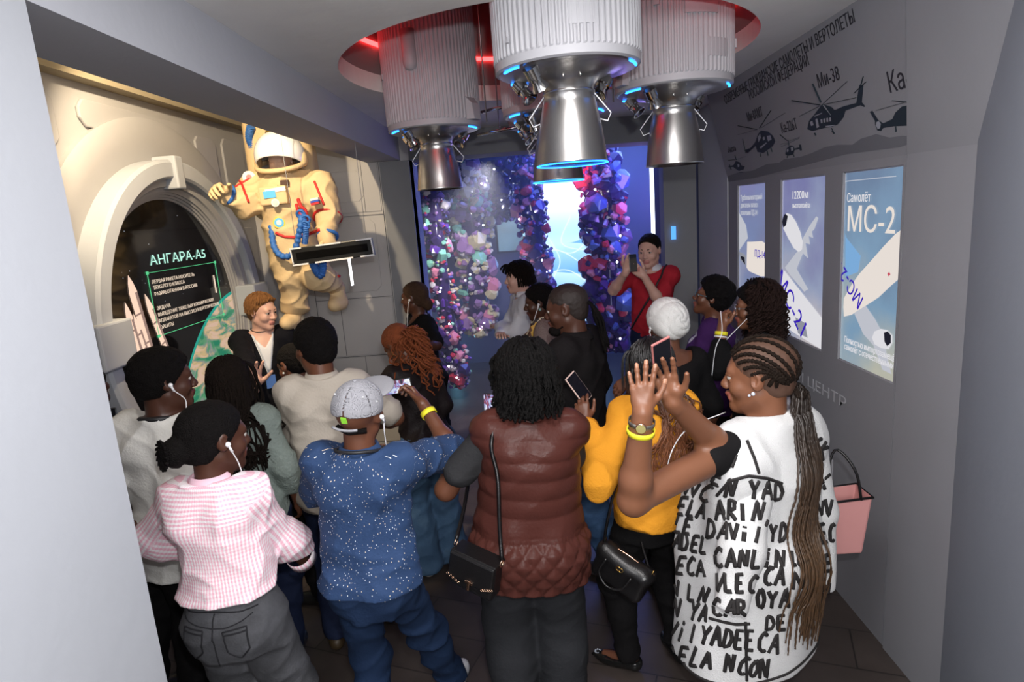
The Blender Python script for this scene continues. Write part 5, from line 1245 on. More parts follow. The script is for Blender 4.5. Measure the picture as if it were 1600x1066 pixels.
# --- woman between guide and polo man
p = Person('dark-skinned woman in black top with pulled back hair, head bowed in front of the guide', (447, 538), 1.60, 75, hphi=62, hpitch=22, female=True, tone='mid', fat=1.0)
p.arm(1).arm(-1).body(.006); p.shirt('black_top', fabric('black_cotton', (.0065, .006, .0065)), inf=.014, hem=.90, sleeve=.6, neck=1.43); p.trousers(fabric('black_trousers', (.0065, .006, .0065))); p.shoes(mat('black_leather', (.012, .012, .012), .35)); p.hair_short(H_black, t=.006, bump=.0015, freq=110)
MB().ball(p.H_(-.086, .004, -.034), .006).build('earring', mat('pearl', (.8, .78, .74), .2), p.root, True)
# --- man in the beige polo shirt
p = Person('man from behind in beige polo shirt and navy trousers, short black hair', (487, 508), 1.77, 8, hphi=48, hpitch=5, tone='mid', fat=1.02, hs=1.04, feet=((.17, .12, 10), (-.10, -.05, -8)))
p.arm(-1, wrist=p.px(478, 742, 3.42), pole=p.Rb @ np.array((-1, -.4, -.6)), D=(.8, .5, .1), N=(0, 0, -1)).arm(1, wrist=p.T(.20, .25, 1.12), pole=p.Rb @ np.array((1, -.3, -.5))).body()
mb_ = fabric('beige_polo', (.47, .42, .36)); p.shirt('polo_shirt', mb_, inf=.024, hem=.80, sleeve=.80, cuff=.010, fold=.010, collar=mb_, seed=6)
p.trousers(fabric('navy_trousers', (.012, .018, .045)), loose=.004); p.shoes(mat('brown_leather', (.05, .032, .014), .5), kind='boot'); p.hair_short(H_black, t=.020, bump=.003, freq=70, nape=-.075)
# --- man with the grey cap
p = Person('man from behind in grey cap and blue dotted shirt, filming with raised phone', (556, 606), 1.66, -4, hphi=-14, hpitch=-8, hroll=6, tone='mid', fat=1.0, hs=.98, feet=((.20, .42, 4), (-.08, -.02, -6)), lean=2)
wr = p.px(661, 632, 2.74); p.arm(1, wrist=wr, elbow=p.px(706, 704, 2.60), D=(-.42, .30, .62), N=(-.75, -.2, -.3), curl=(.75, .8, .85, .85), thumb=.9).arm(-1, wrist=p.T(-.16, .40, 1.26), pole=p.Rb @ np.array((-1, -.3, -.8))).body(.0055)
ms = pc_mat('blue_dotted_cotton', dots); p.shirt('dotted_shirt', ms, inf=.027, hem=.90, sleeve=.98, cuff=.014, fold=.012, collar=ms, seed=9, ff=9)
p.trousers(fabric('blue_trousers', (.010, .022, .055)), inf=.008, top=.98, loose=.010, fold=.014); p.shoes(mat('white_leather', (.68, .70, .72), .4))
F = Fld(); F.ell(p.H_(0, -.012, .040), np.array((.093, .112, .098))*p.hk, .01, p.Rh); F.ell(p.H_(0, -.012, .040), np.array((.089, .108, .094))*p.hk, .001, p.Rh, op='s'); F.plane(p.H_(0, 0, .012), p.Rh @ nrm((0, -.22, -1)))
F._add(lambda P: cyl(P, p.H_(0, -.06, .010), p.H_(0, -.2, .010), .036), np.full(3, -9.), np.full(3, 9.), .004, 's')
F.fn(lambda P: .0016*np.clip(1-np.abs(np.sin(3*np.arctan2(((P-p.hc) @ p.Rh)[:, 0], ((P-p.hc) @ p.Rh)[:, 1]+.012)))*9, 0, 1))
V, Q = F.mesh(.0035); mc = fabric('light_grey_twill', (.29, .29, .315), bump=.3, bscale=200); pymesh('cap', V, Q, mc, p.root)
F = Fld(); F.ell(p.H_(0, .125, .052), np.array((.082, .098, .012))*p.hk, .01, p.Rh @ rotx(.10)); V, Q = F.mesh(.005); pymesh('cap_brim', V, Q, mc, p.root)
MB().ball(p.H_(0, -.012, .140), (.008, .008, .005)).build('cap_button', mc, p.root, True)
m = MB(); 
for x, y, z in ((.055, -.06, .095), (-.055, -.06, .095), (.085, -.02, .06), (-.085, -.02, .06)): m = MB().ball(p.H_(x*1.02, y*1.1, z+.01), .004); m.build('cap_eyelet', mat('cap_eyelet', (.6, .6, .62), .4), p.root, True)
MB().obox(p.H_(0, -.119, .030), p.Rh @ np.array((1., 0, 0)), p.Rh @ nrm((0, 1, .25)), p.Rh @ nrm((0, -.25, 1)), .011, .002, .013).build('cap_label', mat('lime_label', (.30, .75, .05), .5), p.root)
tube_obj('cap_strap', [[p.H_(x, -.128+.9*x*x*4, -.006+1.2*x*x) for x in np.linspace(-.05, .05, 12)]], [.005], mc, p.root)
tube_obj('hair_at_nape', [[p.H_(x, -.098+abs(x)*.5, -.03) for x in np.linspace(-.06, .06, 14)]], [.011], H_black, p.root)
tube_obj('neck_strap', [[p.neck+p.Rt @ np.array((.088*math.cos(a), .088*math.sin(a)-.002, .004-.02*math.sin(a))) for a in np.linspace(0, 2*PI, 30)]], [.007], mat('black_strap', (.015, .015, .017), .5), p.root, 6)
band(p, 1, M_yel, .80, .012); earphone(p, 1, [p.H_(.085, .02, -.08), p.T(.08, .10, 1.42)])
def photo_nodes(nt, b):
    N, L = nt.nodes, nt.links; tc = N.new('ShaderNodeTexCoord'); n = N.new('ShaderNodeTexNoise'); n.inputs['Scale'].default_value = 24; n.inputs['Detail'].default_value = 4; n.inputs['Distortion'].default_value = 1.5; c = N.new('ShaderNodeValToRGB'); e = c.color_ramp.elements; e[0].position = .38; e[0].color = (.02, .02, .05, 1); e[1].position = .62; e[1].color = (1, 1, 1, 1)
    for q, cc in ((.46, (.45, .10, .16, 1)), (.50, (.25, .35, .8, 1)), (.56, (.7, .75, .9, 1))): w = e.new(q); w.color = cc
    L.new(tc.outputs['Object'], n.inputs['Vector']); L.new(n.outputs['Fac'], c.inputs[0]); L.new(c.outputs[0], b.inputs['Emission Color']); b.inputs['Emission Strength'].default_value = .9; b.inputs['Base Color'].default_value = (.02, .02, .02, 1)
h = p.arms[1]['hand']; phone(at(621, 604, 2.86), (.12, .1, -1.0), (1, 0, -.16), 'mobile phone held sideways by capped man, screen showing the scene', w=.070, h=.140, screen=node_mat('phone_camera_view', photo_nodes))
# --- woman with copper curls
p = Person('woman with copper curly ponytail in sheer black top and blue jeans, looking down at phone', (606, 502), 1.64, 40, hphi=60, hpitch=38, female=True, tone='mid', tilt=12, fat=1.04)
p.arm(-1, wrist=p.px(622, 612, 3.78), pole=(-.3, .2, -1), D=(-.6, .2, .5), N=(.2, -.3, 1), curl=(.6, .7, .8, .8)).arm(1, wrist=p.px(640, 615, 3.85), pole=(.6, -.2, -1), D=(-.8, .1, .3), N=(0, .2, 1)).body(.006)
p.shirt('sheer_top', fabric('sheer_black', (.011, .008, .0085), rough=.5), inf=.014, hem=.93, sleeve=1.9, fold=.008)
mjb = pc_mat('blue_denim', denim((.020, .055, .11), (.045, .10, .18))); p.trousers(mjb, inf=.02, loose=.05, fold=.010, name='wide_jeans', length=.05); p.shoes(mat('white_shoe', (.65, .65, .65), .5))
hc_ = hairmat('copper_hair', (.20, .055, .022), rough=.4); p.hair_short(hc_, t=.014, bump=.0015, freq=45, nape=-.08)
kp = p.H_(0, -.125, .01); rnd = np.random.RandomState(4); pth = []
for i in range(90):
    d0 = nrm(rnd.normal(0, 1, 3)*.55+p.Rh @ np.array((.1, -.8, .1))); L_ = rnd.uniform(.2, .42); t_ = np.linspace(0, 1, 26)[:, None]
    P = kp+d0*.10*np.minimum(t_*3, 1)+np.array((.02, -.02, -1.))*np.maximum(t_-.1, 0)*L_+d0*np.array((1, 1, 0))*.05*t_; ph = rnd.uniform(0, 6); q = t_[:, 0]*L_*rnd.uniform(60, 90)+ph
    P = P+np.stack([np.cos(q), np.sin(q), .3*np.sin(q*.7)], 1)*.016*np.clip(t_*3, 0, 1); P[4:] = p.push(P[4:], p.shirtF, .006, 2); pth.append(P)
tube_obj('curly_ponytail', pth, [.0052]*90, hc_, p.root, 5)
tube_obj('earring', [[p.H_(-.09, .0, -.03), p.H_(-.092, .0, -.06)]], [.003], mat('gold', (.75, .50, .15), .25, 1.), p.root)
phone(at(598, 597, 3.92), (.3, .6, .3), (-.9, .2, .25), 'dark mobile phone in the hands of the copper-haired woman')
# --- woman in black at the wall
p = Person('woman in black wrap dress with brown pulled-back hair and white earphone, standing at the wall', (646, 445), 1.72, 118, hphi=78, hpitch=2, female=True, tone='dark', fat=1.08, hs=1.03)
p.arm(-1, wrist=p.px(652, 545, 4.75), pole=p.Rb @ np.array((-1, -.3, -.8)), D=(-.9, -.2, .1), N=(0, 0, 1)).arm(1, wrist=p.px(632, 550, 4.8), pole=p.Rb @ np.array((1, -.3, -.8))).body(.006)
p.shirt('black_dress', fabric('black_crepe', (.006, .006, .0065)), inf=.016, hem=.45, sleeve=.85, cuff=.012, vneck=.16, flare=.04, fold=.008); p.shoes(mat('black_leather', (.012, .012, .012), .35))
hz = hairmat('streaked_brown_hair', (.06, .033, .02)); p.hair_short(hz, t=.010, bump=.0008, freq=60, extra=lambda F: F.ell(p.H_(.0, -.105, -.06), np.array((.045, .04, .05))*p.hk, .02, p.Rh))
earphone(p, -1, [p.H_(-.085, .03, -.08), p.T(-.02, .13, 1.36), p.T(.0, .15, 1.28)])
# --- man in white shirt, arms crossed
p = Person('young man in white shirt with longish dark hair, arms crossed, in the haze', (808, 413), 1.80, 105, hphi=98, hpitch=4, tone='pale', fat=.98)
p.arm(-1, wrist=p.T(.12, .22, 1.20), pole=p.Rb @ np.array((-1, -.1, -1)), D=p.Rb @ np.array((1, .1, .1)), N=(0, 0, -1), curl=(.5, .5, .5, .5)).arm(1, wrist=p.T(-.10, .26, 1.17), pole=p.Rb @ np.array((1, -.1, -1)), D=p.Rb @ np.array((-1, .1, .3)), N=(0, 0, -1), curl=(.5, .5, .5, .5)).body(.006)
p.shirt('white_shirt', mat('white_shirt_cloth', (.70, .70, .74), .8), inf=.02, hem=.84, sleeve=1.9, fold=.010, collar=mat('white_shirt_cloth', (.7, .7, .74))); p.trousers(fabric('black_trousers', (.0065, .006, .0065))); p.shoes(mat('black_leather', (.012, .012, .012), .35))
hk_ = hairmat('dark_brown_hair', (.010, .0065, .005)); p.hair_short(hk_, t=.022, bump=.003, freq=30, nape=-.10, c0=-.015); p.strands('hair_locks', hk_, 240, .09, r=.0045, seed=2, maxa=3.0, n_pt=5, lift=.018)
# --- woman with scarf
p = Person('woman in taupe knit cardigan with patterned yellow scarf, white earphone and teal earring', (838, 447), 1.72, 88, hphi=88, hpitch=10, female=True, tone='dark', fat=1.12)
p.arm(-1, wrist=p.px(822, 548, 4.05), pole=(.2, .2, -1), D=(-1, -.1, .25), N=(0, .3, 1), curl=(.7, .8, .8, .9)).arm(1).body(.006)
p.shirt('polka_dot_dress', pc_mat('black_polka_dots', polka), inf=.020, hem=.5, sleeve=1.4, fold=.007, flare=.1)
p.shirt('knit_cardigan', fabric('taupe_knit', (.22, .17, .155), bump=.9, bscale=80), inf=.034, hem=1.14, sleeve=1.55, fold=.008, cuff=.01); p.shoes(mat('black_leather', (.012, .012, .012), .35)); p.hair_short(H_black, t=.014, bump=.003, freq=80)
def scarf_nodes(nt, b):
    N, L = nt.nodes, nt.links; tc = N.new('ShaderNodeTexCoord'); v = N.new('ShaderNodeTexVoronoi'); v.inputs['Scale'].default_value = 26; c = N.new('ShaderNodeValToRGB'); c.color_ramp.interpolation = 'CONSTANT'; e = c.color_ramp.elements; e[0].color = (.03, .02, .02, 1); e[1].position = .75; e[1].color = (.6, .55, .4, 1)
    for q, cc in ((.35, (.55, .33, .06, 1)), (.55, (.12, .05, .03, 1))): w = e.new(q); w.color = cc
    L.new(tc.outputs['Object'], v.inputs['Vector']); sc = N.new('ShaderNodeSeparateColor'); L.new(v.outputs['Color'], sc.inputs[0]); L.new(sc.outputs[0], c.inputs[0]); L.new(c.outputs[0], b.inputs['Base Color']); b.inputs['Roughness'].default_value = .7
m = []; 
for q in (-.012, 0, .012): m.append(p.push(np.array([p.T(*v) for v in spline([(-.10+q, -.10, 1.46), (-.12, .02, 1.47+q), (-.09+q, .12, 1.38), (-.04+q, .17, 1.24), (-.02+q, .19, 1.10)], 30)]), p.shirtF, .012)); m.append(p.push(np.array([p.T(*v) for v in spline([(.10+q, -.10, 1.46), (.12, .02, 1.47+q), (.09+q, .12, 1.38), (.03+q, .17, 1.24), (.02+q, .19, 1.12)], 30)]), p.shirtF, .012))
tube_obj('scarf', m, [.020]*6, node_mat('patterned_scarf', scarf_nodes), p.root, 8)
earphone(p, -1, [p.H_(-.085, .045, -.08), p.T(-.10, .14, 1.36), p.T(-.06, .19, 1.22)]); MB().ball(p.H_(-.088, .002, -.042), .010).build('earring', mat('teal_stone', (.25, .42, .38), .2), p.root, True)
phone(at(803, 545, 4.02), (.2, .9, .2), (-.85, 0, .35), 'dark mobile phone held by the woman with the scarf')
# --- bearded man in black
p = Person('bearded man in black shirt and blue jeans with thin locks tied behind, side view', (880, 447), 1.84, 62, hphi=78, hpitch=8, tone='dark', fat=1.14, feet=((.16, -.10, 4), (-.10, .14, -6)))
p.arm(-1, wrist=p.T(-.16, .30, 1.12), pole=p.Rb @ np.array((-1, -.4, -.6))).arm(1, wrist=p.T(.24, .10, .95), pole=p.Rb @ np.array((1, -.8, 0))).body(.006)
p.shirt('black_shirt', fabric('black_jersey', (.009, .0075, .008)), inf=.022, hem=.83, sleeve=1.7, fold=.008, collar=fabric('black_jersey', (.009, .0075, .008))); p.trousers(pc_mat('mid_blue_denim', denim((.02, .06, .15), (.06, .13, .26))), loose=.014, fold=.012, name='jeans')
p.shoes(mat('black_nubuck', (.012, .012, .014), .6), mat('grey_sole', (.14, .14, .15), .6)); 
p.hair_short(mat('cropped_hair', (.018, .011, .009), .6, bump=.3, bscale=300), t=.0025, bump=.0004, freq=120, nape=-.07, h=.005)
F = Fld(); F.ell(p.H_(0, .066, -.098), np.array((.046, .040, .030))*p.hk, .01, p.Rh); F.cone(p.H_(-.050, .02, -.075), p.H_(-.02, .07, -.108), .016, .018, .02); F.cone(p.H_(.050, .02, -.075), p.H_(.02, .07, -.108), .016, .018, .02); F.fn(lambda P: .002*wob(P, 90)); V, Q = F.mesh(.005); pymesh('beard', V, Q, H_black, p.root)
rnd = np.random.RandomState(8); pth = [resample(spline([p.H_(rnd.uniform(-.03, .03), -.085, .03), p.H_(rnd.uniform(-.02, .02), -.125, .0), p.H_(rnd.uniform(-.04, .04), -.15+rnd.uniform(-.02, .02), -.08), p.H_(rnd.uniform(-.05, .05), -.155+rnd.uniform(-.02, .02), -.17-rnd.uniform(0, .08))], 16), 16) for _ in range(26)]
tube_obj('tied_locks', pth, [.0065]*26, H_black, p.root, 6)
# --- man in the red polo
p = Person('young man in red polo shirt with white collar photographing with phone, in the doorway', (1013, 364), 1.93, 152, hphi=150, hpitch=8, tone='pale', Y=5.75, H=1.96, fat=.98)
p.arm(1, wrist=p.px(978, 425, 5.47), pole=(-1, .2, -1), D=(.35, -.3, 1), N=(.4, .9, 0), curl=(.6, .7, .7, .8)).arm(-1, wrist=p.px(1006, 432, 5.47), pole=(.8, .4, -1), D=(-.7, -.2, .7), N=(-.2, .9, .3), curl=(.6, .7, .7, .8)).body(.006)
mr_ = fabric('red_pique', (.42, .022, .035)); p.shirt('red_polo_shirt', mr_, inf=.02, hem=.84, sleeve=.85, cuff=.008, fold=.008, collar=mat('white_shirt_cloth', (.7, .7, .74))); p.trousers(fabric('navy_trousers', (.012, .018, .045))); p.shoes(mat('black_leather', (.012, .012, .012), .35)); p.hair_short(hairmat('dark_brown_hair', (.010, .0065, .005)), t=.010, bump=.002, freq=60, c0=-.006)
tube_obj('bag_strap', [p.push(np.array([p.T(*v) for v in spline([(-.13, .0, 1.50), (-.09, .11, 1.38), (.03, .16, 1.18), (.15, .12, 1.0)], 26)]), p.shirtF, .003)], [.009], mat('black_strap', (.015, .015, .017), .5), p.root)
phone(at(989, 411, 5.43), (1, .3, 0), (-.05, .1, 1), 'black mobile phone raised by the man in red')
# --- woman with the white head wrap
p = Person('woman from behind in white head wrap and black off-shoulder top, white earphone', (1040, 476), 1.70, 8, hphi=18, hpitch=4, female=True, tone='mid', fat=1.12)
p.arm(1).arm(-1).body(.006); p.shirt('black_top', fabric('black_cotton', (.0065, .006, .0065)), inf=.016, hem=.85, sleeve=1.2, neck=1.36, fold=.007); p.trousers(fabric('black_trousers', (.0065, .006, .0065))); p.shoes(mat('black_leather', (.012, .012, .012), .35))
F = Fld(); F.ell(p.H_(0, -.018, .040), np.array((.097, .118, .102))*p.hk, .01, p.Rh); F.ell(p.H_(0, -.06, -.005), np.array((.086, .070, .068))*p.hk, .03, p.Rh); F.plane(p.H_(0, -.06, -.052), p.Rh @ nrm((0, .35, -1)))
def wrapf(P):
    q = (P-p.hc) @ p.Rh; x, y, z = q.T; cx, cz = x-.012, z-.045; a = np.arctan2(cx, cz); r = np.hypot(cx, cz)
    return -.006*np.abs(np.sin(r*75+a*1.5))**.6-.002*np.abs(np.sin(x*90+z*50))
F.fn(wrapf); V, Q = F.mesh(.004); pymesh('head_wrap', V, Q, fabric('white_head_cloth', (.66, .66, .64), bump=.5, bscale=160), p.root); earphone(p, -1, [p.H_(-.088, .01, -.07), p.T(-.09, .06, 1.44)])
# --- woman in purple
p = Person('woman with glasses in purple cardigan over white top, looking up to the left', (1122, 438), 1.72, 70, hphi=72, hpitch=-14, female=True, tone='mid', fat=1.12)
p.arm(1).arm(-1, wrist=p.T(-.06, .26, 1.0), pole=p.Rb @ np.array((-1, -.3, -.6))).body(.006); p.shirt('white_top', mat('white_shirt_cloth', (.7, .7, .74)), inf=.018, hem=.88, sleeve=0, fold=.007)
def openfront(P): q = (P-p.hip) @ p.Rt; return np.clip((q[:, 1]-.02)*1.2, 0, .2)*(np.abs(q[:, 0]) < .085)
p.shirt('purple_cardigan', fabric('purple_knit', (.055, .018, .10)), inf=.028, hem=.85, sleeve=1.8, fold=.008, fn=openfront); p.trousers(fabric('black_trousers', (.0065, .006, .0065))); p.shoes(mat('black_leather', (.012, .012, .012), .35))
p.hair_short(H_black, t=.026, bump=.006, freq=60, nape=-.11)
def glasses(p, m, lens=None):
    t_ = []
    for x in (-1, 1): t_.append([p.H_(x*.034+.022*math.cos(a), .100, .004+.018*math.sin(a)) for a in np.linspace(0, 2*PI, 20)]); t_.append([p.H_(x*.056, .098, .008), p.H_(x*.080, .06, .008), p.H_(x*.084, .0, .006)])
    t_.append([p.H_(-.012, .101, .006), p.H_(0, .103, .009), p.H_(.012, .101, .006)]); tube_obj('glasses', t_, [.0022]*5, m, p.root)
glasses(p, mat('teal_frame', (.05, .12, .16), .3))
# --- woman in black with curly hair and glasses, hand at the mouth
p = Person('woman in black with big curly dark hair and glasses, hand raised to mouth', (1180, 450), 1.72, 74, hphi=76, hpitch=2, female=True, tone='warm', fat=1.14)
p.arm(-1, wrist=p.px(1128, 512, 3.60), pole=(.3, -.3, -1), D=(.1, .05, 1), N=(.6, .2, 0), curl=(1.3, 1.3, 1.3, 1.3), thumb=.3).arm(1).body(.006); p.shirt('black_dress', fabric('black_crepe', (.006, .006, .0065)), inf=.020, hem=.5, sleeve=1.6, fold=.010, flare=.06); p.shoes(mat('black_leather', (.012, .012, .012), .35))
p.hair_short(H_black, t=.030, bump=.006, freq=50, nape=-.10); hq = hairmat('dark_curls', (.022, .012, .010)); p.strands('curly_hair', hq, 210, .20, r=.0055, start='crown', curl=.014, wfreq=75, lift=.034, back=.5, spread=2.4, seed=6, clothes=p.shirtF, maxa=2.1, sides=5)
glasses(p, mat('silver_frame', (.6, .6, .62), .25, .9)); band(p, -1, M_yel, .86, .010); band(p, -1, M_wht, .78, .004)
earphone(p, -1, [p.H_(-.09, .06, -.06), p.T(-.15, .25, 1.38), p.T(-.12, .28, 1.15)], bud=False); tube_obj('earphone_wire', [spline([p.L(at(1126, 486, 3.5)), p.L(at(1128, 520, 3.48)), p.L(at(1118, 545, 3.46)), p.L(at(1112, 590, 3.45))], 20)], [.0022], M_wht, p.root)

# --- woman in the brown quilted vest
p = Person('woman from behind in brown quilted vest with short black locks, arm raised holding phone', (818, 547), 1.71, 4, hphi=12, hpitch=10, female=True, tone='mid', fat=1.28, hs=1.06, lean=4)
p.arm(-1, elbow=p.px(697, 765, 2.45), wrist=p.px(738, 690, 2.68), D=(.45, .55, .55), N=(.6, .4, -.2), curl=(.7, .8, .8, .8)).arm(1, wrist=p.T(.06, .34, 1.20), pole=p.Rb @ np.array((.2, .1, -1))).body(.006)
mt = fabric('charcoal_cotton', (.028, .028, .030)); p.shirt('t_shirt', mt, inf=.012, hem=.95, sleeve={1: .55, -1: .66}, cuff=.016, fold=.004)
def quilt(P):
    q = (P-p.hip) @ p.Rt/p.k; x, y, z = q.T; z = z+.93+.065; u = np.arctan2(x, -y)*.20; up = z > 1.07
    b = np.abs(((z+.010*np.sin(u*9))/.078) % 1-.5)*.078; a = np.minimum(np.abs(((u+z*.8)/.072) % 1-.5), np.abs(((u-z*.8)/.072) % 1-.5))*.072
    d = np.where(up, .039-b, .036-np.minimum(.036, .036-a)*0-(.036-a)*0-a); d = np.where(up, d, np.minimum(np.abs(((u+z*.8)/.072) % 1), 1-np.abs(((u+z*.8)/.072) % 1))*.072); d2 = np.where(up, 1., np.minimum(((u-z*.8)/.072) % 1, 1-((u-z*.8)/.072) % 1)*.072)
    d = np.where(up, np.minimum((z/.078) % 1, 1-(z/.078) % 1)*.078, np.minimum(d, d2)); puff = np.sqrt(np.clip(d/.03, 0, 1))
    w = np.exp(-((z-1.07)/.014)**2); yok = 1.0
    return -np.where(up, .0072, .012)*puff*yok+.010*w+.0018*np.sin(u*420)*np.exp(-((z-1.07)/.02)**2)+.003*wob(P, 26, 3)
p.shirt('quilted_vest', fabric('brown_nylon', (.058, .018, .014), rough=.38, bump=.15), inf=.028, hem=.775, sleeve=0, fold=.004, flare=.03, fn=quilt, h=.0062, k=.03)
vest = p.shirtF; p.collar(fabric('brown_nylon', (.058, .018, .014)), hgt=.045); p.trousers(fabric('charcoal_trousers', (.020, .021, .024)), inf=.022, loose=.03, fold=.006); p.shoes(mat('black_leather', (.012, .012, .012), .35))
p.hair_short(H_black, t=.012, bump=.001); p.strands('locks', hairmat('black_locks', (.0055, .005, .005), .6), 260, .16, r=.0068, wav=.005, wfreq=50, lift=.026, seed=21, braid=True, clothes=vest, n_pt=20, maxa=2.5, back=.4, spread=1.5, sides=6)
band(p, -1, mat('silver_chain', (.7, .68, .66), .25, .9), .86, .004, 'bracelet'); glasses(p, mat('gold', (.75, .5, .15), .25, 1.)); P11 = p
phone(at(766, 640, 2.85), (.75, -.6, .1), (.1, .1, 1), 'mobile phone in dark case held by the woman in the brown vest', screen=node_mat('phone_camera_view', photo_nodes))
M_lea = mat('black_leather_bag', (.0065, .006, .0065), .32, bump=.1, bscale=150); M_gold = mat('pale_gold', (.80, .52, .36), .2, 1.)
def straps(name, pts, m, par, r=(.010, .0035), F=None, mg=.006):
    P = spline(pts, 40)
    if F is not None: P = p.push(P, F, mg, 4)
    V, Fc = tubes([P], [r[0]], 4); return pymesh(name, V, Fc, m, par)
c = at(744, 893, 2.22); t = thing('shoulder_bag', 'black leather shoulder bag with flap and gold clasp, hanging behind the brown vest', 'handbag', c)
Rg = rotz(math.radians(-28)) @ roty(.22); MBo = lambda *a: MB().obox(Rg @ np.array(a[0]), Rg[:, 0], Rg[:, 1], Rg[:, 2], *a[1])
MBo((0, 0, 0), (.098, .040, .075)).build('bag_body', M_lea, t, bevel=.014); MBo((0, -.041, .022), (.100, .008, .056)).build('bag_flap', M_lea, t, bevel=.010); MBo((0, 0, .077), (.100, .042, .006)).build('bag_flap_top', M_lea, t, bevel=.005)
MBo((.0, -.053, -.032), (.006, .004, .022)).build('clasp', M_gold, t, bevel=.002); MBo((.0, -.052, -.020), (.018, .003, .006)).build('clasp_plate', M_gold, t, bevel=.002)
for x0, x1 in ((-.098, -.045), (.060, .1)):
    for i in range(5): f = i/4; q = Rg @ np.array((x0+(x1-x0)*f, -.051, -.022-.018*(f if x0 < 0 else 1-f)+.014*(x0 > 0))); tube_obj('chain_link', [[q+Rg @ np.array((.006*math.cos(a), 0, .004*math.sin(a))) for a in np.linspace(0, 2*PI, 9)]], [.0016], M_gold, t, 4)
for x in (-.104, .104): tube_obj('strap_ring', [[Rg @ np.array((x, .012*math.cos(a), .085+.014*math.sin(a))) for a in np.linspace(0, 2*PI, 12)]], [.0024], M_gold, t, 6)
W_ = lambda q: np.array(q)+P11.loc-c
s1_ = [Rg @ np.array((.104, 0, .10)), at(781, 830, 2.20)-c, at(779, 760, 2.24)-c, at(776, 700, 2.32)-c, at(772, 662, 2.42)-c, at(768, 654, 2.55)-c]
s2_ = [Rg @ np.array((-.104, 0, .10)), at(724, 800, 2.40)-c, at(735, 740, 2.60)-c, at(752, 690, 2.68)-c, at(768, 656, 2.60)-c]
for q in (s1_, s2_): q = spline(q, 30)+c-P11.loc; q[3:] = P11.push(q[3:], vest, .007, 5); q[1:-1] = (q[:-2]+q[1:-1]+q[2:])/3; q[1:-1] = (q[:-2]+q[1:-1]+q[2:])/3; q[1:-1] = (q[:-2]+q[1:-1]+q[2:])/3; V, Fc = tubes([q-c+P11.loc], [.008], 4); pymesh('bag_strap', V, Fc, M_lea, t)

# --- woman in the mustard sweater
p = Person('woman in mustard yellow sweater and black trousers with long copper-tipped braids, holding up phone', (1010, 536), 1.64, 18, hphi=42, hpitch=4, female=True, tone='mid', fat=1.10, feet=((.12, .02, 6), (-.16, .06, -40)))
p.arm(-1, elbow=p.px(938, 752, 2.50), wrist=p.px(914, 660, 2.72), D=(-.12, .25, .9), N=(.15, .9, .1), curl=(.45, .7, .8, .85), thumb=.3).arm(1, elbow=p.px(1075, 690, 3.0), wrist=p.px(986, 590, 3.05), D=(-.75, -.05, -.55), N=(-.2, .5, -.8), curl=(.4, .5, .5, .5)).body(.0055)
my = fabric('mustard_wool', (.64, .27, .022), bump=.4, bscale=120); p.shirt('sweater', my, inf=.024, hem=.87, sleeve=1.9, fold=.013, seed=12, flare=.03, ff=9); yF = p.shirtF
p.trousers(fabric('black_trousers', (.0065, .006, .0065)), loose=.0); p.shoes(mat('black_patent', (.010, .010, .010), .15), kind='pump')
m = MB(); hp_, kn_, an_, dr_ = p.legs[-1]; g_ = an_*np.array((1, 1, 0))+dr_*.165; 
for a in range(8): m = MB().ball(g_+np.array((.014*math.cos(a*PI/4), .014*math.sin(a*PI/4), .038)), .005, 6, 5).build('shoe_crystal', mat('crystal_stone', (.6, .65, .75), .05, .4), p.root)
def ombre(nt, b):
    N, L = nt.nodes, nt.links; tc = N.new('ShaderNodeTexCoord'); sp_ = N.new('ShaderNodeSeparateXYZ'); L.new(tc.outputs['Object'], sp_.inputs[0]); n = N.new('ShaderNodeTexNoise'); n.inputs['Scale'].default_value = 150; L.new(tc.outputs['Object'], n.inputs['Vector'])
    mr = N.new('ShaderNodeMapRange'); mr.inputs[1].default_value = 1.48; mr.inputs[2].default_value = 1.25; L.new(sp_.outputs[2], mr.inputs[0]); c = mixc(nt, n.outputs['Fac'], (.05, .018, .008), (.34, .12, .05), None); mixc(nt, mr.outputs[0], (.006, .005, .005), c, b.inputs['Base Color']); b.inputs['Roughness'].default_value = .45
mo = node_mat('ombre_braids', ombre); p.hair_short(mo, t=.010, bump=.001, nape=-.09); p.strands('box_braids', mo, 240, .50, r=.0040, lift=.014, seed=31, braid=True, clothes=yF, n_pt=50, maxa=2.1, back=.6, spread=.35, sides=5)
band(p, -1, mat('silver_chain', (.7, .68, .66), .25, .9), .93, .007, 'bracelet')
phone(at(904, 606, 2.82), (.50, .55, .30), (-.42, .12, .88), 'mobile phone in pale pink case held up by the woman in mustard', case=(.62, .45, .40), w=.074, h=.15)
c = at(972, 893, 2.52); t = thing('handbag', 'black leather barrel handbag with gold emblem, hanging beside the mustard sweater', 'handbag', c); Rg = rotz(math.radians(-35)) @ roty(.40)
F = Fld(); F.box((0, 0, 0), (.125, .055, .075), .03, .02, Rg); F.cone(Rg @ np.array((-.11, 0, .06)), Rg @ np.array((.11, 0, .06)), .03, .03, .04); F.fn(lambda P: .003*wob(P, 35)); V, Q = F.mesh(.006); pymesh('bag_body', V, Q, M_lea, t)
tube_obj('zip', [[Rg @ np.array((x, 0, .094-abs(x)*.08)) for x in np.linspace(-.13, .13, 14)]], [.004], M_gold, t)
for sg in (-1, 1): 
    q0 = Rg @ np.array((.0, -.062, .052)); tube_obj('emblem', [[q0+Rg @ np.array((sg*.006+.010*math.cos(a), 0, .010*math.sin(a))) for a in (np.linspace(.6, 5.6, 14) if sg < 0 else np.linspace(3.7, 8.8, 14))]], [.0018], mat('gold', (.75, .5, .15), .25, 1.), t, 5)
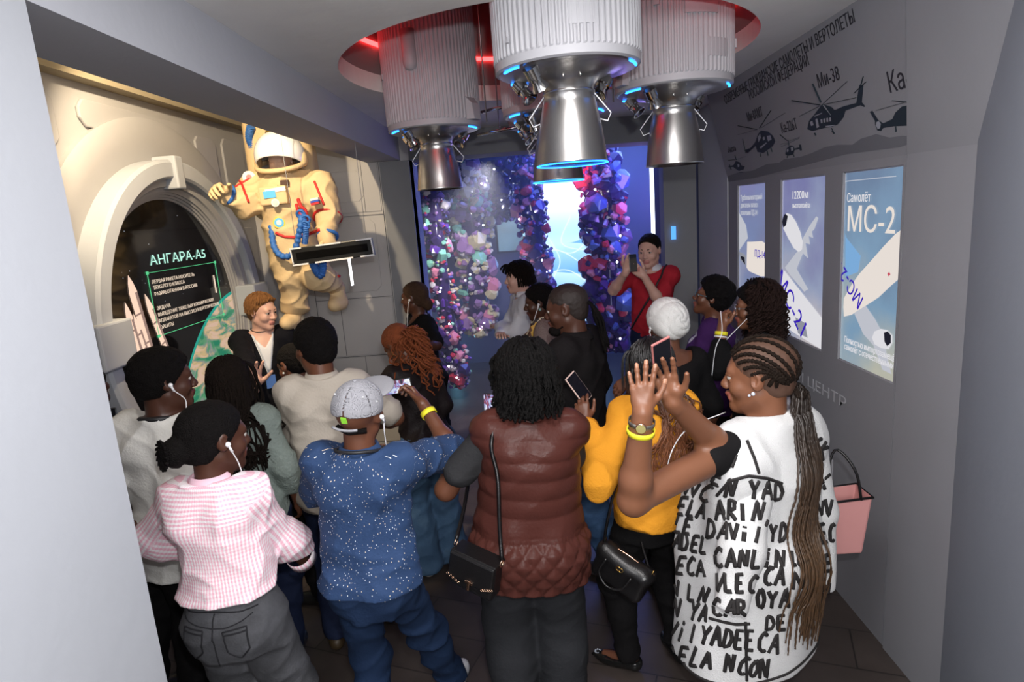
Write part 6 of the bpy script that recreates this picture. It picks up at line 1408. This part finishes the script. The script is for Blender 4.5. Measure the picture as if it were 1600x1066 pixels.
tube_obj('bag_handle', [spline([Rg @ np.array(v) for v in ((-.07, -.062, .06), (-.075, -.075, -.01), (-.02, -.085, -.045), (.04, -.08, -.02), (.06, -.064, .05))], 24)], [.006], M_lea, t)
tube_obj('bag_seam', [[Rg @ np.array((.05, -.057*math.cos(a), .075*math.sin(a)+.005)) for a in np.linspace(-1.4, 1.4, 14)]], [.003], M_lea, t)
V, Fc = tubes([spline([Rg @ np.array((-.12, 0, .07)), at(948, 820, 2.50)-c, at(962, 760, 2.50)-c, at(985, 700, 2.55)-c, at(1010, 655, 2.62)-c], 24), spline([Rg @ np.array((.12, 0, .07)), at(1001, 840, 2.6)-c, at(1003, 800, 2.7)-c, at(1030, 740, 2.9)-c, at(1022, 660, 2.75)-c, at(1010, 655, 2.64)-c], 24)], [.0065, .0065], 4); pymesh('bag_strap', V, Fc, M_lea, t)
for x in (-.12, .12): tube_obj('strap_clip', [[Rg @ np.array((x, .008*math.cos(a), .085+.018*math.sin(a))) for a in np.linspace(0, 2*PI, 12)]], [.0026], mat('gold', (.75, .5, .15), .25, 1.), t, 6)

# --- woman in front with the lettered cardigan over her shoulders
p = Person('woman with cornrows and very long braids, white cardigan with black hand lettering, arms raised', (1186, 549), 1.70, 38, hphi=62, hpitch=4, female=True, tone='warm', fat=1.46, hs=1.14, Y=2.27, tilt=-5)
p.arm(-1, elbow=p.px(990, 782, 1.92), wrist=p.px(1004, 645, 1.86), D=(.02, .05, 1), N=(.15, 1, 0), curl=(.06, .05, .08, .15), thumb=.6, spread=.20, hsz=1.04).arm(1, elbow=p.px(1128, 706, 2.16), wrist=p.px(1052, 628, 1.98), D=(-.28, -.05, .95), N=(-.35, -.9, .1), curl=(.12, .2, .3, .4), thumb=.6, spread=.2, hsz=1.08)
p.body(.0042); p.shirt('black_top', fabric('black_cotton', (.0065, .006, .0065)), inf=.012, hem=.85, sleeve=.28, neck=1.44, fold=.002, h=.008)
def knitb(name, c): return mat(name, c, .85, bump=.5, bscale=260, vary=.03)
M_knit = knitb('white_knit', (.62, .62, .62)); M_blk = mat('black_knit_print', (.012, .010, .010), .8)
F = Fld(); p.torso(F, .030, hem=.46, flare=.10, k=.05)
for sd in (1, -1): F.cone(p.T(sd*.06, -.03, 1.44), p.T(sd*.215, -.03, 1.345), .072*p.k, .085*p.k, .05); F.cone(p.T(sd*.215, -.03, 1.345), p.T(sd*.20, -.03, 1.10), .085*p.k, .10*p.k, .08)
F.loft([((z-.93)*p.k, a, b, 0) for z, a, b in ((.46, .20, .13), (.9, .185, .13), (1.15, .16, .12), (1.30, .10, .09))], p.hip+np.array((-.125, .03, 0)), rotz(.2), .06)
F.fn(lambda P: .006*wob(P, 7, 3)-.008*crease(P, 7., 3, 1.2, .5, .2)+.003); F.plane(p.T(0, 0, .475), (0, 0, -1)); F.plane(p.T(0, 0, 1.535), p.Rt @ nrm((0, .1, 1)))
def nk2(P): q = (P-p.neck) @ p.Rt; zz = q[:, 2]+q[:, 1]*.28; return np.maximum(np.hypot(q[:, 0]*.85, q[:, 1]-.04)-np.clip(.078+zz*1.0, .05, .2), -(zz+.06))
F._add(nk2, np.full(3, -9.), np.full(3, 9.), .008, 's')
F._add(lambda P: ((lambda q: np.maximum(np.abs(q[:, 0])-.09, -(q[:, 1]-.06)))((P-p.hip) @ p.Rt)), np.full(3, -9.), np.full(3, 9.), .01, 's')   # open front
def armcut(P):      # the bare arm comes out in front
    a = p.arms[-1]; return cyl(P, a['S']+(a['E']-a['S'])*.25, a['E'], .062)
F._add(armcut, np.full(3, -9.), np.full(3, 9.), .01, 's')
V, Q = F.mesh(.0075); card = pymesh('cardigan', V, Q, M_knit, p.root); cF = F
def hang(pts, rad, nm):
    G = Fld(); P = [p.px(*v) for v in pts]
    for i in range(len(P)-1): G.cone(P[i], P[i+1], rad[i], rad[i+1], .04)
    G.fn(lambda Q_: .003*wob(Q_, 14, 2)); G.plane(P[-1]+nrm(P[-1]-P[-2])*.015, nrm(P[-1]-P[-2])); V, Q = G.mesh(.007); o = pymesh(nm, V, Q, M_knit, p.root); return G, P, o
GL, PLs, oL = hang([(1168, 778, 2.10), (1158, 860, 2.04), (1143, 945, 1.99)], [.085, .074, .060], 'hanging_sleeve')
GR, PRs, oR = hang([(1268, 700, 2.42), (1284, 800, 2.40), (1289, 915, 2.38)], [.060, .055, .040], 'hanging_sleeve')
fields = [cF, GL, GR]
def hit(px, py, y0=1.5):
    O = at(px, py, y0)-p.loc; d = nrm(ray(px, py)); P = O.copy()
    for _ in range(90):
        v = min(f(P[None], .3)[0] for f in fields); P = P+d*max(v*.8, .0008)
        if v < .001: return P, d
        if P[1]+p.loc[1] > 3.2: return None, d
    return None, d
LET = dict(A=[[(0, 0), (.45, 1), (.95, 0)], [(.2, .38), (.75, .38)]], D=[[(.05, 0), (.1, 1), (.6, .85), (.85, .45), (.6, .08), (.05, 0)]], E=[[(.8, 1), (.12, .98), (.05, 0), (.8, .02)], [(.08, .5), (.65, .52)]], L=[[(.1, 1), (.05, 0), (.75, .02)]], N=[[(.05, 0), (.12, 1), (.75, .05), (.85, 1)]],
           C=[[(.85, .85), (.5, 1), (.12, .6), (.2, .15), (.6, 0), (.85, .12)]], R=[[(.05, 0), (.1, 1), (.65, .9), (.65, .55), (.1, .45), (.85, 0)]], I=[[(.3, 0), (.35, 1)]], Y=[[(0, 1), (.4, .5), (.85, 1)], [(.42, .52), (.35, 0)]], V=[[(0, 1), (.42, 0), (.85, 1)]], O=[[(.45, 1), (.1, .6), (.2, .1), (.6, 0), (.85, .45), (.7, .9), (.45, 1)]], i=[[(.25, 0), (.3, .62)], [(.3, .85), (.32, .97)]], l=[[(.3, 0), (.3, 1)]], K=[[(.1, 0), (.1, 1)], [(.8, 1), (.15, .45), (.85, 0)]], X=[[(0, 0), (.85, 1)], [(0, 1), (.85, 0)]])
LET[','] = [[(.35, .1), (.2, -.25)]]
def strip(Ppx, w=.0068, name='lettering', out=.0022, m=None, acc=None):
    pts = resample([(x, y, 0) for x, y in Ppx], max(4, int(sum(math.hypot(b[0]-a[0], b[1]-a[1]) for a, b in zip(Ppx, Ppx[1:]))/3)))[:, :2]
    run = []
    for x, y in pts:
        P, d = hit(x, y)
        if P is None or (run and np.linalg.norm(P-run[-1]) > .05): 
            if len(run) > 1: acc.append(run)
            run = []
            if P is None: continue
        run.append(P-d*out*.2)
    if len(run) > 1: acc.append(run)
def write(txt, x0, y0, x1, y1, h=27, jit=0):
    n = len(txt); ux, uy = (x1-x0)/n, (y1-y0)/n; L_ = math.hypot(ux, uy); ex = (ux/L_, uy/L_); ey = (ex[1], -ex[0]); acc = []; rnd = random.Random(txt+str(x0))
    for i, ch in enumerate(txt):
        if ch == ' ': continue
        hh = h*rnd.uniform(.88, 1.1); sl = rnd.uniform(-.12, .2)
        for st in LET[ch]:
            q = [(x0+ux*i+ex[0]*(a*L_*.82+b*sl*hh)+ey[0]*b*hh, y0+uy*i+ex[1]*(a*L_*.82+b*sl*hh)+ey[1]*b*hh) for a, b in st]; strip(q, acc=acc)
    if acc: 
        r = [np.full(len(a), .0082) for a in acc]; V, Fc = tubes([np.array(a) for a in acc], r, 6)
        # flatten towards the cloth: keep the lettering a thin printed ridge
        o = pymesh('lettering', V, Fc, M_blk, card)
        P0 = np.concatenate([np.repeat(np.array(a), 6, 0) for a in acc]); dcam = nrm(np.array((0, 0, HC))-(P0.mean(0)+p.loc)); D_ = V-P0; k_ = (D_ @ dcam)[:, None]*dcam; o.data.vertices.foreach_set('co', (P0+D_-k_*.62).astype(np.float32).ravel()); o.data.update()
write('ELA', 1108, 716, 1146, 732, 21); write('OLE', 1076, 738, 1128, 762, 24); write('NC', 1070, 772, 1110, 788, 26); write('N', 1132, 776, 1150, 778, 26); write('YAD', 1172, 780, 1228, 782, 28)
write('ADELA', 1025, 797, 1104, 812, 26); write('ARIN,', 1119, 812, 1212, 816, 30); write('N,LE', 1024, 826, 1082, 836, 26); write('DAVil', 1104, 840, 1194, 850, 27); write('YD', 1202, 846, 1230, 846, 27)
write('lYADEL', 1022, 852, 1108, 866, 26); write('CANLIN', 1116, 886, 1230, 888, 28); write('VLECA', 1022, 892, 1106, 902, 26); write('VLEC', 1116, 924, 1184, 926, 28); write('CA', 1192, 914, 1228, 914, 28)
write('CAN', 1023, 925, 1064, 932, 26); write('LN', 1075, 938, 1106, 944, 24); write('CAR', 1113, 962, 1172, 964, 28); write('OYA', 1182, 950, 1236, 948, 27); write('RIN YA', 1022, 960, 1106, 972, 27)
write('AVilYADEECA', 1022, 996, 1218, 1022, 29); write('ADELA NCON', 1023, 1030, 1204, 1062, 28); write('DE', 1196, 984, 1232, 984, 24); write('NV', 1274, 806, 1304, 806, 26); write('LEC', 1272, 850, 1306, 846, 27); write('NE', 1270, 894, 1304, 892, 25); write('AV', 1273, 936, 1302, 934, 22)
write('XK', 1258, 700, 1290, 722, 26); write('X', 1272, 762, 1296, 766, 26); write('LEC', 1238, 884, 1262, 880, 26); write('N', 1238, 920, 1262, 920, 24)
acc = []
for q in ([(1165, 972), (1166, 1010), (1167, 1064)], [(1120, 775), (1140, 752), (1170, 744), (1200, 748), (1222, 756)], [(1108, 966), (1130, 972), (1150, 976), (1172, 975)], [(1167, 688), (1178, 715), (1186, 740)]): strip(q, acc=acc)
V, Fc = tubes([np.array(a) for a in acc], [.006]*len(acc), 6); pymesh('black_piping', V, Fc, M_blk, card)
# black edges along hem and opening
edge = []
for z in (.482,):
    q = []
    for a in np.linspace(.45, 2*PI-.45, 90):
        d = p.Rt @ np.array((math.sin(a), math.cos(a), 0)); P = p.T(0, 0, z)+d*.6; P[2] = p.T(0, 0, z)[2]
        q.append(surf(cF, P, -d, 80))
    q = [v for v in q if abs(cF(v[None])[0]) < .01]; edge.append(np.array(q))
tube_obj('black_hem_piping', edge, [.006], M_blk, card, 6)
q = [surf(cF, p.T(x, .6, z), p.Rt @ np.array((0, -1., 0)), 80) for x, z in [(-.108, z) for z in np.linspace(.50, 1.40, 40)]]; tube_obj('black_front_piping', [np.array(q)], [.006], M_blk, card, 6)
# hair
hbk = hairmat('black_brown_braids', (.014, .009, .0065), .5); p.hair_short(mat('scalp_brown', (.075, .036, .022), .7), t=.0035, bump=.0003, nape=-.06, h=.006)  # brown scalp colour showing between the cornrows
kn0 = p.H_(0, -.112, -.052); rows = []
for i in range(19):
    f = (i/18-.5)*2; a0 = f*1.95                              # hairline points around the face
    st_ = np.array((math.sin(f*2.25)*.076, .074*math.cos(f*2.25)-.004, .088-.120*abs(f)**1.35)); path = []
    for t_ in np.linspace(0, 1, 22):
        d0 = nrm(st_-np.array((0, -.018, .030))); d1 = nrm(np.array((f*.12, -.100, -.085))); d = nrm(d0*(1-t_)+d1*t_+np.array((f*.25, 0, .50*(1-abs(f))+.22))*math.sin(PI*t_)*.75)
        path.append(p.H_(*(np.array((0, -.018, .034))+d*np.array((.0835, .1045, .0915)))))
    rows.append(resample(path, 60))
for off in (-.0028, .0028):
    pass
RR = [np.array([.0070*(1+.28*math.sin(j*1.9+i)) for j in range(60)]) for i in range(len(rows))]
tube_obj('cornrows', rows, RR, hbk, p.root, 6)
rnd = np.random.RandomState(17); pth = []; rad = []
for i in range(95):
    a = rnd.normal(0, 1); b = rnd.normal(0, 1); L_ = rnd.uniform(.70, .98); n_ = 110
    P = [kn0+p.Rh @ np.array((rnd.normal(0, .012), rnd.normal(-.004, .008), rnd.normal(0, .010)))]
    wv = rnd.uniform(0, 6)
    for j in range(1, n_):
        t_ = j/n_; P.append(P[0]+np.array((-.045*t_, -.05*t_, -L_*t_))+p.Rb @ np.array((a*.042*t_**.5-.02*t_, b*.012*t_**.5-.015*t_, 0))+np.array((math.sin(wv+t_*7), math.cos(wv+t_*6), 0))*.005*t_)
    P = np.array(P); P[3:] = p.push(P[3:], cF, .007+rnd.uniform(0, .02), 4); pth.append(P); rad.append(.0050*rnd.uniform(.7, 1.1)*(1+.26*np.sin(np.arange(n_)*1.9+i))*np.linspace(1, .55, n_))
def ombre2(nt, b):
    N, L = nt.nodes, nt.links; tc = N.new('ShaderNodeTexCoord'); n = N.new('ShaderNodeTexNoise'); n.inputs['Scale'].default_value = 60; L.new(tc.outputs['Object'], n.inputs['Vector']); sp_ = N.new('ShaderNodeSeparateXYZ'); L.new(tc.outputs['Object'], sp_.inputs[0])
    mr = N.new('ShaderNodeMapRange'); mr.inputs[1].default_value = 1.45; mr.inputs[2].default_value = .95; L.new(sp_.outputs[2], mr.inputs[0]); c = mixc(nt, n.outputs['Fac'], (.012, .008, .006), (.11, .055, .022), None); mixc(nt, mr.outputs[0], (.018, .012, .009), c, b.inputs['Base Color']); b.inputs['Roughness'].default_value = .5
tube_obj('long_braids', pth, rad, node_mat('brown_tipped_braids', ombre2), p.root, 5)
tube_obj('braid_knot', [[kn0+p.Rh @ np.array((.024*math.cos(a), .012*math.sin(a)-.004, .018*math.sin(a+.7))) for a in np.linspace(0, 2*PI, 18)]], [.012], hbk, p.root)
# watch, band, earring, legs
o, c_, rr_, d_ = band(p, -1, mat('steel_bracelet', (.35, .32, .28), .3, .9), .90, .007, 'watch_strap'); vc = nrm((np.array((0, 0, HC))-(c_+p.loc))); vc = nrm(vc-(vc @ d_)*d_); Mw = np.stack([nrm(np.cross(vc, d_)), d_, vc], 1)
MB().lathe([(0, .0), (.017, .0), (.0175, .006), (.015, .008)], 32, c_+vc*(rr_-.001), Mw).build('wristwatch', M_gold, p.root, True); MB().lathe([(0, .0085), (.0145, .0082)], 32, c_+vc*(rr_-.001), Mw).build('watch_dial', mat('gold_dial', (.62, .55, .22), .3, .6), p.root)
band(p, -1, M_yel, .80, .009); MB().ball(p.H_(-.092, .004, -.034), .0075).build('earring', mat('crystal_stone', (.6, .65, .75), .05, .4), p.root, True); MB().ball(p.H_(-.090, .016, -.040), .0055).build('earring', mat('crystal_stone', (.6, .65, .75), .05, .4), p.root, True)
tube_obj('earphone_wire', [spline([p.H_(-.04, .10, -.11), p.L(at(1078, 668, 2.1)), p.L(at(1052, 700, 2.12)), p.L(at(1040, 740, 2.15))], 20)], [.0022], M_wht, p.root)
p.shoes(mat('black_leather', (.012, .012, .012), .35))
phone(at(1034, 560, 2.02), (.75, .3, .25), (.3, -.2, .9), 'mobile phone in rose case between the raised hands of the woman in front', case=(.40, .14, .13), w=.074, h=.15)
c = at(1303, 815, 2.62); t = thing('tote_bag', 'pink handbag with dark edge behind the lettered cardigan', 'handbag', c)
m = MB().add([(-.10, -.06, -.13), (.10, -.06, -.13), (.10, .06, -.13), (-.10, .06, -.13), (-.13, -.07, .12), (.13, -.07, .14), (.13, .07, .14), (-.13, .07, .12)], [(0, 3, 2, 1), (0, 1, 5, 4), (1, 2, 6, 5), (2, 3, 7, 6), (3, 0, 4, 7)]).build('bag_body', mat('pink_leather', (.55, .26, .25), .45), t, bevel=.01); m.modifiers.new('s', 'SOLIDIFY').thickness = .006
tube_obj('bag_edge', [[(-.13, -.07, .12), (.13, -.07, .14), (.13, .07, .14), (-.13, .07, .12), (-.13, -.07, .12)]], [.006], M_lea, t); tube_obj('bag_handle', [spline([(-.08, -.07, .12), (-.06, -.05, .25), (0, 0, .34), (.06, -.05, .26), (.08, -.07, .13)], 20)], [.006], M_lea, t)

# ------------------------------------------------------------------ astronaut figure hanging in the alcove
YA = 4.85; A0 = at(437, 300, YA)
ta = thing('astronaut_figure', 'cream orbital spacesuit figure with white helmet and blue hoses hanging in the alcove', 'spacesuit', A0)
g = lambda x, y, Y=YA: at(x, y, Y)-A0
M_suit = mat('cream_suit_cloth', (.62, .45, .25), .75, bump=.35, bscale=30, vary=.06); M_redb = mat('red_band', (.50, .02, .02), .6); M_bluh = mat('blue_hose', (.03, .13, .42), .55, bump=.4, bscale=80); M_dk = mat('dark_glove_palm', (.05, .045, .04), .6)
F = Fld(); sh1, sh2 = g(402, 292), g(500, 290, YA-.02)
F.cone(g(448, 300), g(455, 375), .21, .175, .05); F.ell(g(446, 300), (.24, .17, .15), .05); F.cone(g(455, 375), g(463, 400), .18, .17, .05)
e1, w1 = g(385, 318, YA-.12), g(352, 303, YA-.26); F.cone(sh1, e1, .115, .095, .06); F.cone(e1, w1, .095, .055, .05)
e2, w2 = g(512, 338, YA-.05), g(512, 372, YA-.16); F.cone(sh2, e2, .115, .092, .06); F.cone(e2, w2, .09, .06, .04)
k1, a1 = g(455, 428, YA-.04), g(462, 478, YA+.04); F.cone(g(447, 395), k1, .125, .115, .04); F.cone(k1, a1, .115, .095, .04)
k2, a2 = g(496, 430, YA-.08), g(524, 448, YA+.10); F.cone(g(482, 395), k2, .125, .11, .04); F.cone(k2, a2, .108, .07, .04)
def sf_(P): return -.020*crease(P, 8., 2, .6, 1.7, .3)-.014*crease(P, 13., 6, .9, 1.2, -.5)+.006*wob(P, 12, 4)+.007
F.fn(sf_); V, Q = F.mesh(.009); pymesh('suit', V, Q, M_suit, ta)
for (a, b, yy, dd) in ((a1, (458, 500), YA+.02, 0), (a2, (532, 472), YA+.10, 0)):
    G = Fld(); f_ = g(*b, yy); G.cone(a, f_, .058, .062, .03); G.ell(f_+np.array((-.02, -.05, -.01)), (.062, .10, .062), .04); G.plane(f_+np.array((0, 0, -.062)), (0, 0, -1)); V, Q = G.mesh(.008); pymesh('boot', V, Q, M_suit, ta)
G = Fld(); hand_prims(G, w1, g(330, 292, YA-.42)-w1, (.4, -.6, -.6), 1, 1.45, (.75, .75, .8, .85), .5, .12); V, Q = G.mesh(.006); pymesh('glove', V, Q, M_suit, ta)
G = Fld(); hand_prims(G, w2, (-.1, -.3, -1), (-1, 0, 0), -1, 1.2, (.6, .6, .6, .6), .5, .1); V, Q = G.mesh(.006); pymesh('glove', V, Q, M_suit, ta)
def ring3(c, ax, r, w, name, m, sq=1.0):
    ax = nrm(ax); u = nrm(np.cross(ax, (.2, .3, .9))); v = np.cross(ax, u); V, Fc = tubes([[c+(u*math.cos(a)+v*math.sin(a))*r for a in np.linspace(0, 2*PI, 28)]], [w], 6); return pymesh(name, V, Fc, m, ta)
ring3(w1+(e1-w1)*.12, e1-w1, .066, .014, 'cuff_ring', M_bluh); ring3(w2+(e2-w2)*.1, e2-w2, .068, .014, 'cuff_ring', M_bluh)
ring3(e1+(sh1-e1)*.1, e1-w1, .102, .010, 'red_band', M_redb); ring3(e2+(w2-e2)*.05, e2-w2, .100, .011, 'red_band', M_redb)
def onsuit(pts, r, name, m, out=.0):
    P = []
    for x, y in pts:
        o_ = g(x, y, YA-.6); d_ = nrm(ray(x, y)); q = o_.copy()
        for _ in range(110):
            v = F(q[None], .7)[0]; q = q+d_*max(v*.8, .001)
            if v < .002: break
        if v < .004: P.append(q-d_*out)
    return tube_obj(name, [np.array(P)], [r], m, ta, 6)
onsuit(resample([(431, 364, 0), (445, 370, 0), (462, 371, 0), (480, 367, 0), (500, 359, 0)], 24)[:, :2], .012, 'red_band', M_redb); onsuit([(368+i*2, 292-i*1.2) for i in range(12)], .009, 'red_stripe', M_redb); onsuit([(371+i*1.5, 281+i*1.0) for i in range(4)]+[(378+i*1.2, 288+i*3.2) for i in range(10)], .009, 'red_stripe', M_redb)
onsuit([(491+i*.9, 283+i*2.2) for i in range(18)], .009, 'red_stripe', M_redb); onsuit([(528+i*1.2, 432-i*.2) for i in range(8)], .012, 'red_stripe', M_redb)
# helmet, visor, hood and backpack
hc0 = g(437, 246, YA-.10)
MB().ball(hc0, .165, 40, 24).build('visor_glass', mat('visor_glass', (.9, .9, .9), .03, trans=1.0, ior=1.05), ta, True)
G = Fld(); G.ell(hc0+np.array((0, .01, .012)), .178, .01); G.ell(hc0+np.array((0, .01, .012)), .168, .002, op='s'); G.plane(hc0+np.array((0, 0, -.055)), nrm((0, -.30, -1))); V, Q = G.mesh(.006); pymesh('helmet_shell', V, Q, mat('white_helmet', (.80, .80, .82), .2, coat=.6), ta)
G = Fld(); G.ell(hc0+np.array((0, -.015, .175)), (.075, .05, .022), .01); V, Q = G.mesh(.006); pymesh('gold_patch', V, Q, mat('gold_patch', (.35, .25, .05), .3, .8), ta)
ring3(hc0+np.array((0, .01, -.05)), (0, -.35, 1), .172, .018, 'neck_ring', M_suit)
G = Fld(); head_prims(G, hc0+np.array((0, 0, -.03)), rotz(math.radians(178)) @ rotx(-.25), .95, False); V, Q = G.mesh(.006); pymesh('mannequin_head', V, Q, skin('wax', (.60, .42, .35)), ta)
for x in (-1, 1): MB().ball(hc0+np.array((x*.165, .02, -.02)), (.03, .05, .055), 14, 9).build('ear_cover', M_suit, ta, True)
G = Fld(); G.box(g(443, 262, YA+.26), (.26, .13, .40), .09, .03); G.fn(lambda P: .006*wob(P, 9, 2)); V, Q = G.mesh(.010); pymesh('backpack', V, Q, M_suit, ta)
# chest pack, patches
def plate(x, y, w, h, m, name, d=.02, rz=0., Y=None, bev=.004):
    o_ = g(x, y, YA-.6); d_ = nrm(ray(x, y)); q = o_.copy()
    for _ in range(110):
        v = F(q[None], .7)[0]; q = q+d_*max(v*.8, .001)
        if v < .002: break
    ux = np.array((math.cos(rz), 0, math.sin(rz))); uz = np.array((-math.sin(rz), 0, math.cos(rz))); return MB().obox(q, ux, (0, 1, 0), uz, w/2, d, h/2).build(name, m, ta, bevel=bev), q
_, qc = plate(430, 306, .20, .13, M_suit, 'chest_pack', .05, .03, bev=.012)
def patch(px, py, w, h, m, name, rz=0., dy=.055): q = g(px, py, (qc+A0)[1]-dy); ux = np.array((math.cos(rz), 0, math.sin(rz))); uz = np.array((-math.sin(rz), 0, math.cos(rz))); return MB().obox(q, ux, (0, 1, 0), uz, w/2, .002, h/2).build(name, m, ta)
patch(421, 304, .088, .05, mat('sky_blue_patch', (.10, .42, .75), .5), 'blue_patch', .06); patch(430, 297, .15, .03, mat('white_patch', (.7, .7, .68), .6), 'white_flap', .1, .052)
def disk(px, py, r, cs, name, Y_=None):
    o_ = g(px, py, YA-.7); d_ = nrm(ray(px, py)); q = o_.copy()
    for _ in range(110):
        v = F(q[None], .8)[0]; q = q+d_*max(v*.8, .001)
        if v < .002: break
    if Y_: q = g(px, py, Y_)
    for i, (m, f) in enumerate(cs): MB().lathe([(0, .006+.002*i), (r*f, .005+.002*i), (r*f, -.01)], 28, q-d_*.003, np.stack([nrm(np.cross(-d_, (0, 0, 1.))), nrm(np.cross(-d_, np.cross(-d_, (0, 0, 1.)))), -d_], 1)).build(name, m, ta)
wp = mat('white_patch', (.7, .7, .68), .6); disk(389, 277, .045, [(wp, 1), (mat('pink_patch', (.6, .2, .2), .6), .45)], 'round_badge'); disk(430, 317, .028, [(wp, 1), (mat('pale_patch', (.5, .6, .55), .6), .7)], 'round_badge', (qc+A0)[1]-.056); disk(436, 348, .042, [(mat('yellow_patch', (.7, .55, .05), .6), 1), (mat('sky_blue_patch', (.1, .42, .75), .5), .8), (wp, .45)], 'round_badge')
for i, m in enumerate((wp, mat('flag_blue', (.03, .08, .45), .6), mat('flag_red', (.5, .02, .03), .6))): 
    x_, y_ = 492+i*.5, 311.5+i*3.2; q = g(x_, y_, YA-.20); MB().obox(q, (.97, 0, .15), (0, 1, 0), (-.15, 0, .97), .030, .02, .0085).build('flag_stripe', m, ta)
_, _q = plate(442, 286, .085, .04, mat('dark_badge', (.06, .03, .02), .5), 'name_patch', .012, .0)
# hoses
def hose(pts, r=.022, m=M_bluh): 
    P = resample(spline([g(*q) for q in pts], 60), 120); rr = r*(1+.14*np.sin(np.arange(120)*1.15)); V, Fc = tubes([P], [rr], 8); return pymesh('hose', V, Fc, m, ta)
hose([(392, 198, YA+.1), (390, 215, YA+.14), (395, 232, YA+.16), (400, 250, YA+.2)], .03); hose([(421, 330, YA-.06), (424, 355, YA-.16), (428, 385, YA-.22), (440, 400, YA-.26), (456, 398, YA-.28), (464, 380, YA-.28), (470, 350, YA-.30), (472, 332, YA-.28)]); hose([(434, 400, YA-.1), (433, 412, YA-.1), (437, 372, YA-.1)], .03)
hose([(476, 380, YA-.24), (478, 360, YA-.28), (474, 340, YA-.29), (470, 328, YA-.28)]); hose([(488, 408, YA-.20), (494, 422, YA-.25), (501, 430, YA-.27), (504, 420, YA-.26), (504, 408, YA-.24)], .028); hose([(466, 312, YA-.2), (470, 322, YA-.28), (478, 330, YA-.28), (480, 345, YA-.26)], .012, M_redb); hose([(463, 320, YA-.2), (466, 330, YA-.29), (474, 338, YA-.30)], .010, M_redb)
for (x, y) in ((470, 335), (478, 343), (477, 352)): ring3(g(x, y, YA-.30), (0, 1, .3), .028, .009, 'hose_coupling', M_bluh)
# suspension straps up to the alcove ceiling
for dx in (-.16, .16):
    q = g(443, 235, YA+.26)+np.array((dx, 0, 0)); tube_obj('suspension_cable', [[q, q*.5+.5*np.array((q[0], q[1], 3.62-A0[2])), (q[0], q[1], 3.62-A0[2])]], [.005], mat('cable_metal', (.3, .28, .28), .4, .8), ta)
# black display hanging in front of it
YD = 4.45; c = at(520, 392, YD); td = thing('display_sign', 'blank black hanging display with white and black frame pieces, in front of the spacesuit', 'display', c)
c0, c1, c2, c3 = [at(*q, YD)-c for q in ((455, 388), (582, 371), (584, 400), (461, 415))]; ux = nrm(c1-c0); uz = nrm(c0-c3); Ld, Hd = np.linalg.norm(c1-c0), np.linalg.norm(c0-c3); mid = (c0+c1+c2+c3)/4; uy = np.cross(uz, ux)
MB().obox(mid, ux, uy, uz, Ld/2, .02, Hd/2).build('display_case', mat('black_case', (.01, .01, .01), .35), td, bevel=.006); MB().obox(mid-uy*np.sign(uy[1])*.021, ux, uy, uz, Ld/2-.035, .002, Hd/2-.035).build('display_face', mat('off_display', (.003, .003, .003), .12), td)
wf = mat('white_frame', (.62, .62, .64), .4); fy = -uy*np.sign(uy[1])*.024
for (a, b, s_) in ((-1, -.72, 1), (-.35, .25, 1), (.62, 1, 1), (-1, -.62, -1), (-.45, .48, -1), (.66, 1, -1)):
    MB().obox(mid+fy+ux*(a+b)/2*Ld/2+uz*s_*(Hd/2-.004), ux, uy, uz, (b-a)*Ld/4, .004, .0055).build('frame_piece', wf, td)
for s_ in (-1, 1): MB().obox(mid+fy+ux*s_*(Ld/2-.004), ux, uy, uz, .004, .004, Hd/2-.012).build('frame_piece', wf, td)
b0, b1 = at(545, 402, YD+.05)-c, at(551, 446, YD+.05)-c; MB().bar(b0, b1, .030, .012).build('light_bar', emis('white_bar', (1, 1, 1), 2.2), td)
for x in (-.25, .25): q = mid+ux*x+uz*Hd/2; tube_obj('suspension_cable', [[q, q+np.array((0, 0, .6)), (q[0], q[1], 3.62-c[2])]], [.0018], mat('clear_wire', (.4, .4, .4), .3), td, 4)
